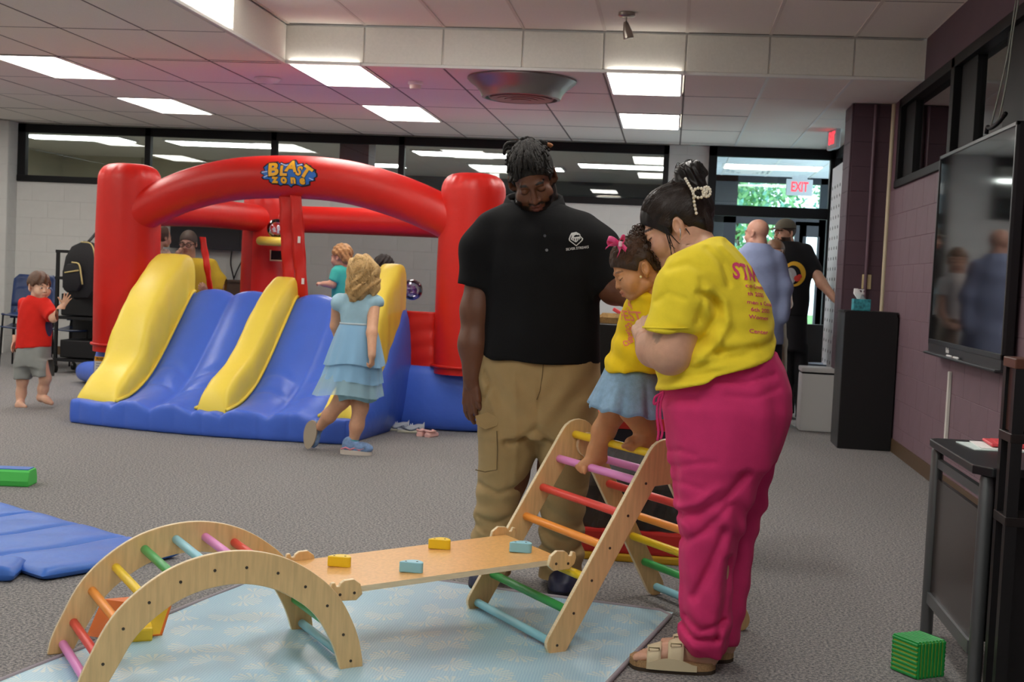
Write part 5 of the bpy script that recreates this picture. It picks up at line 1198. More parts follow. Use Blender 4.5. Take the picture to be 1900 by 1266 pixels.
def surf(fn, lo, hi, h):
    """surface nets over a box, evaluated finely only near the surface"""
    lo, hi = A_(lo), A_(hi); B = 5; n = np.ceil((hi-lo)/h).astype(int)+1; n = ((n+B-1)//B)*B
    nc = n//B+1; g = [lo[i]+np.arange(nc[i])*B*h for i in range(3)]
    P = np.stack(np.meshgrid(*g, indexing='ij'), -1).reshape(-1, 3); Dc = fn(P).reshape(nc)
    near = np.abs(Dc) < B*h*1.5
    blk = near[:-1, :-1, :-1].copy()
    for i in (0, 1):
        for j in (0, 1):
            for k in (0, 1): blk |= near[i:nc[0]-1+i, j:nc[1]-1+j, k:nc[2]-1+k]
    D = np.repeat(np.repeat(np.repeat(Dc[:-1, :-1, :-1], B, 0), B, 1), B, 2)
    D = np.where(D > 0, 1.0, -1.0)*B*h
    Mk = np.repeat(np.repeat(np.repeat(blk, B, 0), B, 1), B, 2); ix = np.argwhere(Mk)
    if len(ix) == 0: return np.zeros((0, 3)), np.zeros((0, 4), int)
    D[Mk] = fn(lo+ix*h)
    s = D < 0; N = D.shape
    cs = [s[i:N[0]-1+i, j:N[1]-1+j, k:N[2]-1+k] for i in (0, 1) for j in (0, 1) for k in (0, 1)]
    any_ = cs[0].copy(); all_ = cs[0].copy()
    for c in cs[1:]: any_ |= c; all_ &= c
    act = np.argwhere(any_ & ~all_); idx = -np.ones((N[0]-1, N[1]-1, N[2]-1), int); idx[tuple(act.T)] = np.arange(len(act))
    acc = np.zeros((len(act), 3)); cnt = np.zeros(len(act)); cor = [(i, j, k) for i in (0, 1) for j in (0, 1) for k in (0, 1)]
    val = {c: D[tuple((act+np.array(c)).T)] for c in cor}
    for a in cor:
        for ax in range(3):
            if a[ax]: continue
            b = tuple(1 if q == ax else a[q] for q in range(3)); va, vb = val[a], val[b]; m = (va < 0) != (vb < 0); t = np.where(m, va/(va-vb+1e-20), 0)
            p = np.tile(A_(a), (len(act), 1)); p[:, ax] = t; acc[m] += p[m]; cnt[m] += 1
    V = lo+(act+acc/cnt[:, None])*h; Fs = []
    for ax in range(3):
        o1, o2 = [q for q in range(3) if q != ax]; sl = [slice(0, N[q]-1) for q in range(3)]; sl2 = list(sl); sl2[ax] = slice(1, N[ax])
        e = s[tuple(sl)] != s[tuple(sl2)]; e[tuple(slice(0, 1) if q == o1 else slice(None) for q in range(3))] = False; e[tuple(slice(0, 1) if q == o2 else slice(None) for q in range(3))] = False
        E = np.argwhere(e); inside = s[tuple(sl)][tuple(E.T)]
        d1 = np.zeros(3, int); d1[o1] = 1; d2 = np.zeros(3, int); d2[o2] = 1
        q = [idx[tuple(E.T)], idx[tuple((E-d1).T)], idx[tuple((E-d1-d2).T)], idx[tuple((E-d2).T)]]
        Q = np.stack(q, 1); flip = inside if ax != 1 else ~inside
        Q[flip] = Q[flip][:, ::-1]; Fs.append(Q[(Q >= 0).all(1)])
    F = np.vstack(Fs)[:, ::-1]; return V, F
def fuse(parts):
    V = np.vstack([p[0] for p in parts]); F = []; o = 0
    for p in parts: F.append(p[1]+o); o += len(p[0])
    return V, np.vstack(F)
def sculpt(name, fn, boxes, m, parent, colf=None):
    """boxes: list of (lo, hi, cell). One mesh object."""
    V, F = fuse([surf(fn, *b) for b in boxes])
    cols = colf(V) if colf is not None else None
    return link(name, mesh(name, V, F, m, smooth=True, cols=cols), parent)
def bounds(pts, pad):
    p = A_(pts); return p.min(0)-pad, p.max(0)+pad
# ---- head
class Head:
    def __init__(s, origin, fwd, up, scale=1.0, child=False, male=False):
        s.o = A_(origin); f = A_(fwd); f = f/np.linalg.norm(f); u = A_(up); u = u-f*(u@f); u /= np.linalg.norm(u); x = np.cross(f, u)   # x: the person's right..left axis
        s.R = np.stack([x, -f, u], 1); s.k = scale; s.child = child; s.male = male
    def loc(s, P): return ((P-s.o)@s.R)/s.k
    def w(s, p): return s.o+s.R@(A_(p)*s.k)
    def wrap(s, f): return lambda P: f(s.loc(P))*s.k
    def skull(s):
        if s.child: return U(0.02, ell((0, 0.008, 0.036), (0.079, 0.095, 0.086)), ell((0, -0.034, -0.03), (0.063, 0.058, 0.062)))
        return U(0.02, ell((0, 0.012, 0.034), (0.076, 0.097, 0.086)), ell((0, -0.036, -0.042), (0.058, 0.057, 0.074)))
    def sdf(s, neck=0.055, fat=0.0):
        c = s.child
        base = s.skull()
        chin = ell((0, -0.068, -0.092 if not c else -0.074), (0.024, 0.02, 0.02)); jaw = U(0.02, cap((-0.05, -0.005, -0.062), (-0.016, -0.066, -0.096 if not c else -0.08), 0.022, 0.018), cap((0.05, -0.005, -0.062), (0.016, -0.066, -0.096 if not c else -0.08), 0.022, 0.018))
        ck = 0.028+(0.008 if c else 0)+fat; cheeks = U(0.01, ell((-0.034, -0.062, -0.034), (ck, 0.03, ck)), ell((0.034, -0.062, -0.034), (ck, 0.03, ck)))
        if c: nose = U(0.008, cap((0, -0.09, 0.0), (0, -0.103, -0.028), 0.007, 0.0095), ell((0.009, -0.095, -0.03), (0.007, 0.007, 0.006)), ell((-0.009, -0.095, -0.03), (0.007, 0.007, 0.006)))
        else: nose = U(0.008, cap((0, -0.092, 0.008), (0, -0.112, -0.032), 0.008, 0.0115), ell((0.0125 if s.male else 0.0105, -0.101, -0.036), (0.0095, 0.009, 0.0075)), ell((-0.0125 if s.male else -0.0105, -0.101, -0.036), (0.0095, 0.009, 0.0075)))
        brow = cap((-0.033, -0.082, 0.02), (0.033, -0.082, 0.02), 0.012, 0.012)
        sock = U(0.0, ell((-0.031, -0.104, 0.003), (0.017, 0.017, 0.012)), ell((0.031, -0.104, 0.003), (0.017, 0.017, 0.012)))
        lids = U(0.0, ell((-0.031, -0.081, 0.001), (0.0145, 0.0135, 0.0125)), ell((0.031, -0.081, 0.001), (0.0145, 0.0135, 0.0125)))
        zl_ = -0.062 if not c else -0.055
        lips = U(0.003, chain([(-0.022, -0.086, zl_), (-0.008, -0.0975, zl_+0.003), (0.008, -0.0975, zl_+0.003), (0.022, -0.086, zl_)], [0.004, 0.0062, 0.0062, 0.004], 0.004), chain([(-0.019, -0.087, zl_-0.009), (0, -0.096, zl_-0.011), (0.019, -0.087, zl_-0.009)], [0.004, 0.0072, 0.004], 0.004))
        mouthpad = ell((0, -0.068, zl_-0.004), (0.03, 0.026, 0.024)); slit = cap((-0.021, -0.1, zl_-0.0045), (0.021, -0.1, zl_-0.0045), 0.0022, 0.0022)
        ears = []
        for sx in (-1, 1):
            Re = np.array(Matrix.Rotation(sx*0.35, 3, 'Z') @ Matrix.Rotation(-0.2, 3, 'X'))
            e = U(0.004, ell((sx*0.083, 0.012, -0.004), (0.0085, 0.019, 0.029), Re), ell((sx*0.078, 0.006, -0.028), (0.007, 0.010, 0.012), Re))
            ears.append(SUB(0.004, e, ell((sx*0.091, 0.008, -0.001), (0.009, 0.010, 0.018), Re)))
        nk = cap((0, 0.03, -0.05), (0, 0.045, -0.17), neck, neck*1.06)
        f = U(0.018, base, chin, jaw, cheeks); f = U(0.012, f, brow, mouthpad); f = SUB(0.012, f, sock); f = U(0.004, f, lids); f = U(0.009, f, nose); f = U(0.004, f, lips); f = SUB(0.004, f, slit)
        f = U(0.006, f, *ears); f = U(0.025, f, nk); return s.wrap(f)
    def paint(s, V, C, skin, lip, brow, beard=None, eyes='closed', blush=None):
        q = s.loc(V); c = s.child; zl_ = -0.062 if not c else -0.055; ok = (np.abs(q) < 0.16).all(1)
        def blend(mask, col): C[mask] = lin(col)
        front = (q[:, 1] < -0.05) & ok
        if beard:
            b = (ok & (q[:, 1] < 0.02) & (q[:, 2] < -0.035) & (np.abs(q[:, 0]) > 0.008) & ((np.abs(q[:, 0]) > 0.05) | (q[:, 2] < -0.072) | ((np.abs(q[:, 2]+0.052) < 0.006) & (np.abs(q[:, 0]) < 0.028)) | (np.abs(q[:, 0]) > 0.03) & (q[:, 2] < -0.055))) | (ok & (q[:, 2] < -0.078) & (q[:, 1] < 0.0))
            blend(b & (q[:, 2] > -0.125), beard)
        dl = np.minimum(np.abs(q[:, 2]-(zl_+0.003))*1.0, np.abs(q[:, 2]-(zl_-0.011))); blend(front & (np.abs(q[:, 0]) < 0.024-0.6*np.abs(q[:, 2]-zl_+0.004)) & (q[:, 2] < zl_+0.0075) & (q[:, 2] > zl_-0.0165) & (q[:, 1] < -0.084), lip)
        ax = np.abs(q[:, 0]); blend(front & (ax > 0.014) & (ax < 0.048) & (np.abs(q[:, 2]-(0.0235+0.004*np.sin((ax-0.014)/0.034*PI))) < 0.0036-0.04*np.maximum(0, ax-0.036)), brow)
        if eyes == 'closed': blend(front & (np.abs(ax-0.031) < 0.0155) & (np.abs(q[:, 2]-(-0.0065+0.006*((ax-0.031)/0.0155)**2)) < 0.0021) & (q[:, 1] < -0.078), '1c1412')
        blend(front & (np.abs(ax-0.0065) < 0.0032) & (np.abs(q[:, 2]-(-0.0415 if not c else -0.034)) < 0.0026) & (q[:, 1] < -0.094), brow)
        return C
def skin_mat(name, rough=0.5): return mat(name, 'b08070', rough, vcol=True, sss=0.12, noise=(60, 0.04), bump=(220, 0.08))
def cloth(name, c, rough=0.85, fine=(380, 0.12), noise=(25, 0.04)): return mat(name, c, rough, spec=0.25, noise=noise, bump=fine, sheen=0.04)
def base_col(V, skin, var=0.05, seed=0):
    C = np.tile(A_(lin(skin)), (len(V), 1)); rg = np.random.default_rng(seed); K = rg.normal(size=(4, 3))*18
    w = sum(np.sin(V@K[i]+i) for i in range(4))/4; return C*(1+var*w)[:, None]
# ---- hand: W wrist, D direction to the knuckles, N normal of the back of the hand, S palm length, side: +1 thumb on D x N
def hand(W, D, N, S, side, curls=(0.5, 0.5, 0.55, 0.6), spread=0.12, thumb=(0.5, 0.35), fat=1.0):
    W, D, N = A_(W), A_(D), A_(N); D /= np.linalg.norm(D); N = N-D*(N@D); N /= np.linalg.norm(N); T = np.cross(D, N)*side
    fs = []; tips = []
    kx = (0.31, 0.10, -0.11, -0.31); ky = (0.93, 1.0, 0.95, 0.84); fl_ = (0.74, 0.82, 0.75, 0.58); rr = (0.105, 0.108, 0.1, 0.088)
    palm = [cap(W, W+D*S*0.25, 0.24*S*fat, 0.26*S*fat)]
    for i in range(4):
        k = W+D*S*ky[i]+T*S*kx[i]; palm.append(cap(W+D*S*0.18+T*S*kx[i]*0.55, k, 0.17*S*fat, 0.125*S*fat))
    f = U(0.05*S, *palm)
    for i in range(4):
        k = W+D*S*ky[i]+T*S*kx[i]; a = spread*(1.5-i); ang = 0.0; p = k; pts = [p]; L = fl_[i]*S
        d0 = D*math.cos(a)+T*math.sin(a)
        for j, (seg, bend) in enumerate(((0.45, 0.75), (0.3, 1.0), (0.25, 0.7))):
            ang += curls[i]*bend; d = d0*math.cos(ang)-N*math.sin(ang); p = p+d*L*seg; pts.append(p)
        fs.append(chain(pts, [rr[i]*S*fat, rr[i]*S*0.95*fat, rr[i]*S*0.86*fat, rr[i]*S*0.72*fat], 0.02*S)); tips.append(p)
    b = W+D*S*0.22+T*S*0.2; a, cu = thumb
    d1 = D*math.cos(a)+T*math.sin(a)-N*0.25; d1 /= np.linalg.norm(d1); p1 = b+d1*S*0.42; d2 = D*math.cos(a-cu)+T*math.sin(a-cu)-N*(0.25+cu*0.6); d2 /= np.linalg.norm(d2); p2 = p1+d2*S*0.30; p3 = p2+d2*S*0.25
    th = chain([b, p1, p2, p3], [0.17*S*fat, 0.125*S*fat, 0.112*S*fat, 0.085*S*fat], 0.03*S)
    g = U(0.015*S, f, fs[0]); 
    for q in fs[1:]: g = U(0.012*S, g, q)
    return U(0.03*S, g, th), [W]+tips+[p3, W+D*S]
# ---- strands laid over a head
def strands(name, head, fn, m, parent, n, start, end, r=0.0016, seed=1, lift=0.002, steps=12, wob=0.004):
    """fn: hair surface; curves run from start(t) to end(t) over it (head coordinates)"""
    rg = np.random.default_rng(seed); M_ = MB()
    paths = np.array([[A_(start(t))*(1-u)+A_(end(t))*u+rg.normal(size=3)*wob*math.sin(PI*u) for u in np.linspace(0, 1, steps)] for t in rg.random(n)])
    P = head.o+(paths.reshape(-1, 3)*head.k)@head.R.T
    for _ in range(7):
        e = 1e-4; d = fn(P); G = np.stack([(fn(P+np.eye(3)[i]*e)-d)/e for i in range(3)], 1); G /= np.linalg.norm(G, axis=1)[:, None]+1e-9
        P = P-G*(d-lift*head.k)[:, None]*0.8
    P = P.reshape(n, steps, 3)
    for k in range(n): M_.tube(P[k], [r*head.k*(0.4+0.6*math.sin(PI*min(1, (i+0.6)/steps))) for i in range(steps)], 4, caps=False)
    o = M_.build(name, m, parent, smooth=True, fix=False); o['kind'] = 'stuff'; return o
# ================================================================== PEOPLE NEAR THE CAMERA
def row(y, xl, xr, Yc, b, k=0.0):
    """section of a body from its outline at picture row y, at depth Yc, half depth b"""
    p, q = at(xl, y, Yc), at(xr, y, Yc); return ((p[2]+q[2])/2, (p[0]+q[0])/2, Yc+k, (q[0]-p[0])/2, b)
def pr(px, Y): return px*Y/FPX
PUPIL = mat('dark eye', '120c0a', 0.15); EYEW = mat('eye white', 'e8e2da', 0.2)
# ------------------------------------------------------------------ WOMAN
def woman():
    t = thing('person', 'woman in yellow staff T-shirt and pink trousers holding the small child', 'person', (0.1, 4.12, 0))
    SK = skin_mat('warm light skin'); skin = 'd3a287'; Y = 4.12
    hd = Head(at(1252, 420, 4.24), (-0.87, 0.04, -0.48), (-0.44, -0.03, 0.9), 1.03)
    neck_top = hd.w((0, 0.03, -0.06)); neck_b = at(1298, 472, 4.16)
    sh = at(1276, 525, 3.985); el = at(1244, 655, 3.93); wr = at(1199, 636, 4.05)
    hf, hp = hand(at(1197, 632, 4.07), at(1190, 590, 4.16)-at(1197, 632, 4.07), (-0.35, -0.9, 0.1), 0.098, 1, (1.25, 1.25, 1.3, 1.3), 0.04, (0.55, 0.6), 1.05)
    sh2 = at(1262, 520, 4.27); el2 = at(1235, 640, 4.42); wr2 = at(1180, 640, 4.50)
    h2, hp2 = hand(wr2, (-0.9, 0.3, 0.1), (0.3, 0.9, 0.2), 0.088, -1, (0.5, 0.5, 0.5, 0.5))
    head = hd.sdf(0.056, 0.004)
    arm = chain([sh, at(1252, 600, 3.95), el], [0.075, 0.076, 0.062], 0.03); fore = chain([el, at(1214, 648, 4.0), wr], [0.062, 0.052, 0.036], 0.03)
    arm2 = chain([sh2, el2, wr2], [0.07, 0.058, 0.034], 0.03)
    necks = cap(neck_top, neck_b, 0.055, 0.06)
    torso = loft([row(455, 1265, 1340, Y, 0.09), row(500, 1250, 1375, Y, 0.13), row(560, 1238, 1398, Y, 0.14), row(640, 1240, 1405, Y, 0.145), row(720, 1255, 1425, Y, 0.155), row(800, 1270, 1420, Y, 0.15)])
    legs = []
    for Yl, dx in ((4.07, 0), (4.21, 22)):
        legs.append(chain([at(1345+dx, 760, Yl), at(1320+dx, 960, Yl), at(1308+dx, 1180, Yl), at(1306+dx, 1216, Yl)], [0.13, 0.085, 0.05, 0.042], 0.05))
    # feet in sandals: foot along -x
    feet = []
    for (tx, ty, hx, hy, Yf) in ((1178, 1222, 1312, 1226, 4.055), (1228, 1196, 1345, 1206, 4.20)):
        tz = 0.042; toe = at(tx, ty, Yf); heel = at(hx, hy, Yf); toe = np.array([toe[0], Yf, tz]); heel = np.array([heel[0], Yf, 0.052])
        d = toe-heel; L = np.linalg.norm(d); d /= L; n = np.array([0, 1, 0.0]); f_ = U(0.02, cap(heel, heel+d*L*0.72+np.array([0, 0, -0.004]), 0.03, 0.026), cap(heel+d*L*0.1+np.array([0, 0, 0.04]), heel+d*L*0.6+np.array([0, 0, 0.012]), 0.034, 0.024))
        f_ = U(0.02, f_, ell(heel+d*L*0.66, (0.045, 0.04, 0.02)))
        for i in range(5):
            o_ = (i-2)*0.0165; a = heel+d*L*(0.72)+n*o_; b = heel+d*L*(1.0-0.035*abs(i-(0.6 if Yf < 4.1 else 3.4)))+n*o_*1.12
            f_ = U(0.006, f_, cap(a, b+np.array([0, 0, -0.004]), 0.0105, 0.0088 if i not in (0,) else 0.0115))
        feet.append(f_)
    body = U(0.03, head, necks, torso); body = U(0.03, body, arm, arm2); body = U(0.03, body, fore); body = U(0.012, body, hf, h2); body = U(0.03, body, *legs); body = U(0.025, body, *feet)
    def colf(V):
        C = base_col(V, skin, 0.05); C = hd.paint(V, C, skin, 'b8766c', '3a2720')
        q = hd.loc(V); ck = np.exp(-(((np.abs(q[:, 0])-0.045)/0.03)**2+((q[:, 2]+0.03)/0.03)**2+((q[:, 1]+0.07)/0.04)**2)); C = C*(1-0.25*ck[:, None])+A_(lin('c97a6a'))*0.25*ck[:, None]
        # tattoo below the sleeve
        a = at(1218, 632, 3.88); b = at(1246, 628, 3.88); z = V-a
        pxx = (V[:, 0]-a[0])/pr(1, 3.9); pzz = -(V[:, 2]-a[2])/pr(1, 3.9)
        m = (V[:, 1] < 3.93) & (np.abs(pxx) < 9-0.75*np.maximum(0, pzz+5)) & (pzz > -14) & (pzz < 8); C[m] = C[m]*0.5+A_(lin('5a5f58'))*0.5
        m = (V[:, 1] < 3.93) & (pxx > 13) & (pxx < 32) & (np.abs(np.sin(pxx*0.55)) < 0.28) & (pzz > -16) & (pzz < 2); C[m] = C[m]*0.6+A_(lin('5a5f58'))*0.4
        for (tx, ty, Yf) in ((1178, 1222, 4.055),): pass
        return C
    lo, hi = bounds([at(1175, 300, 4.2), at(1345, 480, 4.2)], 0.03); lo[1], hi[1] = 4.06, 4.40
    hb_lo, hb_hi = bounds(hp, 0.03)
    sculpt('body', body, [((at(1180, 470, 4)[0]-0.03, 3.8, 0.0), (at(1480, 700, 4.2)[0], 4.62, at(1300, 470, 4.1)[2]), 0.009), (lo, hi, 0.0034), (hb_lo, hb_hi, 0.0034), ((at(1165, 1220, 4.05)[0], 3.98, 0.0), (at(1360, 1220, 4.2)[0], 4.30, 0.12), 0.0042)], SK, t, colf)
    # T-shirt
    YL = cloth('lemon yellow jersey', 'f5dc38'); 
    tor = loft([row(440, 1285, 1345, Y+0.01, 0.09), row(452, 1262, 1360, Y, 0.125), row(475, 1240, 1382, Y, 0.165), row(510, 1225, 1404, Y, 0.19), row(560, 1212, 1428, Y, 0.2), row(610, 1208, 1436, Y, 0.205), row(650, 1208, 1440, Y, 0.222), row(690, 1216, 1450, Y, 0.236), row(730, 1218, 1458, Y, 0.242), row(775, 1220, 1460, Y, 0.242)], 2.3)
    slv = chain([at(1292, 505, 3.995), at(1272, 540, 3.955), at(1245, 616, 3.93)], [0.085, 0.088, 0.084], 0.04)
    hem_n = at(1203, 610, 3.93)-at(1285, 622, 3.93); slv = INT(0.004, slv, HALF(at(1245, 617, 3.93), (-0.06, 0, -1)))
    slv2 = chain([at(1275, 505, 4.28), at(1245, 560, 4.36), at(1236, 600, 4.39)], [0.085, 0.085, 0.08], 0.04)
    hemA, hemB = at(1224, 718, 4.12), at(1440, 660, 4.12); hd_ = hemB-hemA; nrm = np.array([hd_[2], 0, -hd_[0]]); nrm = nrm if nrm[2] < 0 else -nrm
    fold = lambda P: 0.0
    tor2 = INT(0.006, tor, HALF((hemA+hemB)/2, nrm))
    bulge = chain([at(1300, 700, 3.95), at(1400, 668, 3.98), at(1432, 655, 4.08)], [0.03, 0.035, 0.03], 0.03)
    shirt = U(0.035, tor2, slv, slv2)
    def folds(P):
        d = shirt(P); u = (P[:, 0]-at(1300, 600, 4)[0]); z = P[:, 2]; zh = hemA[2]+(P[:, 0]-hemA[0])/(hemB[0]-hemA[0])*(hemB[2]-hemA[2])
        g = np.exp(-np.maximum(0, z-zh)/0.085); d = d+0.006*g*np.sin((z-zh)*95+9*u+2*np.sin(11*u+P[:, 1]*8))
        c0 = at(1320, 560, 4); w = np.exp(-(((P[:, 0]-c0[0])/0.05)**2+((z-c0[2])/0.12)**2)); d = d+0.013*w*np.sin((P[:, 0]-c0[0])*60+(z-c0[2])*35)
        c1 = at(1290, 640, 4); w = np.exp(-(((P[:, 0]-c1[0])/0.12)**2+((z-c1[2])/0.06)**2)); d = d+0.012*w*np.sin((z-c1[2])*75+(P[:, 0]-c1[0])*38)
        return d
    def q_(pts, Yq): return [at(x, y, Yq) for x, y in pts]
    shf = WRINK(CREASE(folds, [(q_([(1296, 545), (1322, 556), (1330, 585), (1312, 620), (1282, 650)], 3.94), 0.012, 0.020), (q_([(1318, 535), (1345, 560), (1350, 600), (1330, 640), (1290, 672)], 3.93), 0.014, -0.018), (q_([(1336, 600), (1346, 630), (1330, 655)], 3.93), 0.010, 0.006),
        (q_([(1232, 702), (1300, 694), (1370, 680), (1434, 655)], 3.93), 0.012, 0.006), (q_([(1236, 688), (1310, 676), (1380, 660), (1436, 640)], 3.93), 0.012, 0.010), (q_([(1285, 668), (1340, 652), (1400, 645)], 3.93), 0.010, 0.009), (q_([(1300, 706), (1350, 690), (1400, 672)], 3.93), 0.010, -0.006),
        (q_([(1312, 462), (1340, 490), (1352, 530)], 3.96), 0.010, 0.010), (q_([(1340, 455), (1372, 490), (1392, 530)], 3.98), 0.010, -0.010), (q_([(1348, 450), (1385, 488), (1405, 525)], 4.0), 0.009, 0.010),
        (q_([(1240, 500), (1275, 490), (1300, 500)], 3.95), 0.012, 0.008), (q_([(1218, 560), (1240, 545), (1270, 555)], 3.87), 0.010, 0.007), (q_([(1300, 520), (1305, 560), (1292, 600)], 3.9), 0.010, 0.010)], 4.1), 0.003, (26, 18, 24), 5)
    shf2 = INT(0.006, SUB(0.006, shf, GROW(cap(neck_top, at(1318, 446, 4.2), 0.058, 0.062), 0.004)), HALF(at(1272, 462, 4.1), (-0.45, 0.0, 0.89)))
    so_ = sculpt('t_shirt', shf2, [((at(1195, 600, 3.9)[0], 3.8, at(1300, 750, 4)[2]), (at(1465, 600, 4.3)[0], 4.5, at(1300, 430, 4.1)[2]), 0.0065)], YL, t)
    # sleeve hem seam
    Ph = [at(1245, 612, 3.93)+0.0845*np.array([math.cos(a), math.sin(a)*1.0, 0.0])+np.array([0, 0, 0.008+0.004*math.cos(a)]) for a in np.linspace(0, 2*PI, 40, endpoint=False)]
    m = MB(); m.tube(Ph, 0.003, 6, closed=True); m.build('sleeve_seam', YL, t, smooth=True)
    # print on the back
    PK_ = mat('pink print', 'e24a78', 0.7); n_ = np.array([-0.35, 0.93, 0.0])
    def lettering(txt, px, py, h, wx=1.0, bold=0.0, rot=-0.06, align='LEFT'):
        V, F = text_mesh(txt, 1.0, bold, align=align); s = pr(h, 4.0)/0.7; ca, sa = math.cos(rot), math.sin(rot)
        V2 = np.array([(s*wx*(v[0]*ca)-s*v[1]*sa, s*wx*v[0]*sa+s*v[1]*ca, 0) for v in V]); o = at(px, py, 4.0)
        decal('back_print', V2, F, PK_, t, so_, o-n_*0.1, np.array([0.93, 0.35, 0])*1.0, np.array([0, 0, 1.0]), n_, 0.0025, 0.012)
    lettering('STAFF', 1347, 503, 28, 0.85, 0.03)
    for k, (tx, x, y) in enumerate((('Knox County', 1372, 529), ('Health Fair', 1376, 544), ('Wellness Center', 1372, 559), ('Kids Zone', 1380, 573), ('Welcome', 1374, 586), ('Community', 1374, 612))):
        lettering(('co County', 'th 2025', 'men s Center', '6th 2025', 'Women', 'Center')[k], x, y, 7.0, 1.5, 0.012)
    # trousers
    PKM = cloth('raspberry linen', 'd43670', 0.8, (520, 0.2))
    hip = loft([row(650, 1300, 1440, Y, 0.18), row(680, 1232, 1458, Y+0.01, 0.205), row(720, 1222, 1471, Y+0.01, 0.225), row(760, 1228, 1470, Y+0.01, 0.23), row(800, 1238, 1456, Y+0.01, 0.22), row(850, 1244, 1440, Y+0.01, 0.20)], 2.2)
    near = loft([row(760, 1240, 1440, 4.045, 0.13), row(850, 1244, 1425, 4.04, 0.125), row(920, 1250, 1398, 4.04, 0.115), row(980, 1258, 1376, 4.045, 0.106), row(1040, 1262, 1360, 4.05, 0.1), row(1100, 1264, 1356, 4.055, 0.1), row(1160, 1260, 1356, 4.06, 0.098), row(1195, 1257, 1352, 4.06, 0.088), row(1212, 1274, 1340, 4.06, 0.06)], 2.2)
    far = loft([row(760, 1290, 1460, 4.22, 0.12), row(850, 1285, 1440, 4.22, 0.118), row(920, 1280, 1424, 4.215, 0.112), row(980, 1280, 1406, 4.205, 0.108), row(1040, 1282, 1395, 4.20, 0.104), row(1100, 1285, 1386, 4.20, 0.1), row(1160, 1285, 1376, 4.20, 0.095), row(1190, 1290, 1366, 4.205, 0.08)], 2.2)
    tro = U(0.045, hip, near); tro = U(0.02, tro, far)
    def tf(P):
        d = tro(P); z = P[:, 2]; x = P[:, 0]
        zk = at(1300, 955, 4.05)[2]; w = np.exp(-((z-zk)/0.09)**2); d = d+0.006*w*np.sin((z-zk)*55+(x-0.1)*40)
        w = np.exp(-np.maximum(0, z)/0.22); d = d+0.006*w*np.sin(z*62+x*30+2*np.sin(18*x+9*P[:, 1]))
        w = np.clip((0.95-z)/0.3, 0, 1); ang = np.arctan2(P[:, 1]-4.1, x-0.14); d = d+0.0035*w*np.sin(ang*9+z*6)
        return d
    tfc = CREASE(tf, [(q_([(1258, 962), (1300, 952), (1345, 925), (1385, 880)], 3.95), 0.014, 0.016), (q_([(1258, 945), (1290, 935), (1330, 905)], 3.94), 0.012, -0.010), (q_([(1268, 1010), (1310, 985), (1350, 940)], 3.95), 0.012, 0.012), (q_([(1290, 1110), (1320, 1050), (1345, 985)], 3.95), 0.014, 0.013), (q_([(1275, 1150), (1300, 1170), (1345, 1160)], 3.97), 0.010, 0.012), (q_([(1262, 1165), (1290, 1190), (1330, 1190)], 3.97), 0.009, 0.012), (q_([(1330, 1190), (1345, 1120), (1352, 1040)], 3.98), 0.012, 0.012),
        (q_([(1240, 846), (1262, 838), (1290, 846)], 3.92), 0.008, 0.005), (q_([(1243, 876), (1285, 862), (1325, 858)], 3.92), 0.010, 0.006), (q_([(1246, 905), (1270, 900), (1300, 908)], 3.92), 0.008, 0.005), (q_([(1330, 705), (1380, 712), (1440, 700)], 3.9), 0.008, 0.008), (q_([(1345, 735), (1400, 740), (1450, 725)], 3.9), 0.009, 0.006), (q_([(1362, 930), (1372, 970), (1376, 1040)], 4.02), 0.012, 0.004), (q_([(1230, 745), (1260, 738), (1290, 742)], 3.92), 0.008, 0.007)], 4.1)
    tf2 = INT(0.005, WRINK(tfc, 0.0032, (26, 20, 16), 8), HALF((hemA+hemB)/2+np.array([0, 0, 0.015]), -nrm))
    sculpt('trousers', tf2, [((at(1210, 800, 4)[0], 3.85, 0.04), (at(1490, 700, 4.3)[0], 4.5, at(1400, 640, 4.1)[2]), 0.0075)], PKM, t)
    m = MB()
    for k, pts in enumerate((((1232, 728), (1222, 740), (1219, 770), (1222, 800), (1220, 818)), ((1231, 730), (1226, 748), (1225, 775), (1229, 800), (1226, 815)), ((1232, 728), (1216, 737), (1214, 750), (1224, 744)))):
        m.tube(spline([at(px, py, 4.0-0.02) for px, py in pts], 18), 0.0045, 6)
    m.build('drawstring', PKM, t, smooth=True)
    m = MB(); m.tube([at(px, py, 3.955) for px, py in ((1290, 702), (1288, 760), (1292, 820))], 0.0016, 4); m.build('side_seam', PKM, t)
    # hair
    HR = mat('near black hair', '19120f', 0.42, noise=(90, 0.25))
    def hl(q):  # hairline: height above which hair grows, by depth
        return np.interp(q[:, 1], [-0.12, -0.088, -0.05, -0.025, -0.012, 0.0, 0.022, 0.034, 0.05, 0.08, 0.12], [0.058, 0.05, 0.012, -0.022, -0.012, 0.022, 0.026, -0.01, -0.05, -0.075, -0.075])
    hs = U(0.012, ell((0, 0.014, 0.036), (0.086, 0.108, 0.097)), ell((0, 0.07, -0.02), (0.062, 0.045, 0.06)), ell((0, 0.075, 0.045), (0.07, 0.055, 0.07)))
    def hair_l(q): return np.maximum(hs(q)+0.0016*np.sin(q[:, 0]*260+q[:, 2]*60)*np.sin(q[:, 1]*40), (hl(q)-q[:, 2])*0.75)
    hair = hd.wrap(hair_l); bc = at(1279, 322, 4.25)
    bun = U(0.012, ell(bc, (0.046, 0.042, 0.036)), chain([at(1262, 345, 4.24), at(1270, 320, 4.23), at(1290, 311, 4.25), at(1303, 322, 4.26)], [0.034, 0.022, 0.018, 0.018], 0.02), cap(at(1285, 335, 4.25), at(1300, 390, 4.25), 0.04, 0.045))
    def bunr(P): return bun(P)+0.0025*np.sin((P[:, 0]-bc[0])*230+(P[:, 2]-bc[2])*150+4*np.sin(P[:, 1]*60))
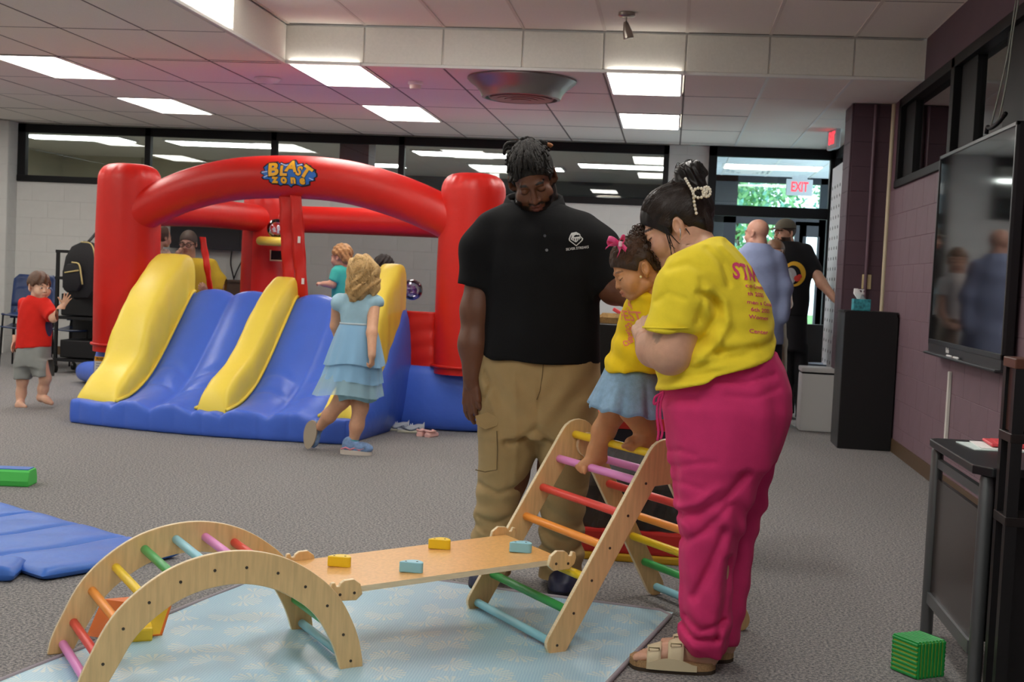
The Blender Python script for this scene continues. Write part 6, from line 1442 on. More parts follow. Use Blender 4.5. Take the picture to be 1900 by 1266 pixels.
    hall = U(0.012, hair, bunr); lo, hi = bounds([at(1180, 300, 4.2), at(1325, 450, 4.2)], 0.02); lo[1], hi[1] = 4.09, 4.40
    sculpt('hair', hall, [(lo, hi, 0.0036)], HR, t)
    for k in range(1): strands('hair_strands', hd, hall, mat('hair strand', '2a1d17', 0.34), t, 420, lambda q: (0.09*math.cos(PI*q), -0.085+0.02*abs(math.cos(PI*q)), 0.05+0.05*math.sin(PI*q)), lambda q: (0.05*math.cos(PI*q), 0.085, 0.08), 0.0009, 4, lift=0.0004)
    strands('hair_strands', hd, hall, mat('hair strand', '2a1d17', 0.34), t, 260, lambda q: (-0.088, -0.05+0.03*q, 0.03-0.03*q), lambda q: (-0.04, 0.10, 0.10-0.12*q), 0.0009, 8, lift=0.0004)
    strands('hair_strands', hd, hall, mat('hair strand', '2a1d17', 0.34), t, 160, lambda q: (-0.06+0.05*q, 0.09, -0.07+0.01*q), lambda q: (-0.03, 0.11, 0.06), 0.0009, 9, lift=0.0004)
    m = MB(); rg = np.random.default_rng(4)
    for pts in (((1232, 418), (1238, 440), (1246, 470), (1247, 478)), ((1236, 425), (1246, 450), (1254, 474)), ((1240, 430), (1256, 448), (1270, 460)), ((1234, 420), (1242, 450), (1253, 462)), ((1272, 424), (1278, 432), (1280, 436)), ((1238, 425), (1244, 452), (1245, 474))):
        m.tube(spline([at(px, py, 4.145) for px, py in pts], 14), [0.0022-0.00012*i for i in range(14)], 5, caps=False)
    for k in range(34):
        a = rg.uniform(0, 2*PI); r0 = rg.uniform(0.02, 0.035); c = bc+np.array([r0*math.cos(a), rg.uniform(-0.035, 0.02), r0*0.8*math.sin(a)]); 
        m.tube(spline([c, c+np.array([0.02*math.cos(a+0.8), 0, 0.02*math.sin(a+0.8)+0.006]), c+np.array([0.032*math.cos(a+1.6), 0, 0.03*math.sin(a+1.6)])], 8), 0.0011, 4, caps=False)
    for pts in (((1268, 330), (1258, 318), (1252, 316)), ((1266, 326), (1262, 310), (1268, 304), (1276, 306)), ((1264, 334), (1256, 326), (1251, 319)), ((1300, 312), (1310, 322), (1306, 336))):
        m.tube(spline([at(px, py, 4.22) for px, py in pts], 10), 0.0014, 4, caps=False)
    o = m.build('loose_strands', HR, t, smooth=True, fix=False); o['kind'] = 'stuff'
    # pearl claw clip
    PE = mat('pearl', 'efe6d4', 0.18, coat=0.5)
    c = thing('pearl_clip', 'white pearl claw clip in the dark bun of the woman', 'hair clip', at(1285, 360, 4.05))
    pts = list(spline([(1272, 332), (1279, 344), (1286, 358), (1288, 376), (1292, 396)], 12))
    ring = [(1289+11*math.cos(a)+8, 358+9*math.sin(a)) for a in np.linspace(0, 2*PI, 11, endpoint=False)]; ring2 = [(1311+7*math.cos(a), 356+9*math.sin(a)) for a in np.linspace(0, 2*PI, 12, endpoint=False)]
    bm = bmesh.new(); bmesh.ops.create_icosphere(bm, subdivisions=2, radius=0.0052); pm = bpy.data.meshes.new('pearl'); bm.to_mesh(pm); bm.free(); pm.materials.append(PE); pm.polygons.foreach_set('use_smooth', np.ones(len(pm.polygons), dtype=bool))
    for k, (x, y) in enumerate(pts+ring+ring2+[(1311, 356), (1312, 352), (1310, 361)]):
        Yp = 4.155 if k < 12 else (4.145 if k < 23 else 4.15); o = link('pearl', pm, c); o.location = Vector([float(v) for v in at(x, y, Yp)])-c.location+c.location
    m = MB(); m.tube([at(x, y, 4.162) for x, y in pts], 0.004, 6); m.tube([at(x, y, 4.15) for x, y in ring], 0.003, 6, closed=True); m.build('clip_frame', mat('ivory plastic frame', 'd9cbb0', 0.4), c, smooth=True)
    # earring
    m = MB(); e0 = hd.w((-0.084, 0.008, -0.036)); e1 = at(1261, 440, 4.03)
    m.tube(spline([at(1262, 424, 4.14), at(1263, 434, 4.135), at(1262, 446, 4.135)], 8), 0.0016, 5); m.build('earring', mat('silver', 'd0d0d4', 0.2, metal=1), t)
    # sandals
    CORK = mat('cork', 'a5835c', 0.8, noise=(200, 0.2)); STR = mat('taupe strap', 'c9bb9a', 0.6, bump=(200, 0.1)); BUC = mat('bronze buckle', '6b6248', 0.3, metal=0.7)
    for (tx, hx, Yf, sy) in ((1168, 1328, 4.055, 1), (1218, 1360, 4.20, -1)):
        x0 = at(tx, 1225, Yf)[0]; x1 = at(hx, 1235, Yf)[0]; L = x1-x0
        s = bpy.data.objects.new('sandal', None); COL.objects.link(s); s.location = ((x0+x1)/2, Yf, 0); adopt(s, t); s.location = (0, 0, 0)
        def hw(u): return 0.045*(0.62+0.62*math.sin(PI*min(1, max(0, 0.12+0.62*(1-u)))))*math.sqrt(max(0.02, 1-abs(2*u-1)**7))
        us = np.linspace(0, 1, 22)
        def ring(u, z0, z1, g=1.0): return [(x0+L*u, Yf-hw(u)*g, z0), (x0+L*u, Yf+hw(u)*g, z0), (x0+L*u, Yf+hw(u)*g, z1), (x0+L*u, Yf-hw(u)*g, z1)]
        m = MB(); m.loft([ring(u, 0.0, 0.012) for u in us]); adopt(m.build('outsole', mat('dark sole', '3f3328', 0.8)), t)
        m = MB(); m.loft([ring(u, 0.012, 0.03+0.006*(1-u)**2+(0.006 if u > 0.6 else 0), 0.99) for u in us]); adopt(m.build('cork_footbed', CORK, smooth='auto'), t)
        for (ua, ub, h, nm) in ((0.20, 0.36, 0.068, 'toe_strap'), (0.44, 0.62, 0.088, 'instep_strap')):
            rings = []
            for u in np.linspace(ua, ub, 5):
                w_ = hw(u)+0.003; hh = h*(1+0.25*(u-ua)/(ub-ua)); rings.append([(x0+L*(u+0.05*math.cos(a)*0), Yf-w_*math.cos(a), 0.02+(hh-0.02)*math.sin(a)**0.8) for a in np.linspace(0.02, PI-0.02, 15)])
            m = MB(); m.loft(rings, caps=False, closed_u=False); o = m.build(nm, STR, t, smooth=True, fix=False); md = o.modifiers.new('thick', 'SOLIDIFY'); md.thickness = 0.004; md.offset = 1
            uc = (ua+ub)/2; a0 = 0.85; c_ = np.array([x0+L*uc, Yf-(hw(uc)+0.006)*math.cos(a0), 0.02+(h*1.12-0.02)*math.sin(a0)**0.8+0.004]); R_ = Matrix.Rotation(-(PI/2-a0), 3, 'X')
            m = MB(); q = [Vector(c_)+R_ @ Vector((sx*0.016, sz*0.012, 0.001)) for sx, sz in ((-1, -1), (1, -1), (1, 1), (-1, 1))]; m.tube([tuple(v) for v in q], 0.0024, 6, closed=True); adopt(m.build('buckle', BUC), o)
        m = MB(); m.loft([[(x0+L*u, Yf-hw(u)-0.002, 0.012), (x0+L*u, Yf-hw(u)-0.006, 0.012), (x0+L*u, Yf-hw(u)-0.004, 0.03+0.02*max(0, math.sin(PI*(u-0.2)/0.55))), (x0+L*u, Yf-hw(u)-0.001, 0.03+0.02*max(0, math.sin(PI*(u-0.2)/0.55)))] for u in np.linspace(0.2, 0.78, 12)]); m.build('side_strap', STR, t, smooth='auto')
        bpy.data.objects.remove(s)
woman()
# ------------------------------------------------------------------ SMALL CHILD ON THE TRIANGLE
def toddler():
    t = thing('person', 'small child in yellow top and denim skirt standing barefoot on the triangle', 'person', at(1150, 835, 4.52))
    SK = skin_mat('golden brown skin'); skin = 'c99064'; Y = 4.44
    hd = Head(at(1184, 501, 4.28), (-0.86, -0.22, -0.46), (-0.40, -0.05, 0.91), 0.83, child=True)
    head = hd.sdf(0.046)
    torso = loft([row(545, 1178, 1222, Y-0.12, 0.055), row(575, 1160, 1232, Y-0.06, 0.085), row(620, 1148, 1232, Y, 0.092), row(670, 1138, 1220, Y, 0.09), row(710, 1140, 1215, Y, 0.09)])
    l1 = chain([at(1158, 715, 4.56), at(1138, 765, 4.585), at(1120, 800, 4.6), at(1107, 838, 4.605), at(1104, 848, 4.605)], [0.05, 0.042, 0.038, 0.029, 0.026], 0.03)
    f1 = U(0.012, chain([at(1108, 846, 4.605), at(1100, 858, 4.60), at(1083, 866, 4.585)], [0.029, 0.027, 0.024], 0.02), ell(at(1114, 852, 4.607), (0.026, 0.022, 0.022)))
    toe = at(1083, 866, 4.585)
    for i, (x, y) in enumerate(((1071, 866), (1073, 871), (1077, 874.5), (1081, 876.5), (1085, 877.5))): f1 = U(0.004, f1, cap(at(1085, 866.5+i, 4.605-0.012*i), at(x, y, 4.60-0.012*i), 0.010, 0.0095 if i == 0 else 0.0072))
    l2 = chain([at(1180, 715, 4.46), at(1176, 760, 4.45), at(1192, 785, 4.47), at(1203, 808, 4.485)], [0.052, 0.046, 0.038, 0.029], 0.03)
    f2 = U(0.012, chain([at(1204, 812, 4.485), at(1192, 819, 4.47), at(1172, 824, 4.455)], [0.03, 0.029, 0.026], 0.02), ell(at(1209, 818, 4.487), (0.025, 0.024, 0.022)))
    for i in range(5): f2 = U(0.004, f2, cap(at(1172, 824, 4.455+0.011*(i-2)), at(1157+2.4*i if i < 4 else 1168, 828+1.3*i, 4.447+0.011*(i-2)), 0.010, 0.0092 if i == 0 else 0.0075))
    arm = chain([at(1207, 565, 4.33), at(1214, 605, 4.31), at(1212, 640, 4.32)], [0.04, 0.034, 0.026], 0.02)
    hf, hp = hand(at(1212, 640, 4.32), (-0.1, 0.1, -1), (0.3, -0.9, 0.0), 0.05, 1, (0.6, 0.6, 0.6, 0.6), 0.05, (0.5, 0.5), 1.15)
    body = U(0.02, head, torso); body = U(0.02, body, arm); body = U(0.01, body, hf); body = U(0.025, body, l1, l2); body = U(0.015, body, f1, f2)
    def colf(V):
        C = base_col(V, skin, 0.05, 2); C = hd.paint(V, C, skin, 'c07c64', '80583a'); return C
    lo, hi = bounds([at(1108, 430, 4.28), at(1228, 560, 4.28)], 0.02); lo[1], hi[1] = 4.15, 4.42
    sculpt('body', body, [((at(1060, 850, 4.5)[0], 4.2, at(1130, 890, 4.5)[2]), (at(1240, 600, 4.5)[0], 4.68, at(1180, 545, 4.5)[2]), 0.0055), (lo, hi, 0.003)], SK, t, colf)
    # top
    YL = cloth('yellow cotton top', 'f2cf22')
    tor = loft([row(537, 1180, 1216, Y-0.13, 0.05), row(552, 1166, 1230, Y-0.11, 0.085), row(580, 1152, 1240, Y-0.06, 0.11), row(620, 1140, 1240, Y, 0.12), row(660, 1128, 1235, Y, 0.125), row(700, 1118, 1228, Y, 0.13)], 2.2)
    slv = chain([at(1204, 560, 4.33), at(1208, 588, 4.31), at(1210, 612, 4.31)], [0.05, 0.052, 0.05], 0.02)
    top = U(0.025, tor, slv); top = INT(0.005, top, HALF(at(1160, 694, 4.45), (0.05, -0.1, -1)))
    def fo(P): return top(P)+0.005*np.sin((P[:, 0]-at(1160, 640, 4.5)[0])*48+(P[:, 2])*75)*np.exp(-((P[:, 2]-at(1160, 660, 4.5)[2])/0.1)**2)
    fo2 = SUB(0.004, WRINK(fo, 0.0025, (34, 30, 30), 3), hd.wrap(cap((0, 0.03, -0.05), (0, 0.045, -0.17), 0.05, 0.05)))
    lo, hi = bounds([at(1108, 530, 4.4), at(1248, 705, 4.4)], 0.02); lo[1], hi[1] = 4.19, 4.62
    so_ = sculpt('top', fo2, [(lo, hi, 0.0048)], YL, t)
    OR_ = mat('coral print', 'f08a62', 0.7); dr = np.array([0.55, 0.83, 0.05]); ux_ = np.array([0.83, -0.55, 0]); 
    def pr_(V2, F, px, py, m_=OR_): decal('chest_print', V2, F, m_, t, so_, at(px, py, 4.28)-dr*0.05, ux_, np.array([-0.28, 0.1, 0.95]), dr, 0.002, 0.012)
    V, F = text_mesh('FEST', 1.0, 0.02); s = pr(19, 4.4)/0.7; pr_(np.c_[V[:, 0]*s*1.1, V[:, 1]*s, V[:, 2]*0], F, 1162, 588)
    rgp = np.random.default_rng(12)
    for k in range(26):      # the small drawn motifs of the print
        f_ = k/26; px_, py_ = 1170-26*f_+rgp.uniform(-9, 9)*(1-0.5*f_), 562+80*f_
        if 576 < py_ < 600: continue
        r0, an = pr(rgp.uniform(2.5, 5.5), 4.4), rgp.uniform(0, 3); ri = r0*0.55
        ring = [(r0*math.cos(a+an)*(1+0.3*math.sin(2*a)), r0*math.sin(a+an), 0) for a in np.linspace(0, 2*PI, 16, endpoint=False)]; inn_ = [(ri*math.cos(a+an)*(1+0.3*math.sin(2*a)), ri*math.sin(a+an), 0) for a in np.linspace(0, 2*PI, 16, endpoint=False)]
        pr_(np.array(ring+inn_), [(i, (i+1) % 16, 16+(i+1) % 16, 16+i) for i in range(16)], px_, py_)
    # denim skirt
    DN = cloth('light denim', '8fb0cc', 0.8, (420, 0.25), (60, 0.12)); rings = []
    for k in range(12):
        f_ = k/11; zc = np.array(at(1170-6*f_, 686+76*f_, Y)); rx = pr(46+25*f_, Y); ry = 0.105+0.05*f_; L = []
        for a in np.linspace(0, 2*PI, 96, endpoint=False):
            rp = 1+0.055*f_*math.sin(9*a+0.6)+0.03*f_*math.sin(17*a+2); L.append((zc[0]+rx*rp*math.cos(a), Y+ry*rp*math.sin(a), zc[2]+0.012*f_*math.cos(a)*-1.0+0.006*f_*math.sin(9*a)))
        rings.append(L)
    m = MB(); m.loft(rings, caps=False); o = m.build('skirt', DN, t, smooth=True, fix=False); md = o.modifiers.new('thick', 'SOLIDIFY'); md.thickness = 0.004
    m = MB(); m.tube(rings[-1], 0.003, 6, closed=True); m.build('skirt_hem', DN, t, smooth=True)
    # hair: curls
    HR = mat('dark brown curls', '3d291b', 0.55, noise=(120, 0.3), bump=(200, 0.12))
    def hl(q): return np.interp(q[:, 1], [-0.12, -0.085, -0.05, -0.02, 0.0, 0.03, 0.05, 0.12], [0.06, 0.05, 0.022, 0.0, 0.03, 0.03, -0.03, -0.05])
    hs = U(0.015, ell((0, 0.01, 0.042), (0.09, 0.106, 0.098)), ell((0, 0.085, -0.005), (0.075, 0.06, 0.07)), ell((0.0, 0.075, 0.085), (0.07, 0.06, 0.06)))
    def hair_l(q): return np.maximum(hs(q)+0.003*np.sin(q[:, 0]*150+q[:, 2]*90)*np.sin(q[:, 1]*130+q[:, 2]*40), (hl(q)-q[:, 2])*0.75)
    hair = hd.wrap(hair_l); lo, hi = bounds([at(1105, 425, 4.28), at(1232, 545, 4.28)], 0.02); lo[1], hi[1] = 4.14, 4.44
    sculpt('hair', hair, [(lo, hi, 0.0038)], HR, t)
    m = MB(); rg = np.random.default_rng(9)
    for k in range(330):
        a, b = rg.uniform(-1.6, 1.6), rg.uniform(-0.7, 1.45); c = A_((0.085*math.sin(a)*math.cos(b*0.6), 0.06+0.085*math.cos(a)*math.cos(b), 0.045+0.105*math.sin(b)))+rg.normal(size=3)*0.007
        ax = rg.normal(size=3); ax /= np.linalg.norm(ax); e = np.cross(ax, rg.normal(size=3)); e /= np.linalg.norm(e); g = np.cross(ax, e); R_ = rg.uniform(0.006, 0.011)
        pts = [hd.w(c+R_*(e*math.cos(u)+g*math.sin(u))+ax*0.0035*u*0.6) for u in np.linspace(0, rg.uniform(5, 9), 14)]; m.tube(pts, 0.0016, 4, caps=False)
    for k in range(40):
        c = A_((rg.uniform(-0.05, 0.05), rg.uniform(-0.03, 0.05), 0.125)); pts = [hd.w(c+A_((0.008*math.cos(u), 0.008*math.sin(u), 0.004*u))) for u in np.linspace(0, rg.uniform(3, 6), 12)]; m.tube(pts, 0.0012, 4, caps=False)
    o = m.build('curls', HR, t, smooth=True, fix=False); o['kind'] = 'stuff'
    strands('hair_strands', hd, hair, mat('brown strand', '54382500'[:6], 0.45), t, 300, lambda q: (0.085*math.cos(PI*q), -0.08+0.03*abs(math.cos(PI*q)), 0.04+0.045*math.sin(PI*q)), lambda q: (0.05*math.cos(PI*q), 0.07, 0.10), 0.001, 4, lift=0.0006, wob=0.008)
    # bow
    bw = thing('hair_bow', 'pink ribbon bow in the hair of the small child', 'hair bow', at(1145, 455, 4.205)); PB = mat('hot pink ribbon', 'ee4f8e', 0.45); c0 = at(1147, 452, 4.185)
    def loopr(pts, w, nm):
        V = []; F = []; S_ = spline(pts, 16)
        for p in S_: V += [p+np.array([0.3*w, -0.3*w, 0.9*w]), p-np.array([0.3*w, -0.3*w, 0.9*w])]
        for i in range(15): F.append((2*i, 2*i+1, 2*i+3, 2*i+2))
        o = link(nm, mesh(nm, V, F, PB, smooth=True), bw); md = o.modifiers.new('thick', 'SOLIDIFY'); md.thickness = 0.002
    loopr([c0, at(1138, 445, 4.170), at(1129, 443, 4.185), at(1130, 452, 4.195), c0], 0.009, 'loop'); loopr([c0, at(1152, 442, 4.170), at(1158, 441, 4.185), at(1156, 452, 4.190), c0], 0.009, 'loop')
    loopr([c0, at(1150, 463, 4.170), at(1146, 474, 4.165)], 0.009, 'tail'); loopr([c0, at(1156, 458, 4.170), at(1162, 464, 4.170)], 0.008, 'tail'); loopr([c0, at(1136, 452, 4.185), at(1124, 461, 4.195)], 0.004, 'tail')
    m = MB(); m.box(at(1151, 453, 4.163), (0.012, 0.01, 0.018), ch=0.003); m.build('knot', mat('pale pink glitter', 'f0c4d6', 0.3), bw)
    m = MB(); e0 = at(1189, 514, 4.200); bm = bmesh.new(); bmesh.ops.create_icosphere(bm, subdivisions=2, radius=0.0045, matrix=Matrix.Translation(Vector([float(v) for v in e0]))); me = bpy.data.meshes.new('ear_stud'); bm.to_mesh(me); bm.free(); me.materials.append(mat('pearl stud', 'e8d8a8', 0.2)); link('ear_stud', me, t)
toddler()
# ------------------------------------------------------------------ MAN
def man():
    t = thing('person', 'tall man in black polo shirt and khaki cargo trousers looking down', 'person', at(985, 1095, 5.050)*np.array([1, 1, 0]))
    SK = skin_mat('deep brown skin', 0.45); skin = '6a4330'; Y = 5.030
    f_ = A_((0.14, -0.80, -0.56)); f_ /= np.linalg.norm(f_); eye_mid = at(989, 353, 4.910)
    hd = Head(eye_mid-f_*0.088, f_, (-0.20, -0.5, 0.85), 1.06, male=True)
    head = hd.sdf(0.068, 0.006)
    nb = at(990, 420, 5.070)
    torso = loft([row(380, 945, 1035, Y+0.02, 0.09), row(410, 930, 1070, Y+0.02, 0.10), row(500, 918, 1098, Y, 0.14), row(600, 905, 1108, Y, 0.165), row(680, 900, 1108, Y, 0.165), row(760, 905, 1095, Y, 0.15)])
    # right arm (left in the picture), hanging
    sh, el, wr = at(899, 440, 5.010), at(884, 575, 4.990), at(876, 702, 4.950)
    arm = chain([sh, el, at(879, 640, 4.970), wr], [0.056, 0.057, 0.055, 0.036], 0.04)
    hf, hp = hand(at(876, 704, 4.950), (0.04, -0.12, -1), (-0.45, -0.9, 0.05), 0.098, 1, (0.35, 0.32, 0.38, 0.45), 0.03, (0.42, 0.25), 1.08)
    hf2, hp2 = None, None
    sh2, el2, wr2 = at(1092, 440, 5.030), at(1140, 535, 4.950), at(1185, 560, 4.810)
    arm2 = chain([sh2, el2, wr2], [0.056, 0.057, 0.04], 0.04); hf2, hp2 = hand(wr2, (0.85, -0.35, 0.0), (0.2, 0.5, 0.8), 0.095, 1, (0.5, 0.5, 0.5, 0.5))
    legs = [chain([at(950, 720, Y), at(935, 880, Y), at(900, 1065, 5.030)], [0.12, 0.09, 0.05], 0.05), chain([at(1045, 720, Y), at(1045, 880, Y), at(1042, 1065, 5.050)], [0.12, 0.09, 0.05], 0.05)]
    body = U(0.03, head, cap(hd.w((0, 0.03, -0.07)), nb, 0.07, 0.078), torso); body = U(0.03, body, arm, arm2); body = U(0.012, body, hf, hf2); body = U(0.04, body, *legs)
    def colf(V):
        C = base_col(V, skin, 0.06, 4); C = hd.paint(V, C, skin, '7a463c', '1c110c', beard='1d130f')
        q = hd.loc(V); w = np.exp(-((q[:, 0]/0.02)**2+((q[:, 2]+0.034)/0.015)**2+((q[:, 1]+0.11)/0.02)**2)); C = C*(1+0.25*w[:, None]); return C
    lo, hi = bounds([at(935, 255, 5.000), at(1040, 420, 5.000)], 0.02); lo[1], hi[1] = 4.790, 5.170
    hl_, hh_ = bounds(hp, 0.03)
    sculpt('body', body, [((at(820, 600, 4.850)[0], 4.700, 0.02), (at(1215, 600, 4.850)[0], 5.250, at(985, 395, 5.050)[2]), 0.0095), (lo, hi, 0.0036), (hl_, hh_, 0.0036)], SK, t, colf)
    # polo shirt
    BKC = mat('black pique', '121214', 0.8, spec=0.2, noise=(20, 0.05), bump=(600, 0.25))
    tor = loft([row(372, 950, 1032, Y+0.03, 0.095), row(388, 918, 1072, Y+0.03, 0.115), row(405, 898, 1100, Y+0.02, 0.135), row(440, 893, 1118, Y+0.01, 0.16), row(500, 900, 1118, Y, 0.18), row(560, 902, 1112, Y, 0.188), row(620, 898, 1112, Y-0.005, 0.195), row(672, 890, 1114, Y-0.005, 0.19), row(700, 890, 1114, Y-0.005, 0.185)], 2.3)
    s1 = INT(0.004, chain([at(916, 430, 5.02), at(893, 464, 5.01), at(884, 530, 5.0)], [0.072, 0.078, 0.076], 0.05), HALF(at(883, 530, 5.0), (-0.03, 0, -1)))
    s2 = INT(0.004, chain([at(1080, 428, 5.04), at(1108, 462, 5.02), at(1134, 525, 4.96)], [0.072, 0.08, 0.076], 0.05), HALF(at(1137, 538, 4.95), (0.35, -0.1, -1)))
    sh_ = U(0.04, tor, s1, s2); sh_ = INT(0.006, sh_, HALF(at(1000, 668, 5.030), (-0.04, 0, -1)))
    def fo(P):
        d = sh_(P); z = P[:, 2]; x = P[:, 0]-at(1000, 500, 4.950)[0]; d = d+0.005*np.sin(x*28+z*22+2*np.sin(z*9))*np.exp(-((z-at(1000, 600, 4.950)[2])/0.15)**2)
        return d
    shf = SUB(0.006, WRINK(fo, 0.003, (20, 16, 14), 11), U(0.02, GROW(cap(hd.w((0, 0.03, -0.07)), nb, 0.07, 0.078), 0.004), GROW(hd.wrap(ell((0, -0.03, -0.06), (0.07, 0.07, 0.085))), 0.008)))
    so_ = sculpt('polo_shirt', shf, [((at(820, 600, 4.850)[0], 4.750, at(1000, 706, 5.050)[2]), (at(1165, 600, 4.850)[0], 5.300, at(985, 365, 5.050)[2]), 0.0075)], BKC, t)
    # collar and placket
    m = MB(); rr = []
    for side in (1, -1):
        rings = []
        for k in range(13):
            a = PI/2-side*(0.05+k/12*2.75)    # from the nape round to the front
            c = at(990, 388, 5.050); R_ = 0.088; p = np.array([c[0]+R_*1.12*math.cos(a), c[1]+R_*math.sin(a), 0]); f2 = k/12; out = np.array([math.cos(a), math.sin(a), 0])
            zt = at(990, 352, 5.070)[2]-0.075*f2**1.4; dr_ = 0.05+0.025*f2
            rings.append([p+np.array([0, 0, zt-0.03]), p*1+np.array([0, 0, zt]), p+out*0.012+np.array([0, 0, zt+0.002]), p+out*(0.035)+np.array([0, 0, zt-dr_])])
        q = MB(); q.loft([[tuple(v) for v in r] for r in rings], caps=False, closed_u=False); o = q.build('collar_leaf', BKC, t, smooth=True, fix=False); md = o.modifiers.new('thick', 'SOLIDIFY'); md.thickness = 0.004
    BT = mat('dark button', '3a3a40', 0.25)
    for (x, y) in ((1009, 437), (1013, 464)):
        p = at(x, y, 4.840); 
        V = [(0.0055*math.cos(a), 0.0055*math.sin(a), 0) for a in np.linspace(0, 2*PI, 12, endpoint=False)]; decal('button', V, [tuple(range(12))], BT, t, so_, p-np.array([0, 0.1, 0]), (1, 0, 0), (0, 0, 1), (0, 1, 0), 0.003)
    V, F = np.array([(-0.022, 0.10, 0), (0.022, 0.10, 0), (0.022, -0.11, 0), (-0.022, -0.11, 0)]), [(0, 1, 2, 3)]; decal('placket', V, F, BKC, t, so_, at(1012, 440, 4.750), (0.99, 0, -0.05), (0.05, 0, 0.99), (0, 1, 0), 0.0022, 0.015)
    # crest
    WP = mat('white embroidery', 'dcdcda', 0.8)
    def cp(pts): return np.array([((x-800)/12.66*pr(1, 4.850), -(y-520)/12.66*pr(1, 4.850), 0) for x, y in pts]), [tuple(range(len(pts)))]
    oc = at(1063.2, 441.1, 4.750)
    def crest(pts, m_, off): V, F = cp(pts); decal('crest', V, F, m_, t, so_, oc, (1, 0, 0.046), (-0.046, 0, 1), (0, 1, 0), off, 0.012)
    outl = [(690, 375), (800, 352), (880, 395), (900, 415), (895, 440), (968, 510), (950, 560), (810, 695), (640, 565), (630, 520), (660, 430)]
    crest(outl, WP, 0.0024); crest([(800+(x-800)*0.82, 515+(y-515)*0.84) for x, y in outl], BKC, 0.0034)
    crest([(700, 400), (790, 380), (850, 400), (860, 430), (800, 420), (760, 440), (750, 480), (880, 460), (915, 505), (800, 605), (680, 530), (700, 450)], WP, 0.0044)
    for x in (725, 765, 815, 855, 890): crest([(x-9, 510), (x+9, 508), (x+7, 560 if 740 < x < 870 else 530), (x-6, 562 if 740 < x < 870 else 530)], BKC, 0.0054)
    V, F = text_mesh('SILVER STREAKS', 1.0, 0.02); w = V[:, 0].max()-V[:, 0].min(); s = pr(42, 4.850)/w; decal('crest_text', np.c_[V[:, 0]*s, V[:, 1]*s*1.1, V[:, 2]*0], F, WP, t, so_, at(1066, 459, 4.750), (0.985, 0, 0.17), (-0.1, 0, 0.99), (0, 1, 0), 0.0028, 0.012)
    # cargo trousers
    KH = cloth('khaki twill', 'a68d63', 0.85, (500, 0.2), (14, 0.06))
    hip = loft([row(655, 892, 1112, Y, 0.175), row(700, 888, 1113, Y, 0.18), row(760, 890, 1108, Y, 0.175), row(810, 893, 1104, Y, 0.16)], 2.4)
    L1 = loft([row(740, 890, 1000, Y, 0.14), row(820, 888, 1000, Y, 0.135), row(860, 888, 988, Y, 0.125), row(915, 885, 966, Y-0.01, 0.11), row(1000, 878, 956, Y, 0.1), row(1040, 872, 952, Y+0.01, 0.1), row(1085, 868, 946, Y+0.02, 0.1)], 2.3)
    L2 = loft([row(740, 998, 1108, Y, 0.14), row(820, 1000, 1104, Y, 0.135), row(880, 1002, 1096, Y, 0.12), row(940, 1003, 1086, Y, 0.105), row(1000, 1002, 1082, Y+0.01, 0.1), row(1030, 998, 1084, Y+0.02, 0.1), row(1075, 1000, 1080, Y+0.03, 0.1)], 2.3)
    pock = chain([at(905, 780, 4.940), at(903, 850, 4.940)], [0.05, 0.048], 0.02)
    tr = U(0.03, hip, L1, L2); tr = U(0.02, tr, INT(0.008, loft([row(768, 882, 924, 4.980, 0.07), row(800, 879, 924, 4.980, 0.085), row(868, 880, 925, 4.980, 0.085), row(874, 882, 922, 4.980, 0.07)], 3.5), HALF((0, 4.950, 0), (0, 0.0, 0.0001))))
    def tf(P):
        d = tr(P); z = P[:, 2]; x = P[:, 0]
        zb = 0.16; w = np.exp(-((z-0.2)/0.16)**2); d = d+0.008*w*np.sin(z*70+x*22+2.5*np.sin(x*14))
        zc = at(1000, 740, 4.950)[2]; w = np.exp(-((z-zc)/0.1)**2); cx = at(1000, 740, 4.950)[0]; d = d+0.005*w*np.sin(np.abs(x-cx)*60-(z-zc)*40)
        d = d+0.006*np.exp(-((x-cx-0.01)/0.006)**2)*np.exp(-((z-zc-0.02)/0.10)**2)
        return d
    sculpt('cargo_trousers', WRINK(CREASE(tf, [([at(x, y, 4.93) for x, y in q], w, a) for q, w, a in ((((1000, 790), (975, 810), (940, 822)), 0.012, 0.012), (((1000, 800), (1030, 822), (1070, 830)), 0.012, 0.012), (((890, 900), (925, 915), (965, 905)), 0.012, 0.011), (((885, 960), (920, 970), (960, 955)), 0.012, 0.012), (((882, 985), (915, 996), (955, 985)), 0.010, -0.010), (((1005, 990), (1040, 1005), (1080, 1000)), 0.012, 0.014), (((1003, 1020), (1040, 1032), (1080, 1020)), 0.010, 0.012), (((1006, 905), (1040, 918), (1080, 905)), 0.014, 0.010), (((925, 700), (930, 760), (945, 830)), 0.018, 0.006), (((900, 690), (912, 715), (900, 740)), 0.008, 0.010), (((960, 690), (962, 800), (955, 900)), 0.010, -0.005))], 5.02), 0.003, (18, 14, 12), 21), [((at(855, 900, 4.950)[0], 4.750, 0.03), (at(1130, 900, 4.950)[0], 5.270, at(1000, 666, 5.050)[2]), 0.0085)], KH, t)
    m = MB(); m.tube([at(px, py, 4.885) for px, py in ((922, 800), (923, 835), (922, 872), (900, 876), (882, 872))], 0.0022, 5); m.build('pocket_seam', mat('khaki seam', '6f5c3e', 0.9), t)
    m = MB(); m.loft([[tuple(at(px, py, 4.895+dz)) for px, py in ((882, 772), (905, 765), (926, 776), (922, 790), (900, 797), (884, 788))] for dz in (0, -0.012)]); m.build('pocket_flap', KH, t, smooth='auto')
    m = MB(); m.tube([at(px, py, 4.850) for px, py in ((1008, 676), (1006, 700), (1002, 726), (996, 742))], 0.002, 5); m.build('fly_seam', mat('khaki seam', '6f5c3e', 0.9), t)
    # shoes
    NVS = mat('navy shoe', '1f2440', 0.5); 
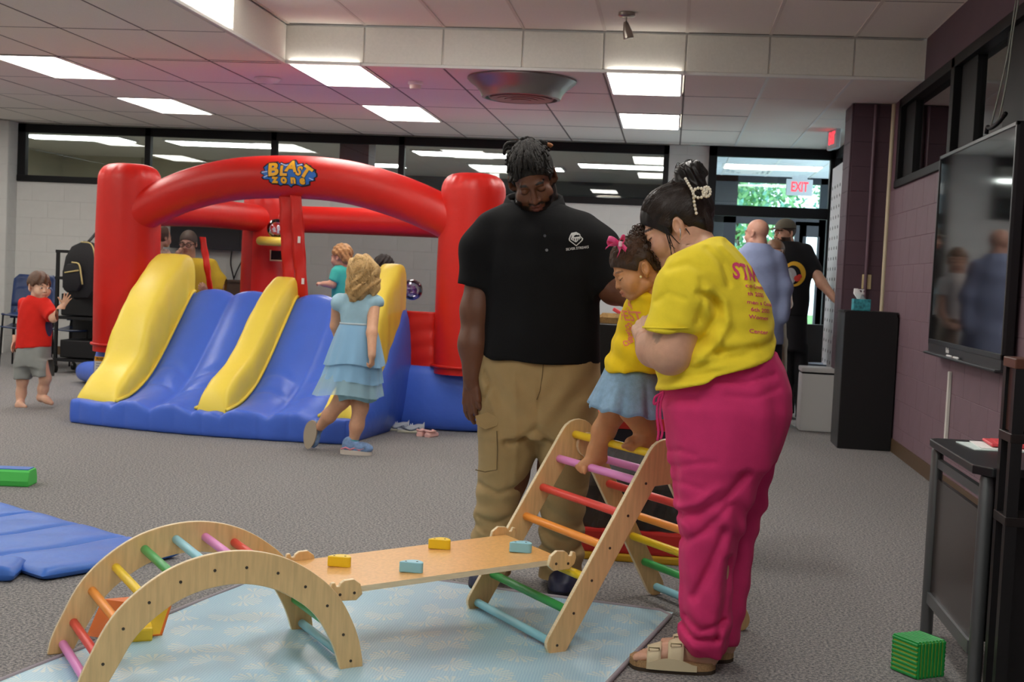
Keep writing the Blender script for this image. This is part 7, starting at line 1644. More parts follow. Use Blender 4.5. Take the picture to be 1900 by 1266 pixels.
    for (x0, x1, y, Yc) in ((862, 922, 1098, 4.950), (1008, 1076, 1104, 4.950)):
        a = at((x0+x1)/2, y, Yc); w = pr((x1-x0)/2, Yc)*0.8; z0 = 0.0; V_ = loft([(0.0, a[0], 5.010, w*1.0, 0.15), (0.02, a[0], 5.010, w*1.05, 0.155), (0.05, a[0], 5.010, w*0.98, 0.14), (0.085, a[0], 5.050, w*0.85, 0.10), (0.11, a[0], 5.070, w*0.7, 0.06)], 2.4)
        sculpt('shoe', V_, [((a[0]-0.1, 4.810, -0.01), (a[0]+0.1, 5.210, 0.13), 0.006)], NVS, t)
        m = MB(); m.loft([[(a[0]+w*1.06*math.copysign(abs(math.cos(q))**0.8, math.cos(q)), 5.010+0.158*math.copysign(abs(math.sin(q))**0.8, math.sin(q)), z) for q in np.linspace(0, 2*PI, 32, endpoint=False)] for z in (0.0, 0.018)]); m.build('shoe_sole', mat('dark navy sole', '11131f', 0.6), t)
    # hair: short locs pulled back
    HR = mat('black locs', '1a1512', 0.7, noise=(90, 0.35), bump=(160, 0.6))
    def hl(q): return np.interp(q[:, 1], [-0.12, -0.09, -0.075, -0.045, -0.03, 0.01, 0.03, 0.12], [0.075, 0.068, 0.052, 0.022, -0.01, 0.02, -0.04, -0.06])
    hs = ell((0, 0.018, 0.036), (0.085, 0.104, 0.088))
    def hair_l(q): return np.maximum(hs(q), (hl(q)-q[:, 2])*0.75)
    hair = hd.wrap(hair_l); lo, hi = bounds([at(930, 250, 5.000), at(1045, 400, 5.000)], 0.03); lo[1], hi[1] = 4.810, 5.200
    sculpt('hair', hair, [(lo, hi, 0.0045)], HR, t)
    rg = np.random.default_rng(5); m = MB()
    for k in range(170):
        x = rg.uniform(-0.082, 0.082); y0 = rg.uniform(-0.085, 0.06); L = rg.uniform(0.03, 0.06); zs = 0.042+0.094*math.sqrt(max(0.02, 1-(x/0.088)**2-((y0-0.018)/0.11)**2)); pts = []
        for u in np.linspace(0, 1, 9): yy = y0+L*u; zz = 0.036+0.088*math.sqrt(max(0.01, 1-min(0.98, (x/0.09)**2+((yy-0.018)/0.115)**2))); pts.append(hd.w((x*(1-0.25*u), yy, zz+0.002+0.004*math.sin(PI*u)+0.003*math.sin(k*1.7)*u)))
        m.tube(pts, [0.0055*(1+0.12*math.sin(i*2.6+k)) for i in range(9)], 6)
    for pts in (((1000, 282), (1008, 270), (1018, 268), (1023, 271)), ((985, 275), (1000, 264), (1012, 266), (1020, 274)), ((975, 262), (985, 257), (992, 262), (995, 272)), ((960, 268), (968, 258), (978, 258)), ((945, 272), (936, 280), (936, 288)), ((958, 265), (942, 266), (936, 274), (936, 283)), ((950, 275), (938, 276), (936, 286)), ((990, 268), (1002, 262), (1016, 265)), ((968, 266), (976, 256), (984, 258), (990, 268))):
        m.tube(spline([at(px, py, 5.080) for px, py in pts], 10), [0.0085*(1-0.04*i) for i in range(10)], 7)
    o = m.build('locs', HR, t, smooth=True, fix=False); o['kind'] = 'stuff'
    m = MB(); m.tube(spline([at(1016, 268, 5.070), at(1021, 269, 5.070), at(1024, 272, 5.070)], 6), 0.008, 7); m.build('loc_tip', mat('gold brown loc tip', '9a6238', 0.7), t, smooth=True)
    m = MB(); e0 = at(1029, 313, 4.980); m.tube([e0+0.007*np.array([0.3*math.cos(a), math.sin(a)*0.6, math.cos(a)]) for a in np.linspace(0, 2*PI, 12, endpoint=False)], 0.002, 5, closed=True); m.build('earring', mat('silver', 'd0d0d4', 0.2, metal=1), t)
man()
# ================================================================== PEOPLE FARTHER AWAY
def far_person(name_lab, Y, skin, head, limbs, garments, hair, loc, hcell=0.006, cell=0.011, neck=0.05, eyes=None, paint=('a86a58', '4a3424'), beard=None, extra=None, one=None):
    """head: Head; limbs: list of sdf of bare body; garments: (name, sdf, material, lo, hi, cell)"""
    t = thing('person', name_lab, 'person', loc); SK = skin_mat('skin '+skin)
    hs = head.sdf(neck); body = hs
    for k, f in limbs: body = U(k, body, f)
    def colf(V): return head.paint(V, base_col(V, skin, 0.05, 6), skin, paint[0], paint[1], beard=beard, eyes='open' if eyes else 'closed')
    boxes = [(head.o-0.2*head.k, head.o+0.2*head.k, hcell)]
    for g in extra or []: boxes.append(g)
    sculpt('body', body, [one] if one else boxes, SK, t, colf)
    for (nm, f, m, lo, hi, c) in garments: sculpt(nm, f, [(lo, hi, c)], m, t)
    if hair:
        hf, hm = hair; sculpt('hair', hf, [(head.o-0.2*head.k, head.o+0.2*head.k, hcell)], hm, t)
    if eyes:
        for sx in (-1, 1):
            for nm, off, r, mm in (('eye', -0.0865, 0.0095, EYEW), ('iris', -0.0925, 0.0062, PUPIL)):
                bm = bmesh.new(); bmesh.ops.create_icosphere(bm, subdivisions=2, radius=r*head.k, matrix=Matrix.Translation(Vector([float(v) for v in head.w((sx*0.031+(eyes if nm == 'iris' else 0), off, 0.001))]))); me = bpy.data.meshes.new(nm); bm.to_mesh(me); bm.free(); me.materials.append(mm); link(nm, me, t)
    return t
def bx(*pts, pad=0.03):
    p = A_(pts); return p.min(0)-pad, p.max(0)+pad
# ------------------------------------------------------------------ GIRL IN THE BLUE DRESS
def girl():
    Y = 8.2; hd = Head(at(671, 508, Y), (-0.35, 0.93, 0.12), (-0.1, -0.1, 1), 0.93, child=True)
    arm = chain([at(694, 566, Y-0.02), at(690, 618, Y-0.13), at(690, 660, Y-0.2)], [0.04, 0.034, 0.025], 0.02); hf, hp = hand(at(690, 660, Y-0.2), (0.05, -0.1, -1), (0.9, -0.3, 0), 0.06, -1, (1.2, 1.2, 1.2, 1.2), 0.03, (0.5, 0.6), 1.15)
    arm2 = chain([at(626, 566, Y+0.02), at(622, 605, Y+0.05), at(630, 640, Y+0.1)], [0.038, 0.032, 0.024], 0.02)
    l1 = chain([at(668, 690, Y), at(669, 755, Y), at(662, 790, Y-0.01), at(655, 822, Y)], [0.062, 0.05, 0.044, 0.03], 0.03)
    l2 = chain([at(650, 690, Y), at(633, 745, Y-0.02), at(610, 772, Y-0.0), at(594, 792, Y+0.05)], [0.062, 0.05, 0.044, 0.03], 0.03)
    tor = loft([row(545, 640, 692, Y, 0.06), row(575, 632, 697, Y, 0.08), row(610, 635, 692, Y, 0.078), row(700, 630, 692, Y, 0.09)])
    DR = cloth('pale blue jersey', 'a9cfe0'); TU = mat('blue tulle', '8fc0e4', 0.7, alpha=0.9, sheen=0.3); TU2 = mat('pale tulle', 'a9cfdf', 0.7, alpha=0.62, sheen=0.3)
    bod = loft([row(541, 648, 688, Y, 0.055), row(550, 636, 698, Y, 0.075), row(575, 632, 700, Y, 0.092), row(603, 634, 695, Y, 0.085)], 2.2)
    cs1 = INT(0.004, ell(at(695, 562, Y), (0.062, 0.07, 0.055)), HALF(at(695, 572, Y), (0.3, 0, -1))); cs2 = INT(0.004, ell(at(630, 562, Y), (0.055, 0.07, 0.06)), HALF(at(630, 578, Y), (-0.3, 0, -1)))
    bodice = U(0.02, bod, cs1, cs2); lo, hi = bx(at(612, 535, Y-0.15), at(715, 608, Y+0.15))
    HRb = mat('dark blonde hair', 'c09a62', 0.5, noise=(70, 0.3), bump=(150, 0.5))
    hc = U(0.02, ell(hd.o+A_((0.0, 0, 0.03)), (0.092, 0.098, 0.1)), chain([at(672, 500, Y-0.04), at(664, 535, Y-0.06), at(656, 560, Y-0.05)], [0.085, 0.07, 0.035], 0.03), chain([at(690, 500, Y-0.02), at(692, 530, Y-0.03), at(690, 545, Y-0.03)], [0.05, 0.045, 0.02], 0.02))
    hcut = hd.wrap(lambda q: np.maximum(-(q[:, 1]+0.035), -1.0))
    def hair(P):
        d = hc(P)+0.006*np.sin(P[:, 0]*95+8*np.sin(P[:, 2]*14)); q = hd.loc(P); return np.maximum(d, -(q[:, 1]+0.05)*0.8*hd.k)
    t = far_person('girl in pale blue tulle dress walking by the slide', Y, 'd8a585', hd, [(0.02, tor), (0.02, arm), (0.01, hf), (0.02, arm2), (0.03, l1), (0.03, l2)], [('bodice', WRINK(bodice, 0.002, (40, 30, 30), 2), DR, lo, hi, 0.007)], (hair, HRb), at(660, 843, Y)*np.array([1, 1, 0]),
        extra=[(*bx(at(555, 545, Y-0.27), at(715, 835, Y+0.2)), 0.008), (*bx(*hp), 0.0045)])
    o = [c for c in t.children if c.name.startswith('hair')][0]
    strands('hair_strands', hd, hair, mat('blonde strand', 'd9b67e', 0.4), t, 380, lambda q: (0.08*math.cos(PI*q), 0.02+0.03*math.sin(5*q), 0.125-0.03*abs(math.cos(PI*q))), lambda q: (0.075*math.cos(PI*q), 0.11, -0.13-0.05*math.sin(9*q)), 0.0018, 6, lift=0.003, wob=0.012)
    def tier(y0, y1, r0, r1, cx0, cx1, m_, nm, fr, amp):
        rings = []
        for k in range(10):
            f_ = k/9; c = at(cx0+(cx1-cx0)*f_, y0+(y1-y0)*f_, Y); r = pr(r0+(r1-r0)*f_**0.8, Y)
            rings.append([(c[0]+r*(1+amp*f_*math.sin(fr*a+1)+amp*0.5*f_*math.sin(2.3*fr*a))*math.cos(a), Y+0.85*r*(1+amp*f_*math.sin(fr*a+1))*math.sin(a), c[2]+0.012*f_*math.sin(3*a)) for a in np.linspace(0, 2*PI, 110, endpoint=False)])
        q = MB(); q.loft(rings, caps=False); q.build(nm, m_, t, smooth=True, fix=False)
    tier(600, 676, 33, 57, 664, 658, TU, 'skirt_tier', 13, 0.035); tier(636, 708, 40, 59, 662, 652, TU, 'skirt_tier', 13, 0.035); tier(650, 732, 36, 66, 660, 646, TU2, 'skirt_tier', 13, 0.035)
    tier(605, 742, 28, 38, 664, 660, cloth('blue grey lining', '86aebb'), 'lining', 7, 0.05)
    m = MB(); m.tube([(at(664, 601, Y)[0]+pr(33, Y)*math.cos(a), Y+0.095*math.sin(a), at(664, 601, Y)[2]) for a in np.linspace(0, 2*PI, 40, endpoint=False)], 0.008, 6, closed=True); m.build('waistband', mat('silver band', 'b4c4cc', 0.4), t, smooth=True)
    # shoes
    SHB = mat('blue sneaker', '7c9cc8', 0.6, noise=(30, 0.35)); SOL = mat('cream pink sole', 'd9cfc4', 0.6); PKA = mat('pink accent', 'e08a9a', 0.5)
    ax0, ax1 = at(633, 838, Y)[0], at(690, 838, Y)[0]; cx = (ax0+ax1)/2
    up = U(0.02, ell((cx+0.03, Y-0.02, 0.045), (0.085, 0.042, 0.04)), ell((cx-0.045, Y-0.01, 0.06), (0.05, 0.042, 0.055)))
    sculpt('shoe', INT(0.004, up, HALF((cx, Y, 0.022), (0, 0, -1))), [((ax0-0.02, Y-0.09, 0.01), (ax1+0.04, Y+0.06, 0.14), 0.005)], SHB, t)
    m = MB(); m.loft([[(cx+0.105*math.copysign(abs(math.cos(a))**0.8, math.cos(a))*(1 if z < 0.02 else 0.97), Y-0.015+0.045*math.sin(a), z) for a in np.linspace(0, 2*PI, 30, endpoint=False)] for z in (0.0, 0.012, 0.03)]); m.build('shoe_sole', SOL, t, smooth='auto')
    m = MB(); m.tube([(cx-0.09+0.03*k, Y-0.058+0.004*(k % 2), 0.035+0.012*(k % 2)) for k in range(6)], 0.006, 6); m.build('shoe_stripe', PKA, t, smooth=True)
    m = MB(); m.tube([at(655, 815, Y), at(654, 824, Y)], [0.04, 0.041], 16); m.build('sock', mat('teal sock', '4fa0b0', 0.9), t, smooth=True)
    # lifted shoe, sole towards the camera
    c = at(577, 806, Y+0.06); R_ = Matrix.Rotation(0.12, 3, 'Y'); m = MB()
    m.loft([[tuple(Vector(c)+R_ @ Vector((0.042*math.cos(a)*(1+0.12*math.sin(a)), y, 0.095*math.sin(a)))) for a in np.linspace(0, 2*PI, 28, endpoint=False)] for y in (-0.03, 0.0)]); m.build('shoe_sole', mat('taupe sole', 'b5a894', 0.7), t, smooth='auto')
    sculpt('shoe', U(0.02, ell(c+A_((0.012, 0.035, -0.005)), (0.042, 0.04, 0.09)), ell(c+A_((0.035, 0.05, 0.045)), (0.035, 0.04, 0.045))), [(c-0.13, c+0.13, 0.006)], SHB, t)
girl()
# ------------------------------------------------------------------ BOY IN THE RED SHIRT
def boy():
    Y = 9.6; hd = Head(at(73, 533, Y), (0.80, -0.58, -0.06), (0.05, -0.05, 1), 0.93, child=True)
    a1 = chain([at(86, 575, Y-0.03), at(99, 591, Y-0.1), at(113, 573, Y-0.12), at(117, 567, Y-0.12)], [0.032, 0.03, 0.025, 0.02], 0.02); h1, hp1 = hand(at(117, 567, Y-0.12), at(124, 554, Y-0.13)-at(117, 567, Y-0.12), (-0.3, 0.9, 0.2), 0.062, 1, (0.05, 0.02, 0.02, 0.1), 0.22, (0.95, 0.05), 1.0)
    a2 = chain([at(35, 578, Y+0.05), at(30, 605, Y+0.06), at(28, 632, Y+0.02)], [0.032, 0.028, 0.021], 0.02); h2, hp2 = hand(at(28, 632, Y+0.02), (-0.25, -0.1, -1), (-0.9, 0.2, 0), 0.055, -1, (0.4, 0.3, 0.3, 0.4), 0.12, (0.6, 0.2))
    l1 = chain([at(50, 660, Y), at(42, 705, Y), at(39, 730, Y+0.02), at(37, 748, Y)], [0.048, 0.042, 0.038, 0.027], 0.03); f1 = chain([at(38, 749, Y), at(36, 752, Y-0.05), at(46, 755, Y-0.06)], [0.034, 0.03, 0.018], 0.02)
    l2 = chain([at(76, 660, Y), at(84, 702, Y), at(80, 722, Y+0.02), at(77, 737, Y+0.03)], [0.046, 0.042, 0.038, 0.027], 0.03); f2 = U(0.02, chain([at(77, 737, Y+0.03), at(86, 742, Y), at(95, 748, Y)], [0.034, 0.028, 0.02], 0.02), ell(at(77, 739, Y+0.03), (0.035, 0.035, 0.03)))
    RD = cloth('red cotton', 'd6281f'); GY = cloth('heather grey jersey', '8c8f8c')
    tee = U(0.03, loft([row(549, 55, 80, Y, 0.05), row(556, 46, 88, Y, 0.085), row(580, 38, 92, Y, 0.105), row(610, 34, 93, Y, 0.11), row(648, 32, 92, Y, 0.112)], 2.2), INT(0.004, chain([at(82, 567, Y-0.03), at(99, 590, Y-0.09)], [0.066, 0.058], 0.02), HALF(at(96, 588, Y-0.09), (0.8, -0.4, -0.5))), INT(0.004, chain([at(45, 566, Y+0.03), at(37, 582, Y+0.05)], [0.058, 0.056], 0.02), HALF(at(36, 585, Y+0.05), (-0.5, 0, -1))))
    tee = INT(0.004, tee, HALF(at(60, 645, Y), (0.12, 0, -1)))
    sho = U(0.03, loft([row(640, 32, 91, Y, 0.105), row(665, 30, 92, Y, 0.115), row(680, 30, 94, Y, 0.11)], 2.2), loft([row(670, 29, 62, Y, 0.085), row(703, 28, 58, Y, 0.085)], 2.2), loft([row(668, 60, 96, Y, 0.088), row(698, 64, 99, Y, 0.09)], 2.2))
    HB = mat('brown hair', '5a4030', 0.5, noise=(60, 0.3), bump=(140, 0.5))
    def hl(q): return np.interp(q[:, 1], [-0.12, -0.09, -0.06, -0.03, 0.0, 0.035, 0.05, 0.12], [0.045, 0.034, 0.03, -0.005, 0.03, 0.03, -0.04, -0.07])
    hs = ell((0, 0.012, 0.04), (0.09, 0.108, 0.098))
    hair = hd.wrap(lambda q: np.maximum(hs(q)+0.004*np.sin(q[:, 0]*120+q[:, 2]*60), (hl(q)+0.01*np.sin(q[:, 0]*110)-q[:, 2])*0.75))
    lo, hi = bx(at(18, 540, Y-0.2), at(122, 650, Y+0.17)); lo2, hi2 = bx(at(22, 636, Y-0.15), at(100, 708, Y+0.15))
    t = far_person('boy in red shirt and grey shorts waving at far left', Y, 'dcae94', hd, [(0.03, chain([hd.w((0, 0.045, -0.15)), at(62, 590, Y), at(62, 665, Y)], [0.045, 0.068, 0.072])), (0.03, cap(at(44, 574, Y+0.03), at(84, 573, Y-0.03), 0.036, 0.036)), (0.03, a1), (0.01, h1), (0.03, a2), (0.01, h2), (0.03, l1), (0.015, f1), (0.03, l2), (0.015, f2)], [('t_shirt', WRINK(tee, 0.003, (24, 20, 24), 2), RD, lo, hi, 0.008), ('shorts', WRINK(sho, 0.004, (28, 24, 18), 5), GY, lo2, hi2, 0.008)], (hair, HB), at(60, 755, Y)*np.array([1, 1, 0]), eyes=-0.004, hcell=0.004,
        extra=[(*bx(at(18, 535, Y-0.2), at(122, 760, Y+0.15)), 0.0085), (*bx(*hp1), 0.0045), (*bx(*hp2), 0.005)], paint=('c98a78', '5a4030'))
    o = [c for c in t.children if c.name.startswith('t_shirt')][0]
    q = at(92, 610, Y); V = [(pr(11, Y)*math.cos(a), pr(22, Y)*math.sin(a), 0) for a in np.linspace(0, 2*PI, 24, endpoint=False)]
    decal('shirt_print', V, [tuple(range(24))], mat('navy print', '2f2f52', 0.7), t, o, at(88, 605, Y-0.1)+A_((0.14, -0.02, 0)), (-0.55, -0.83, 0), (0, 0, 1), (-0.83, 0.55, 0), 0.003, 0.02)
boy()
# ------------------------------------------------------------------ MEN BY THE ENTRY
def bald():
    Y = 10.95; hd = Head(at(1404, 434, Y), (-0.80, 0.6, -0.03), (0.0, 0, 1), 1.0, male=True)
    SHT = cloth('blue grey shirt', '8f9cc0', 0.7); TR = cloth('dark trousers', '23242a')
    sh = U(0.04, loft([row(452, 1388, 1428, Y, 0.09), row(463, 1372, 1440, Y, 0.14), row(490, 1362, 1452, Y, 0.17), row(540, 1362, 1458, Y, 0.18), row(600, 1366, 1456, Y, 0.18), row(636, 1370, 1452, Y, 0.175)], 2.2), chain([at(1440, 480, Y-0.02), at(1456, 535, Y-0.06), at(1452, 590, Y-0.1)], [0.075, 0.065, 0.05], 0.04), chain([at(1374, 480, Y+0.05), at(1362, 545, Y+0.05), at(1370, 600, Y-0.02)], [0.07, 0.06, 0.05], 0.04))
    tr = U(0.03, loft([row(630, 1372, 1452, Y, 0.16), row(700, 1374, 1450, Y, 0.16)]), loft([row(690, 1373, 1412, Y, 0.09), row(815, 1378, 1408, Y, 0.08)]), loft([row(690, 1412, 1450, Y, 0.09), row(815, 1416, 1446, Y, 0.08)]))
    hf, hp = hand(at(1452, 592, Y-0.11), (-0.9, -0.2, -0.25), (0.1, -0.9, 0.2), 0.095, 1, (0.6, 0.6, 0.6, 0.6))
    lo, hi = bx(at(1350, 445, Y-0.25), at(1470, 645, Y+0.25)); lo2, hi2 = bx(at(1365, 625, Y-0.2), at(1460, 822, Y+0.2)); lo2[2] = 0.03
    t = far_person('bald man in blue grey shirt standing behind the woman', Y, 'd2a08a', hd, [(0.03, chain([hd.w((0, .03, -.08)), at(1408, 466, Y), at(1438, 482, Y-0.02), at(1454, 535, Y-0.06), at(1452, 592, Y-0.11)], [0.06, 0.065, 0.05, 0.042, 0.032])), (0.01, hf)], [('shirt', WRINK(sh, 0.005, (16, 14, 12), 4), SHT, lo, hi, 0.011), ('trousers', tr, TR, lo2, hi2, 0.013)], None, (at(1410, 800, Y)[0], Y, 0), one=(*bx(hd.o-0.17, hd.o+0.17, at(1425, 470, Y-0.28), at(1466, 612, Y+0.1)), 0.007))
    m = MB(); c = at(1406, 458, Y); m.tube([(c[0]+0.075*math.cos(a), Y+0.075*math.sin(a), c[2]+0.01*math.sin(a)) for a in np.linspace(0, 2*PI, 30, endpoint=False)], 0.014, 8, closed=True, flat=1.6); m.build('collar', SHT, t, smooth=True)
    for x in (1392, 1430):
        a = at(x, 820, Y); m = MB(); m.loft([[(a[0]+0.045*math.cos(q), Y-0.03+0.13*math.sin(q), z) for q in np.linspace(0, 2*PI, 20, endpoint=False)] for z in (0.0, 0.05, 0.08)]); m.build('shoe', BK_, t, smooth='auto')
bald()
def capman():
    Y = 12.2; hd = Head(at(1456, 433, Y), (-0.80, -0.58, -0.05), (0.02, 0, 1), 1.0, male=True)
    BT_ = cloth('black cotton', '17171a'); TR = cloth('charcoal trousers', '1d1d20')
    sh = U(0.04, loft([row(448, 1446, 1480, Y, 0.09), row(456, 1440, 1496, Y, 0.13), row(480, 1438, 1508, Y, 0.15), row(540, 1440, 1503, Y, 0.15), row(586, 1446, 1498, Y, 0.15)], 2.2), INT(0.004, chain([at(1494, 468, Y), at(1512, 505, Y-0.05)], [0.08, 0.075], 0.03), HALF(at(1514, 512, Y-0.05), (0.4, 0, -1))), chain([at(1446, 470, Y), at(1438, 505, Y)], [0.075, 0.07], 0.03))
    tr = U(0.03, loft([row(580, 1446, 1498, Y, 0.14), row(650, 1446, 1498, Y, 0.15)]), loft([row(640, 1444, 1472, Y, 0.09), row(770, 1448, 1470, Y, 0.075)]), loft([row(640, 1472, 1500, Y, 0.09), row(770, 1476, 1498, Y, 0.075)]))
    ar = chain([at(1507, 495, Y-0.05), at(1524, 525, Y-0.12), at(1550, 556, Y-0.2)], [0.055, 0.048, 0.034], 0.03); hf, hp = hand(at(1550, 556, Y-0.2), (0.6, -0.1, -0.7), (0.6, -0.2, 0.6), 0.095, -1, (0.5, 0.5, 0.5, 0.6))
    lo, hi = bx(at(1425, 440, Y-0.25), at(1530, 595, Y+0.25)); lo2, hi2 = bx(at(1438, 575, Y-0.2), at(1506, 780, Y+0.2)); lo2[2] = 0.03
    HB = mat('dark beard hair', '3a2a20', 0.6)
    t = far_person('bearded man in cap and black printed T-shirt reaching to the cabinet', Y, 'c79a80', hd, [(0.03, cap(hd.w((0, .03, -.08)), at(1462, 458, Y), 0.058, 0.068)), (0.03, ar), (0.01, hf)], [('t_shirt', WRINK(sh, 0.004, (16, 14, 12), 4), BT_, lo, hi, 0.011), ('trousers', tr, TR, lo2, hi2, 0.013)], (hd.wrap(lambda q: np.maximum(ell((0, 0.016, 0.03), (0.082, 0.1, 0.09))(q), (np.interp(q[:, 1], [-.1, -.02, .03, .1], [.05, .02, -.03, -.05])-q[:, 2])*0.8)), HB), (at(1470, 790, Y)[0], Y, 0),
        beard='3a2a20', eyes=0.003, extra=[(*bx(*hp), 0.006), (*bx(at(1495, 480, Y-0.3), at(1560, 565, Y+0.1)), 0.01)])
    CP = cloth('olive cap', '5d584c'); crown = INT(0.003, ell(hd.w((0, 0.01, 0.045)), (0.1, 0.1, 0.092)), lambda P: (0.046-hd.loc(P)[:, 2])*hd.k)
    sculpt('cap_crown', crown, [(hd.o-0.2, hd.o+0.2, 0.007)], CP, t)
    rings = [[tuple(hd.w((0.078*math.sin(a), -0.06-r*math.cos(a)*0.075-0.03*math.cos(a), 0.05-0.02*r*math.cos(a)+0.004*z))) for a in np.linspace(-1.45, 1.45, 15)] for z, r in ((0, 0.1), (0, 1.0), (1, 1.0), (1, 0.1))]
    m = MB(); m.loft(rings, caps=False, closed_u=False); m.build('cap_visor', CP, t, smooth=True)
    o = [c for c in t.children if c.name.startswith('t_shirt')][0]; c0 = at(1468, 508, Y-0.3)
    def disc(r, rx, cx, cz, m_, off):
        V = [(cx+r*rx*math.cos(a), cz+r*math.sin(a), 0) for a in np.linspace(0, 2*PI, 28, endpoint=False)]; decal('shirt_print', V, [tuple(range(28))], m_, t, o, c0, (0.96, -0.26, 0), (0, 0, 1), (0.26, 0.96, 0), off, 0.03)
    disc(0.115, 0.85, 0, 0, mat('mustard print', 'd9a92c', 0.7), 0.004); disc(0.088, 0.8, -0.01, -0.01, BT_, 0.006); disc(0.075, 0.7, -0.03, -0.02, mat('grey print', '9a9a9c', 0.7), 0.008); disc(0.028, 1, 0.03, -0.04, mat('red print', 'c23a30', 0.7), 0.010); disc(0.02, 1, 0.05, -0.02, mat('red print', 'c23a30', 0.7), 0.010)
    for x in (1460, 1488):
        a = at(x, 775, Y); m = MB(); m.loft([[(a[0]+0.045*math.cos(q), Y-0.03+0.13*math.sin(q), z) for q in np.linspace(0, 2*PI, 20, endpoint=False)] for z in (0.0, 0.05, 0.08)]); m.build('shoe', BK_, t, smooth='auto')
capman()
def whitetee():
    Y = 11.55; hd = Head(at(1438, 470, Y), (0.2, -0.95, -0.1), (0, 0, 1), 0.95)
    WT = cloth('white tee', 'c9c4be'); TN = cloth('tan trousers', '8a7260'); HB = mat('light brown hair', '7a5a42', 0.5)
    sh = U(0.03, loft([row(492, 1425, 1452, Y, 0.07), row(505, 1418, 1458, Y, 0.11), row(580, 1420, 1456, Y, 0.11)], 2.2), INT(0.004, chain([at(1456, 512, Y), at(1460, 530, Y-0.02)], [0.06, 0.058], 0.02), HALF(at(1460, 534, Y), (0.1, 0, -1))))
    ar = chain([at(1459, 528, Y-0.02), at(1462, 565, Y-0.05), at(1450, 588, Y-0.12)], [0.045, 0.04, 0.03], 0.02); hf, hp = hand(at(1450, 588, Y-0.12), (-0.9, -0.2, -0.2), (0.1, -0.8, 0.5), 0.08, 1, (0.6, 0.6, 0.6, 0.6))
    tr = U(0.03, loft([row(575, 1420, 1458, Y, 0.12), row(640, 1420, 1460, Y, 0.12)]), loft([row(630, 1420, 1440, Y, 0.07), row(795, 1424, 1440, Y, 0.06)]), loft([row(630, 1440, 1461, Y, 0.07), row(795, 1442, 1458, Y, 0.06)]))
    lo, hi = bx(at(1410, 485, Y-0.2), at(1472, 590, Y+0.2)); lo2, hi2 = bx(at(1412, 570, Y-0.2), at(1468, 800, Y+0.2)); lo2[2] = 0.03
    hair = hd.wrap(lambda q: np.maximum(U(0.02, ell((0, 0.015, 0.035), (0.09, 0.108, 0.096)), ell((0, 0.06, -0.07), (0.075, 0.05, 0.1)))(q), np.minimum(-(q[:, 1]+0.02), np.interp(q[:, 1], [-.12, -.02], [.05, .04])-q[:, 2])*0.8))
    t = far_person('brown haired person in white T-shirt partly hidden between the two men', Y, 'c79a80', hd, [(0.03, chain([hd.w((0, .03, -.08)), at(1438, 502, Y), at(1454, 510, Y), at(1459, 528, Y-0.02)], [0.05, 0.05, 0.045, 0.045])), (0.03, ar), (0.01, hf)], [('t_shirt', sh, WT, lo, hi, 0.012), ('trousers', tr, TN, lo2, hi2, 0.014)], (hair, HB), (at(1440, 790, Y)[0], Y, 0), one=(*bx(hd.o-0.18, hd.o+0.18, at(1420, 480, Y-0.22), at(1472, 606, Y+0.1)), 0.0085))
    for x in (1432, 1450):
        a = at(x, 800, Y); m = MB(); m.loft([[(a[0]+0.04*math.cos(q), Y-0.03+0.12*math.sin(q), z) for q in np.linspace(0, 2*PI, 20, endpoint=False)] for z in (0.0, 0.04, 0.07)]); m.build('shoe', BK_, t, smooth='auto')
whitetee()
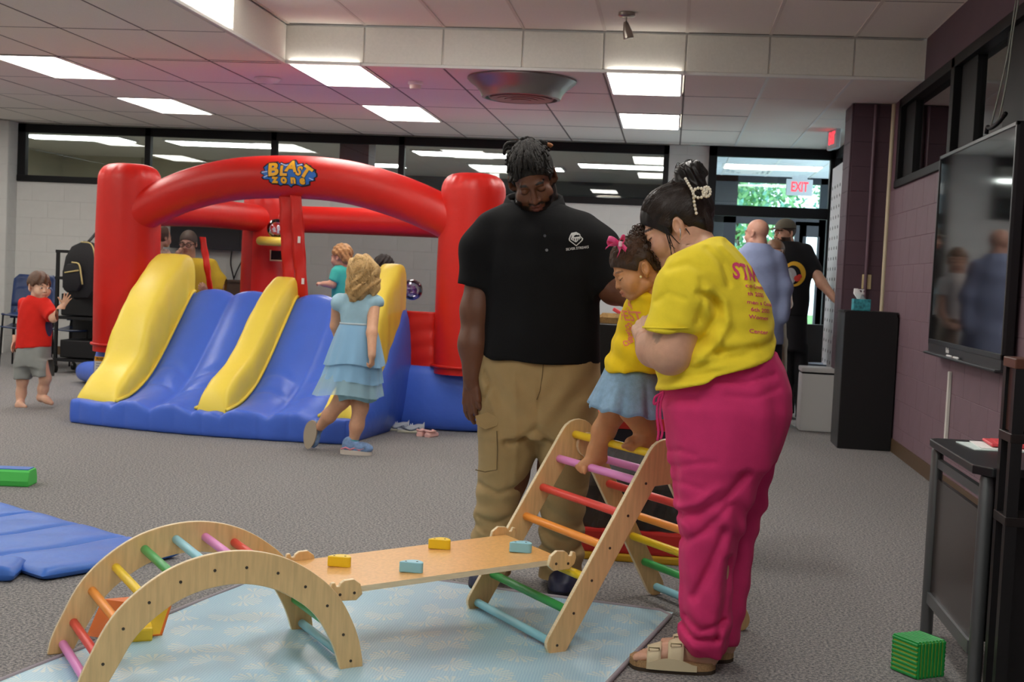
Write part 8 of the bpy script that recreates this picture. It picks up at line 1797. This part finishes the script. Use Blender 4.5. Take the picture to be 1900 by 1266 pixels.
# ------------------------------------------------------------------ IN AND BEHIND THE BOUNCE HOUSE
def helper():
    Y = 13.0; hd = Head(at(349, 452, Y), (0.1, -0.97, -0.15), (0.03, 0, 1), 1.05, male=True)
    YL = cloth('yellow volunteer shirt', 'd9b62c'); TR = cloth('blue jeans', '3a4a66')
    sh = U(0.04, loft([row(478, 330, 372, Y, 0.09), row(486, 318, 386, Y, 0.14), row(510, 312, 396, Y, 0.17), row(560, 314, 398, Y, 0.18), row(640, 316, 396, Y, 0.18)], 2.2), INT(0.004, chain([at(390, 495, Y), at(405, 520, Y-0.02), at(408, 535, Y-0.05)], [0.085, 0.08, 0.075], 0.03), HALF(at(408, 540, Y), (0.2, 0, -1))), INT(0.004, chain([at(322, 495, Y), at(306, 520, Y-0.1)], [0.085, 0.08], 0.03), HALF(at(304, 524, Y-0.1), (-0.4, -0.3, -1))))
    a1 = chain([at(406, 532, Y-0.05), at(400, 560, Y-0.12), at(384, 546, Y-0.25)], [0.055, 0.05, 0.036], 0.03); h1, hp1 = hand(at(384, 546, Y-0.25), (-0.5, -0.3, 0.7), (0.3, -0.9, 0), 0.09, 1, (0.7, 0.7, 0.7, 0.7))
    a2 = chain([at(308, 520, Y-0.1), at(300, 545, Y-0.2), at(300, 520, Y-0.35)], [0.055, 0.05, 0.036], 0.03)
    tr = U(0.03, loft([row(630, 318, 394, Y, 0.16), row(690, 318, 394, Y, 0.16)]), loft([row(685, 318, 354, Y, 0.09), row(705, 320, 352, Y, 0.08)]), loft([row(685, 358, 394, Y, 0.09), row(705, 360, 392, Y, 0.08)]))
    trl = [chain([at(336, 680, Y), (at(336, 700, Y)[0], Y, 0.06)], [0.09, 0.07]), chain([at(376, 680, Y), (at(376, 700, Y)[0], Y, 0.06)], [0.09, 0.07])]
    tr = U(0.03, tr, *trl); lo, hi = bx(at(290, 470, Y-0.25), at(425, 650, Y+0.25)); lo2, hi2 = bx(at(305, 620, Y-0.25), at(405, 690, Y+0.25)); lo2[2] = 0.02
    HB = mat('short grey brown hair', '54463c', 0.6)
    hair = hd.wrap(lambda q: np.maximum(ell((0, 0.016, 0.038), (0.084, 0.104, 0.094))(q), (np.interp(q[:, 1], [-.12, -.085, -.04, .03, .1], [.06, .05, .02, -.02, -.05])-q[:, 2])*0.8))
    t = far_person('adult in glasses and yellow shirt behind the bounce house netting', Y, 'c2937e', hd, [(0.03, chain([hd.w((0, .03, -.08)), at(350, 492, Y), at(390, 500, Y), at(404, 525, Y-0.03)], [0.065, 0.07, 0.055, 0.05])), (0.03, chain([at(350, 492, Y), at(322, 500, Y), at(310, 518, Y-0.08)], [0.07, 0.055, 0.05])), (0.03, a1), (0.01, h1), (0.03, a2)], [('shirt', WRINK(sh, 0.004, (16, 14, 12), 4), YL, lo, hi, 0.013), ('trousers', tr, TR, lo2, hi2, 0.016)], (hair, HB), (at(350, 700, Y)[0], Y, 0), eyes=0.0, one=(*bx(hd.o-0.19, hd.o+0.19, at(290, 470, Y-0.45), at(420, 575, Y+0.15)), 0.0095))
    m = MB()
    for sx in (-1, 1): m.tube([hd.w((sx*0.033+0.027*math.cos(a), -0.108, 0.0+0.02*math.sin(a))) for a in np.linspace(0, 2*PI, 20, endpoint=False)], 0.0035, 6, closed=True); m.tube([hd.w((sx*0.06, -0.105, 0.004)), hd.w((sx*0.088, 0.0, 0.008))], 0.003, 5)
    m.tube([hd.w((-0.008, -0.112, 0.004)), hd.w((0.008, -0.112, 0.004))], 0.003, 5); m.build('glasses', BLACKF, t, smooth=True)
    # child carried on the arm
    Yk = 12.62; hk = Head(at(301, 441, Yk), (0.5, 0.85, -0.1), (0, 0, 1), 0.9, child=True)
    top = U(0.02, loft([row(462, 290, 312, Yk, 0.05), row(472, 282, 318, Yk, 0.09), row(512, 282, 318, Yk, 0.09)], 2.2)); dk = loft([row(492, 280, 318, Yk, 0.095), row(530, 278, 320, Yk, 0.1)])
    ark = chain([at(312, 474, Yk-0.02), at(320, 486, Yk-0.06), at(330, 470, Yk-0.06)], [0.038, 0.032, 0.024], 0.02); hkf, hkp = hand(at(330, 470, Yk-0.06), (0.5, 0.1, 0.7), (0.3, -0.9, 0), 0.05, 1, (0.9, 0.9, 0.9, 0.9))
    lo, hi = bx(at(272, 458, Yk-0.15), at(326, 515, Yk+0.15)); lo2, hi2 = bx(at(270, 488, Yk-0.15), at(326, 535, Yk+0.15))
    hairk = hk.wrap(lambda q: np.maximum(ell((0, 0.02, 0.035), (0.092, 0.108, 0.1))(q)+0.004*np.sin(q[:, 0]*100), -(q[:, 1]+0.03)*0.8))
    far_person('small child carried by the adult behind the netting', Yk, 'c9997f', hk, [(0.02, ark), (0.01, hkf)], [('top', top, cloth('cream patterned top', 'b8a090', noise=(40, 0.4)), lo, hi, 0.011), ('trousers', dk, cloth('dark leggings', '1d1d22'), lo2, hi2, 0.012)], (hairk, mat('brown curls far', '4a3426', 0.6)), at(300, 535, Yk), extra=[(*bx(at(300, 455, Yk-0.15), at(342, 500, Yk+0.1)), 0.009)])
helper()
def tealkid():
    v = 1.15; u, z = hv(632, 480, v); P = hb(u, v, z); Y = P[1]; hd = Head(at(633, 478, Y), (-0.9, 0.35, -0.12), (-0.05, 0, 1), 0.88, child=True)
    TL = cloth('turquoise cotton', '45b8ae'); tee = U(0.02, loft([row(492, 624, 648, Y, 0.05), row(500, 616, 654, Y, 0.085), row(545, 616, 656, Y, 0.09), row(570, 616, 656, Y, 0.09)], 2.2), INT(0.004, chain([at(624, 506, Y-0.06), at(620, 520, Y-0.08)], [0.05, 0.048], 0.02), HALF(at(619, 522, Y-0.08), (-0.4, 0, -1))))
    ar = chain([at(621, 515, Y-0.08), at(617, 528, Y-0.09), at(600, 527, Y-0.1)], [0.036, 0.033, 0.024], 0.02); hf, hp = hand(at(600, 527, Y-0.1), (-0.95, -0.1, 0.05), (0.1, -0.6, 0.8), 0.05, 1, (1.0, 1.0, 1.0, 1.0))
    zb = 0.52; l1 = cap(at(628, 575, Y), (at(628, 575, Y)[0], Y, zb+0.03), 0.05, 0.035); l2 = cap(at(645, 575, Y), (at(645, 575, Y)[0], Y+0.05, zb+0.03), 0.05, 0.035); ft = [cap((at(x, 590, Y)[0], Y+d, zb+0.025), (at(x, 590, Y)[0]-0.07, Y+d, zb+0.02), 0.025, 0.018) for x, d in ((628, 0), (645, 0.05))]
    sho = loft([row(560, 616, 656, Y, 0.09), row(590, 614, 658, Y, 0.095)]); lo, hi = bx(at(606, 488, Y-0.18), at(664, 572, Y+0.14)); lo2, hi2 = bx(at(606, 555, Y-0.15), at(664, 592, Y+0.15))
    hair = hd.wrap(lambda q: np.maximum(U(0.015, ell((0, 0.02, 0.04), (0.094, 0.11, 0.1)), ell((0, 0.08, -0.03), (0.07, 0.045, 0.06)))(q)+0.006*np.sin(q[:, 0]*110+q[:, 2]*80)*np.sin(q[:, 1]*90), (np.interp(q[:, 1], [-.12, -.07, -.02, .02, .05], [.06, .04, .01, .02, -.07])-q[:, 2])*0.8))
    far_person('toddler in turquoise shirt playing inside the bounce house', Y, 'cfa088', hd, [(0.02, ar), (0.01, hf), (0.02, l1), (0.02, l2), (0.02, ft[0]), (0.02, ft[1])], [('t_shirt', tee, TL, lo, hi, 0.009), ('shorts', sho, cloth('blue shorts', '4a6a9a'), lo2, hi2, 0.012)], (hair, mat('strawberry blond curls', 'b08454', 0.5, noise=(60, 0.3))), hb(u, v, 0.515), extra=[(*bx(at(585, 505, Y-0.2), at(630, 540, Y+0.05)), 0.007), ((at(610, 590, Y)[0]-0.1, Y-0.1, zb-0.01), (at(655, 590, Y)[0]+0.05, Y+0.15, at(630, 575, Y)[2]), 0.01)])
    # child hidden behind the bolster, holding the clear ball
    v = 0.95; u, z = hv(712, 496, v); P = hb(u, v, z); Y = P[1]; hd = Head(at(712, 501, Y), (0.75, -0.6, -0.2), (0, 0, 1), 0.88, child=True)
    tee = U(0.02, loft([row(520, 702, 728, Y, 0.05), row(530, 694, 736, Y, 0.085), row(590, 694, 738, Y, 0.09)], 2.2)); b0 = BALLP+A_((-0.075, -0.03, -0.03))
    ar = chain([at(730, 540, Y-0.03), at(738, 556, Y-0.06), b0-A_((0.05, 0, 0))], [0.036, 0.032, 0.024], 0.02); hf, hp = hand(b0-A_((0.05, 0, 0)), (0.95, 0.0, 0.1), (0.1, -0.3, -0.9), 0.05, 1, (0.35, 0.35, 0.35, 0.35))
    legs = [cap((P[0]+s_*0.05, Y, z-0.3), (P[0]+s_*0.05, Y, zb+0.03), 0.05, 0.035) for s_ in (-1, 1)]; lo, hi = bx(at(685, 515, Y-0.15), at(745, 595, Y+0.15))
    hair = hd.wrap(lambda q: np.maximum(ell((0, 0.015, 0.045), (0.098, 0.112, 0.105))(q)+0.007*np.sin(q[:, 0]*120+q[:, 2]*80)*np.sin(q[:, 1]*100), (np.interp(q[:, 1], [-.12, -.06, -.02, .02, .05], [.055, .04, .01, .02, -.06])-q[:, 2])*0.8))
    far_person('dark haired child behind the yellow bolster reaching for the clear ball', Y, '7a4c34', hd, [(0.02, ar), (0.01, hf), (0.02, legs[0]), (0.02, legs[1])], [('t_shirt', tee, cloth('white cotton far', 'd0d0d0'), lo, hi, 0.011)], (hair, mat('black curls far', '1f1814', 0.7)), hb(u, v, 0.515), extra=[(*bx(at(720, 530, Y-0.2), at(775, 570, Y+0.15)), 0.007), ((P[0]-0.12, Y-0.1, zb-0.01), (P[0]+0.12, Y+0.1, z-0.25), 0.011)])
tealkid()
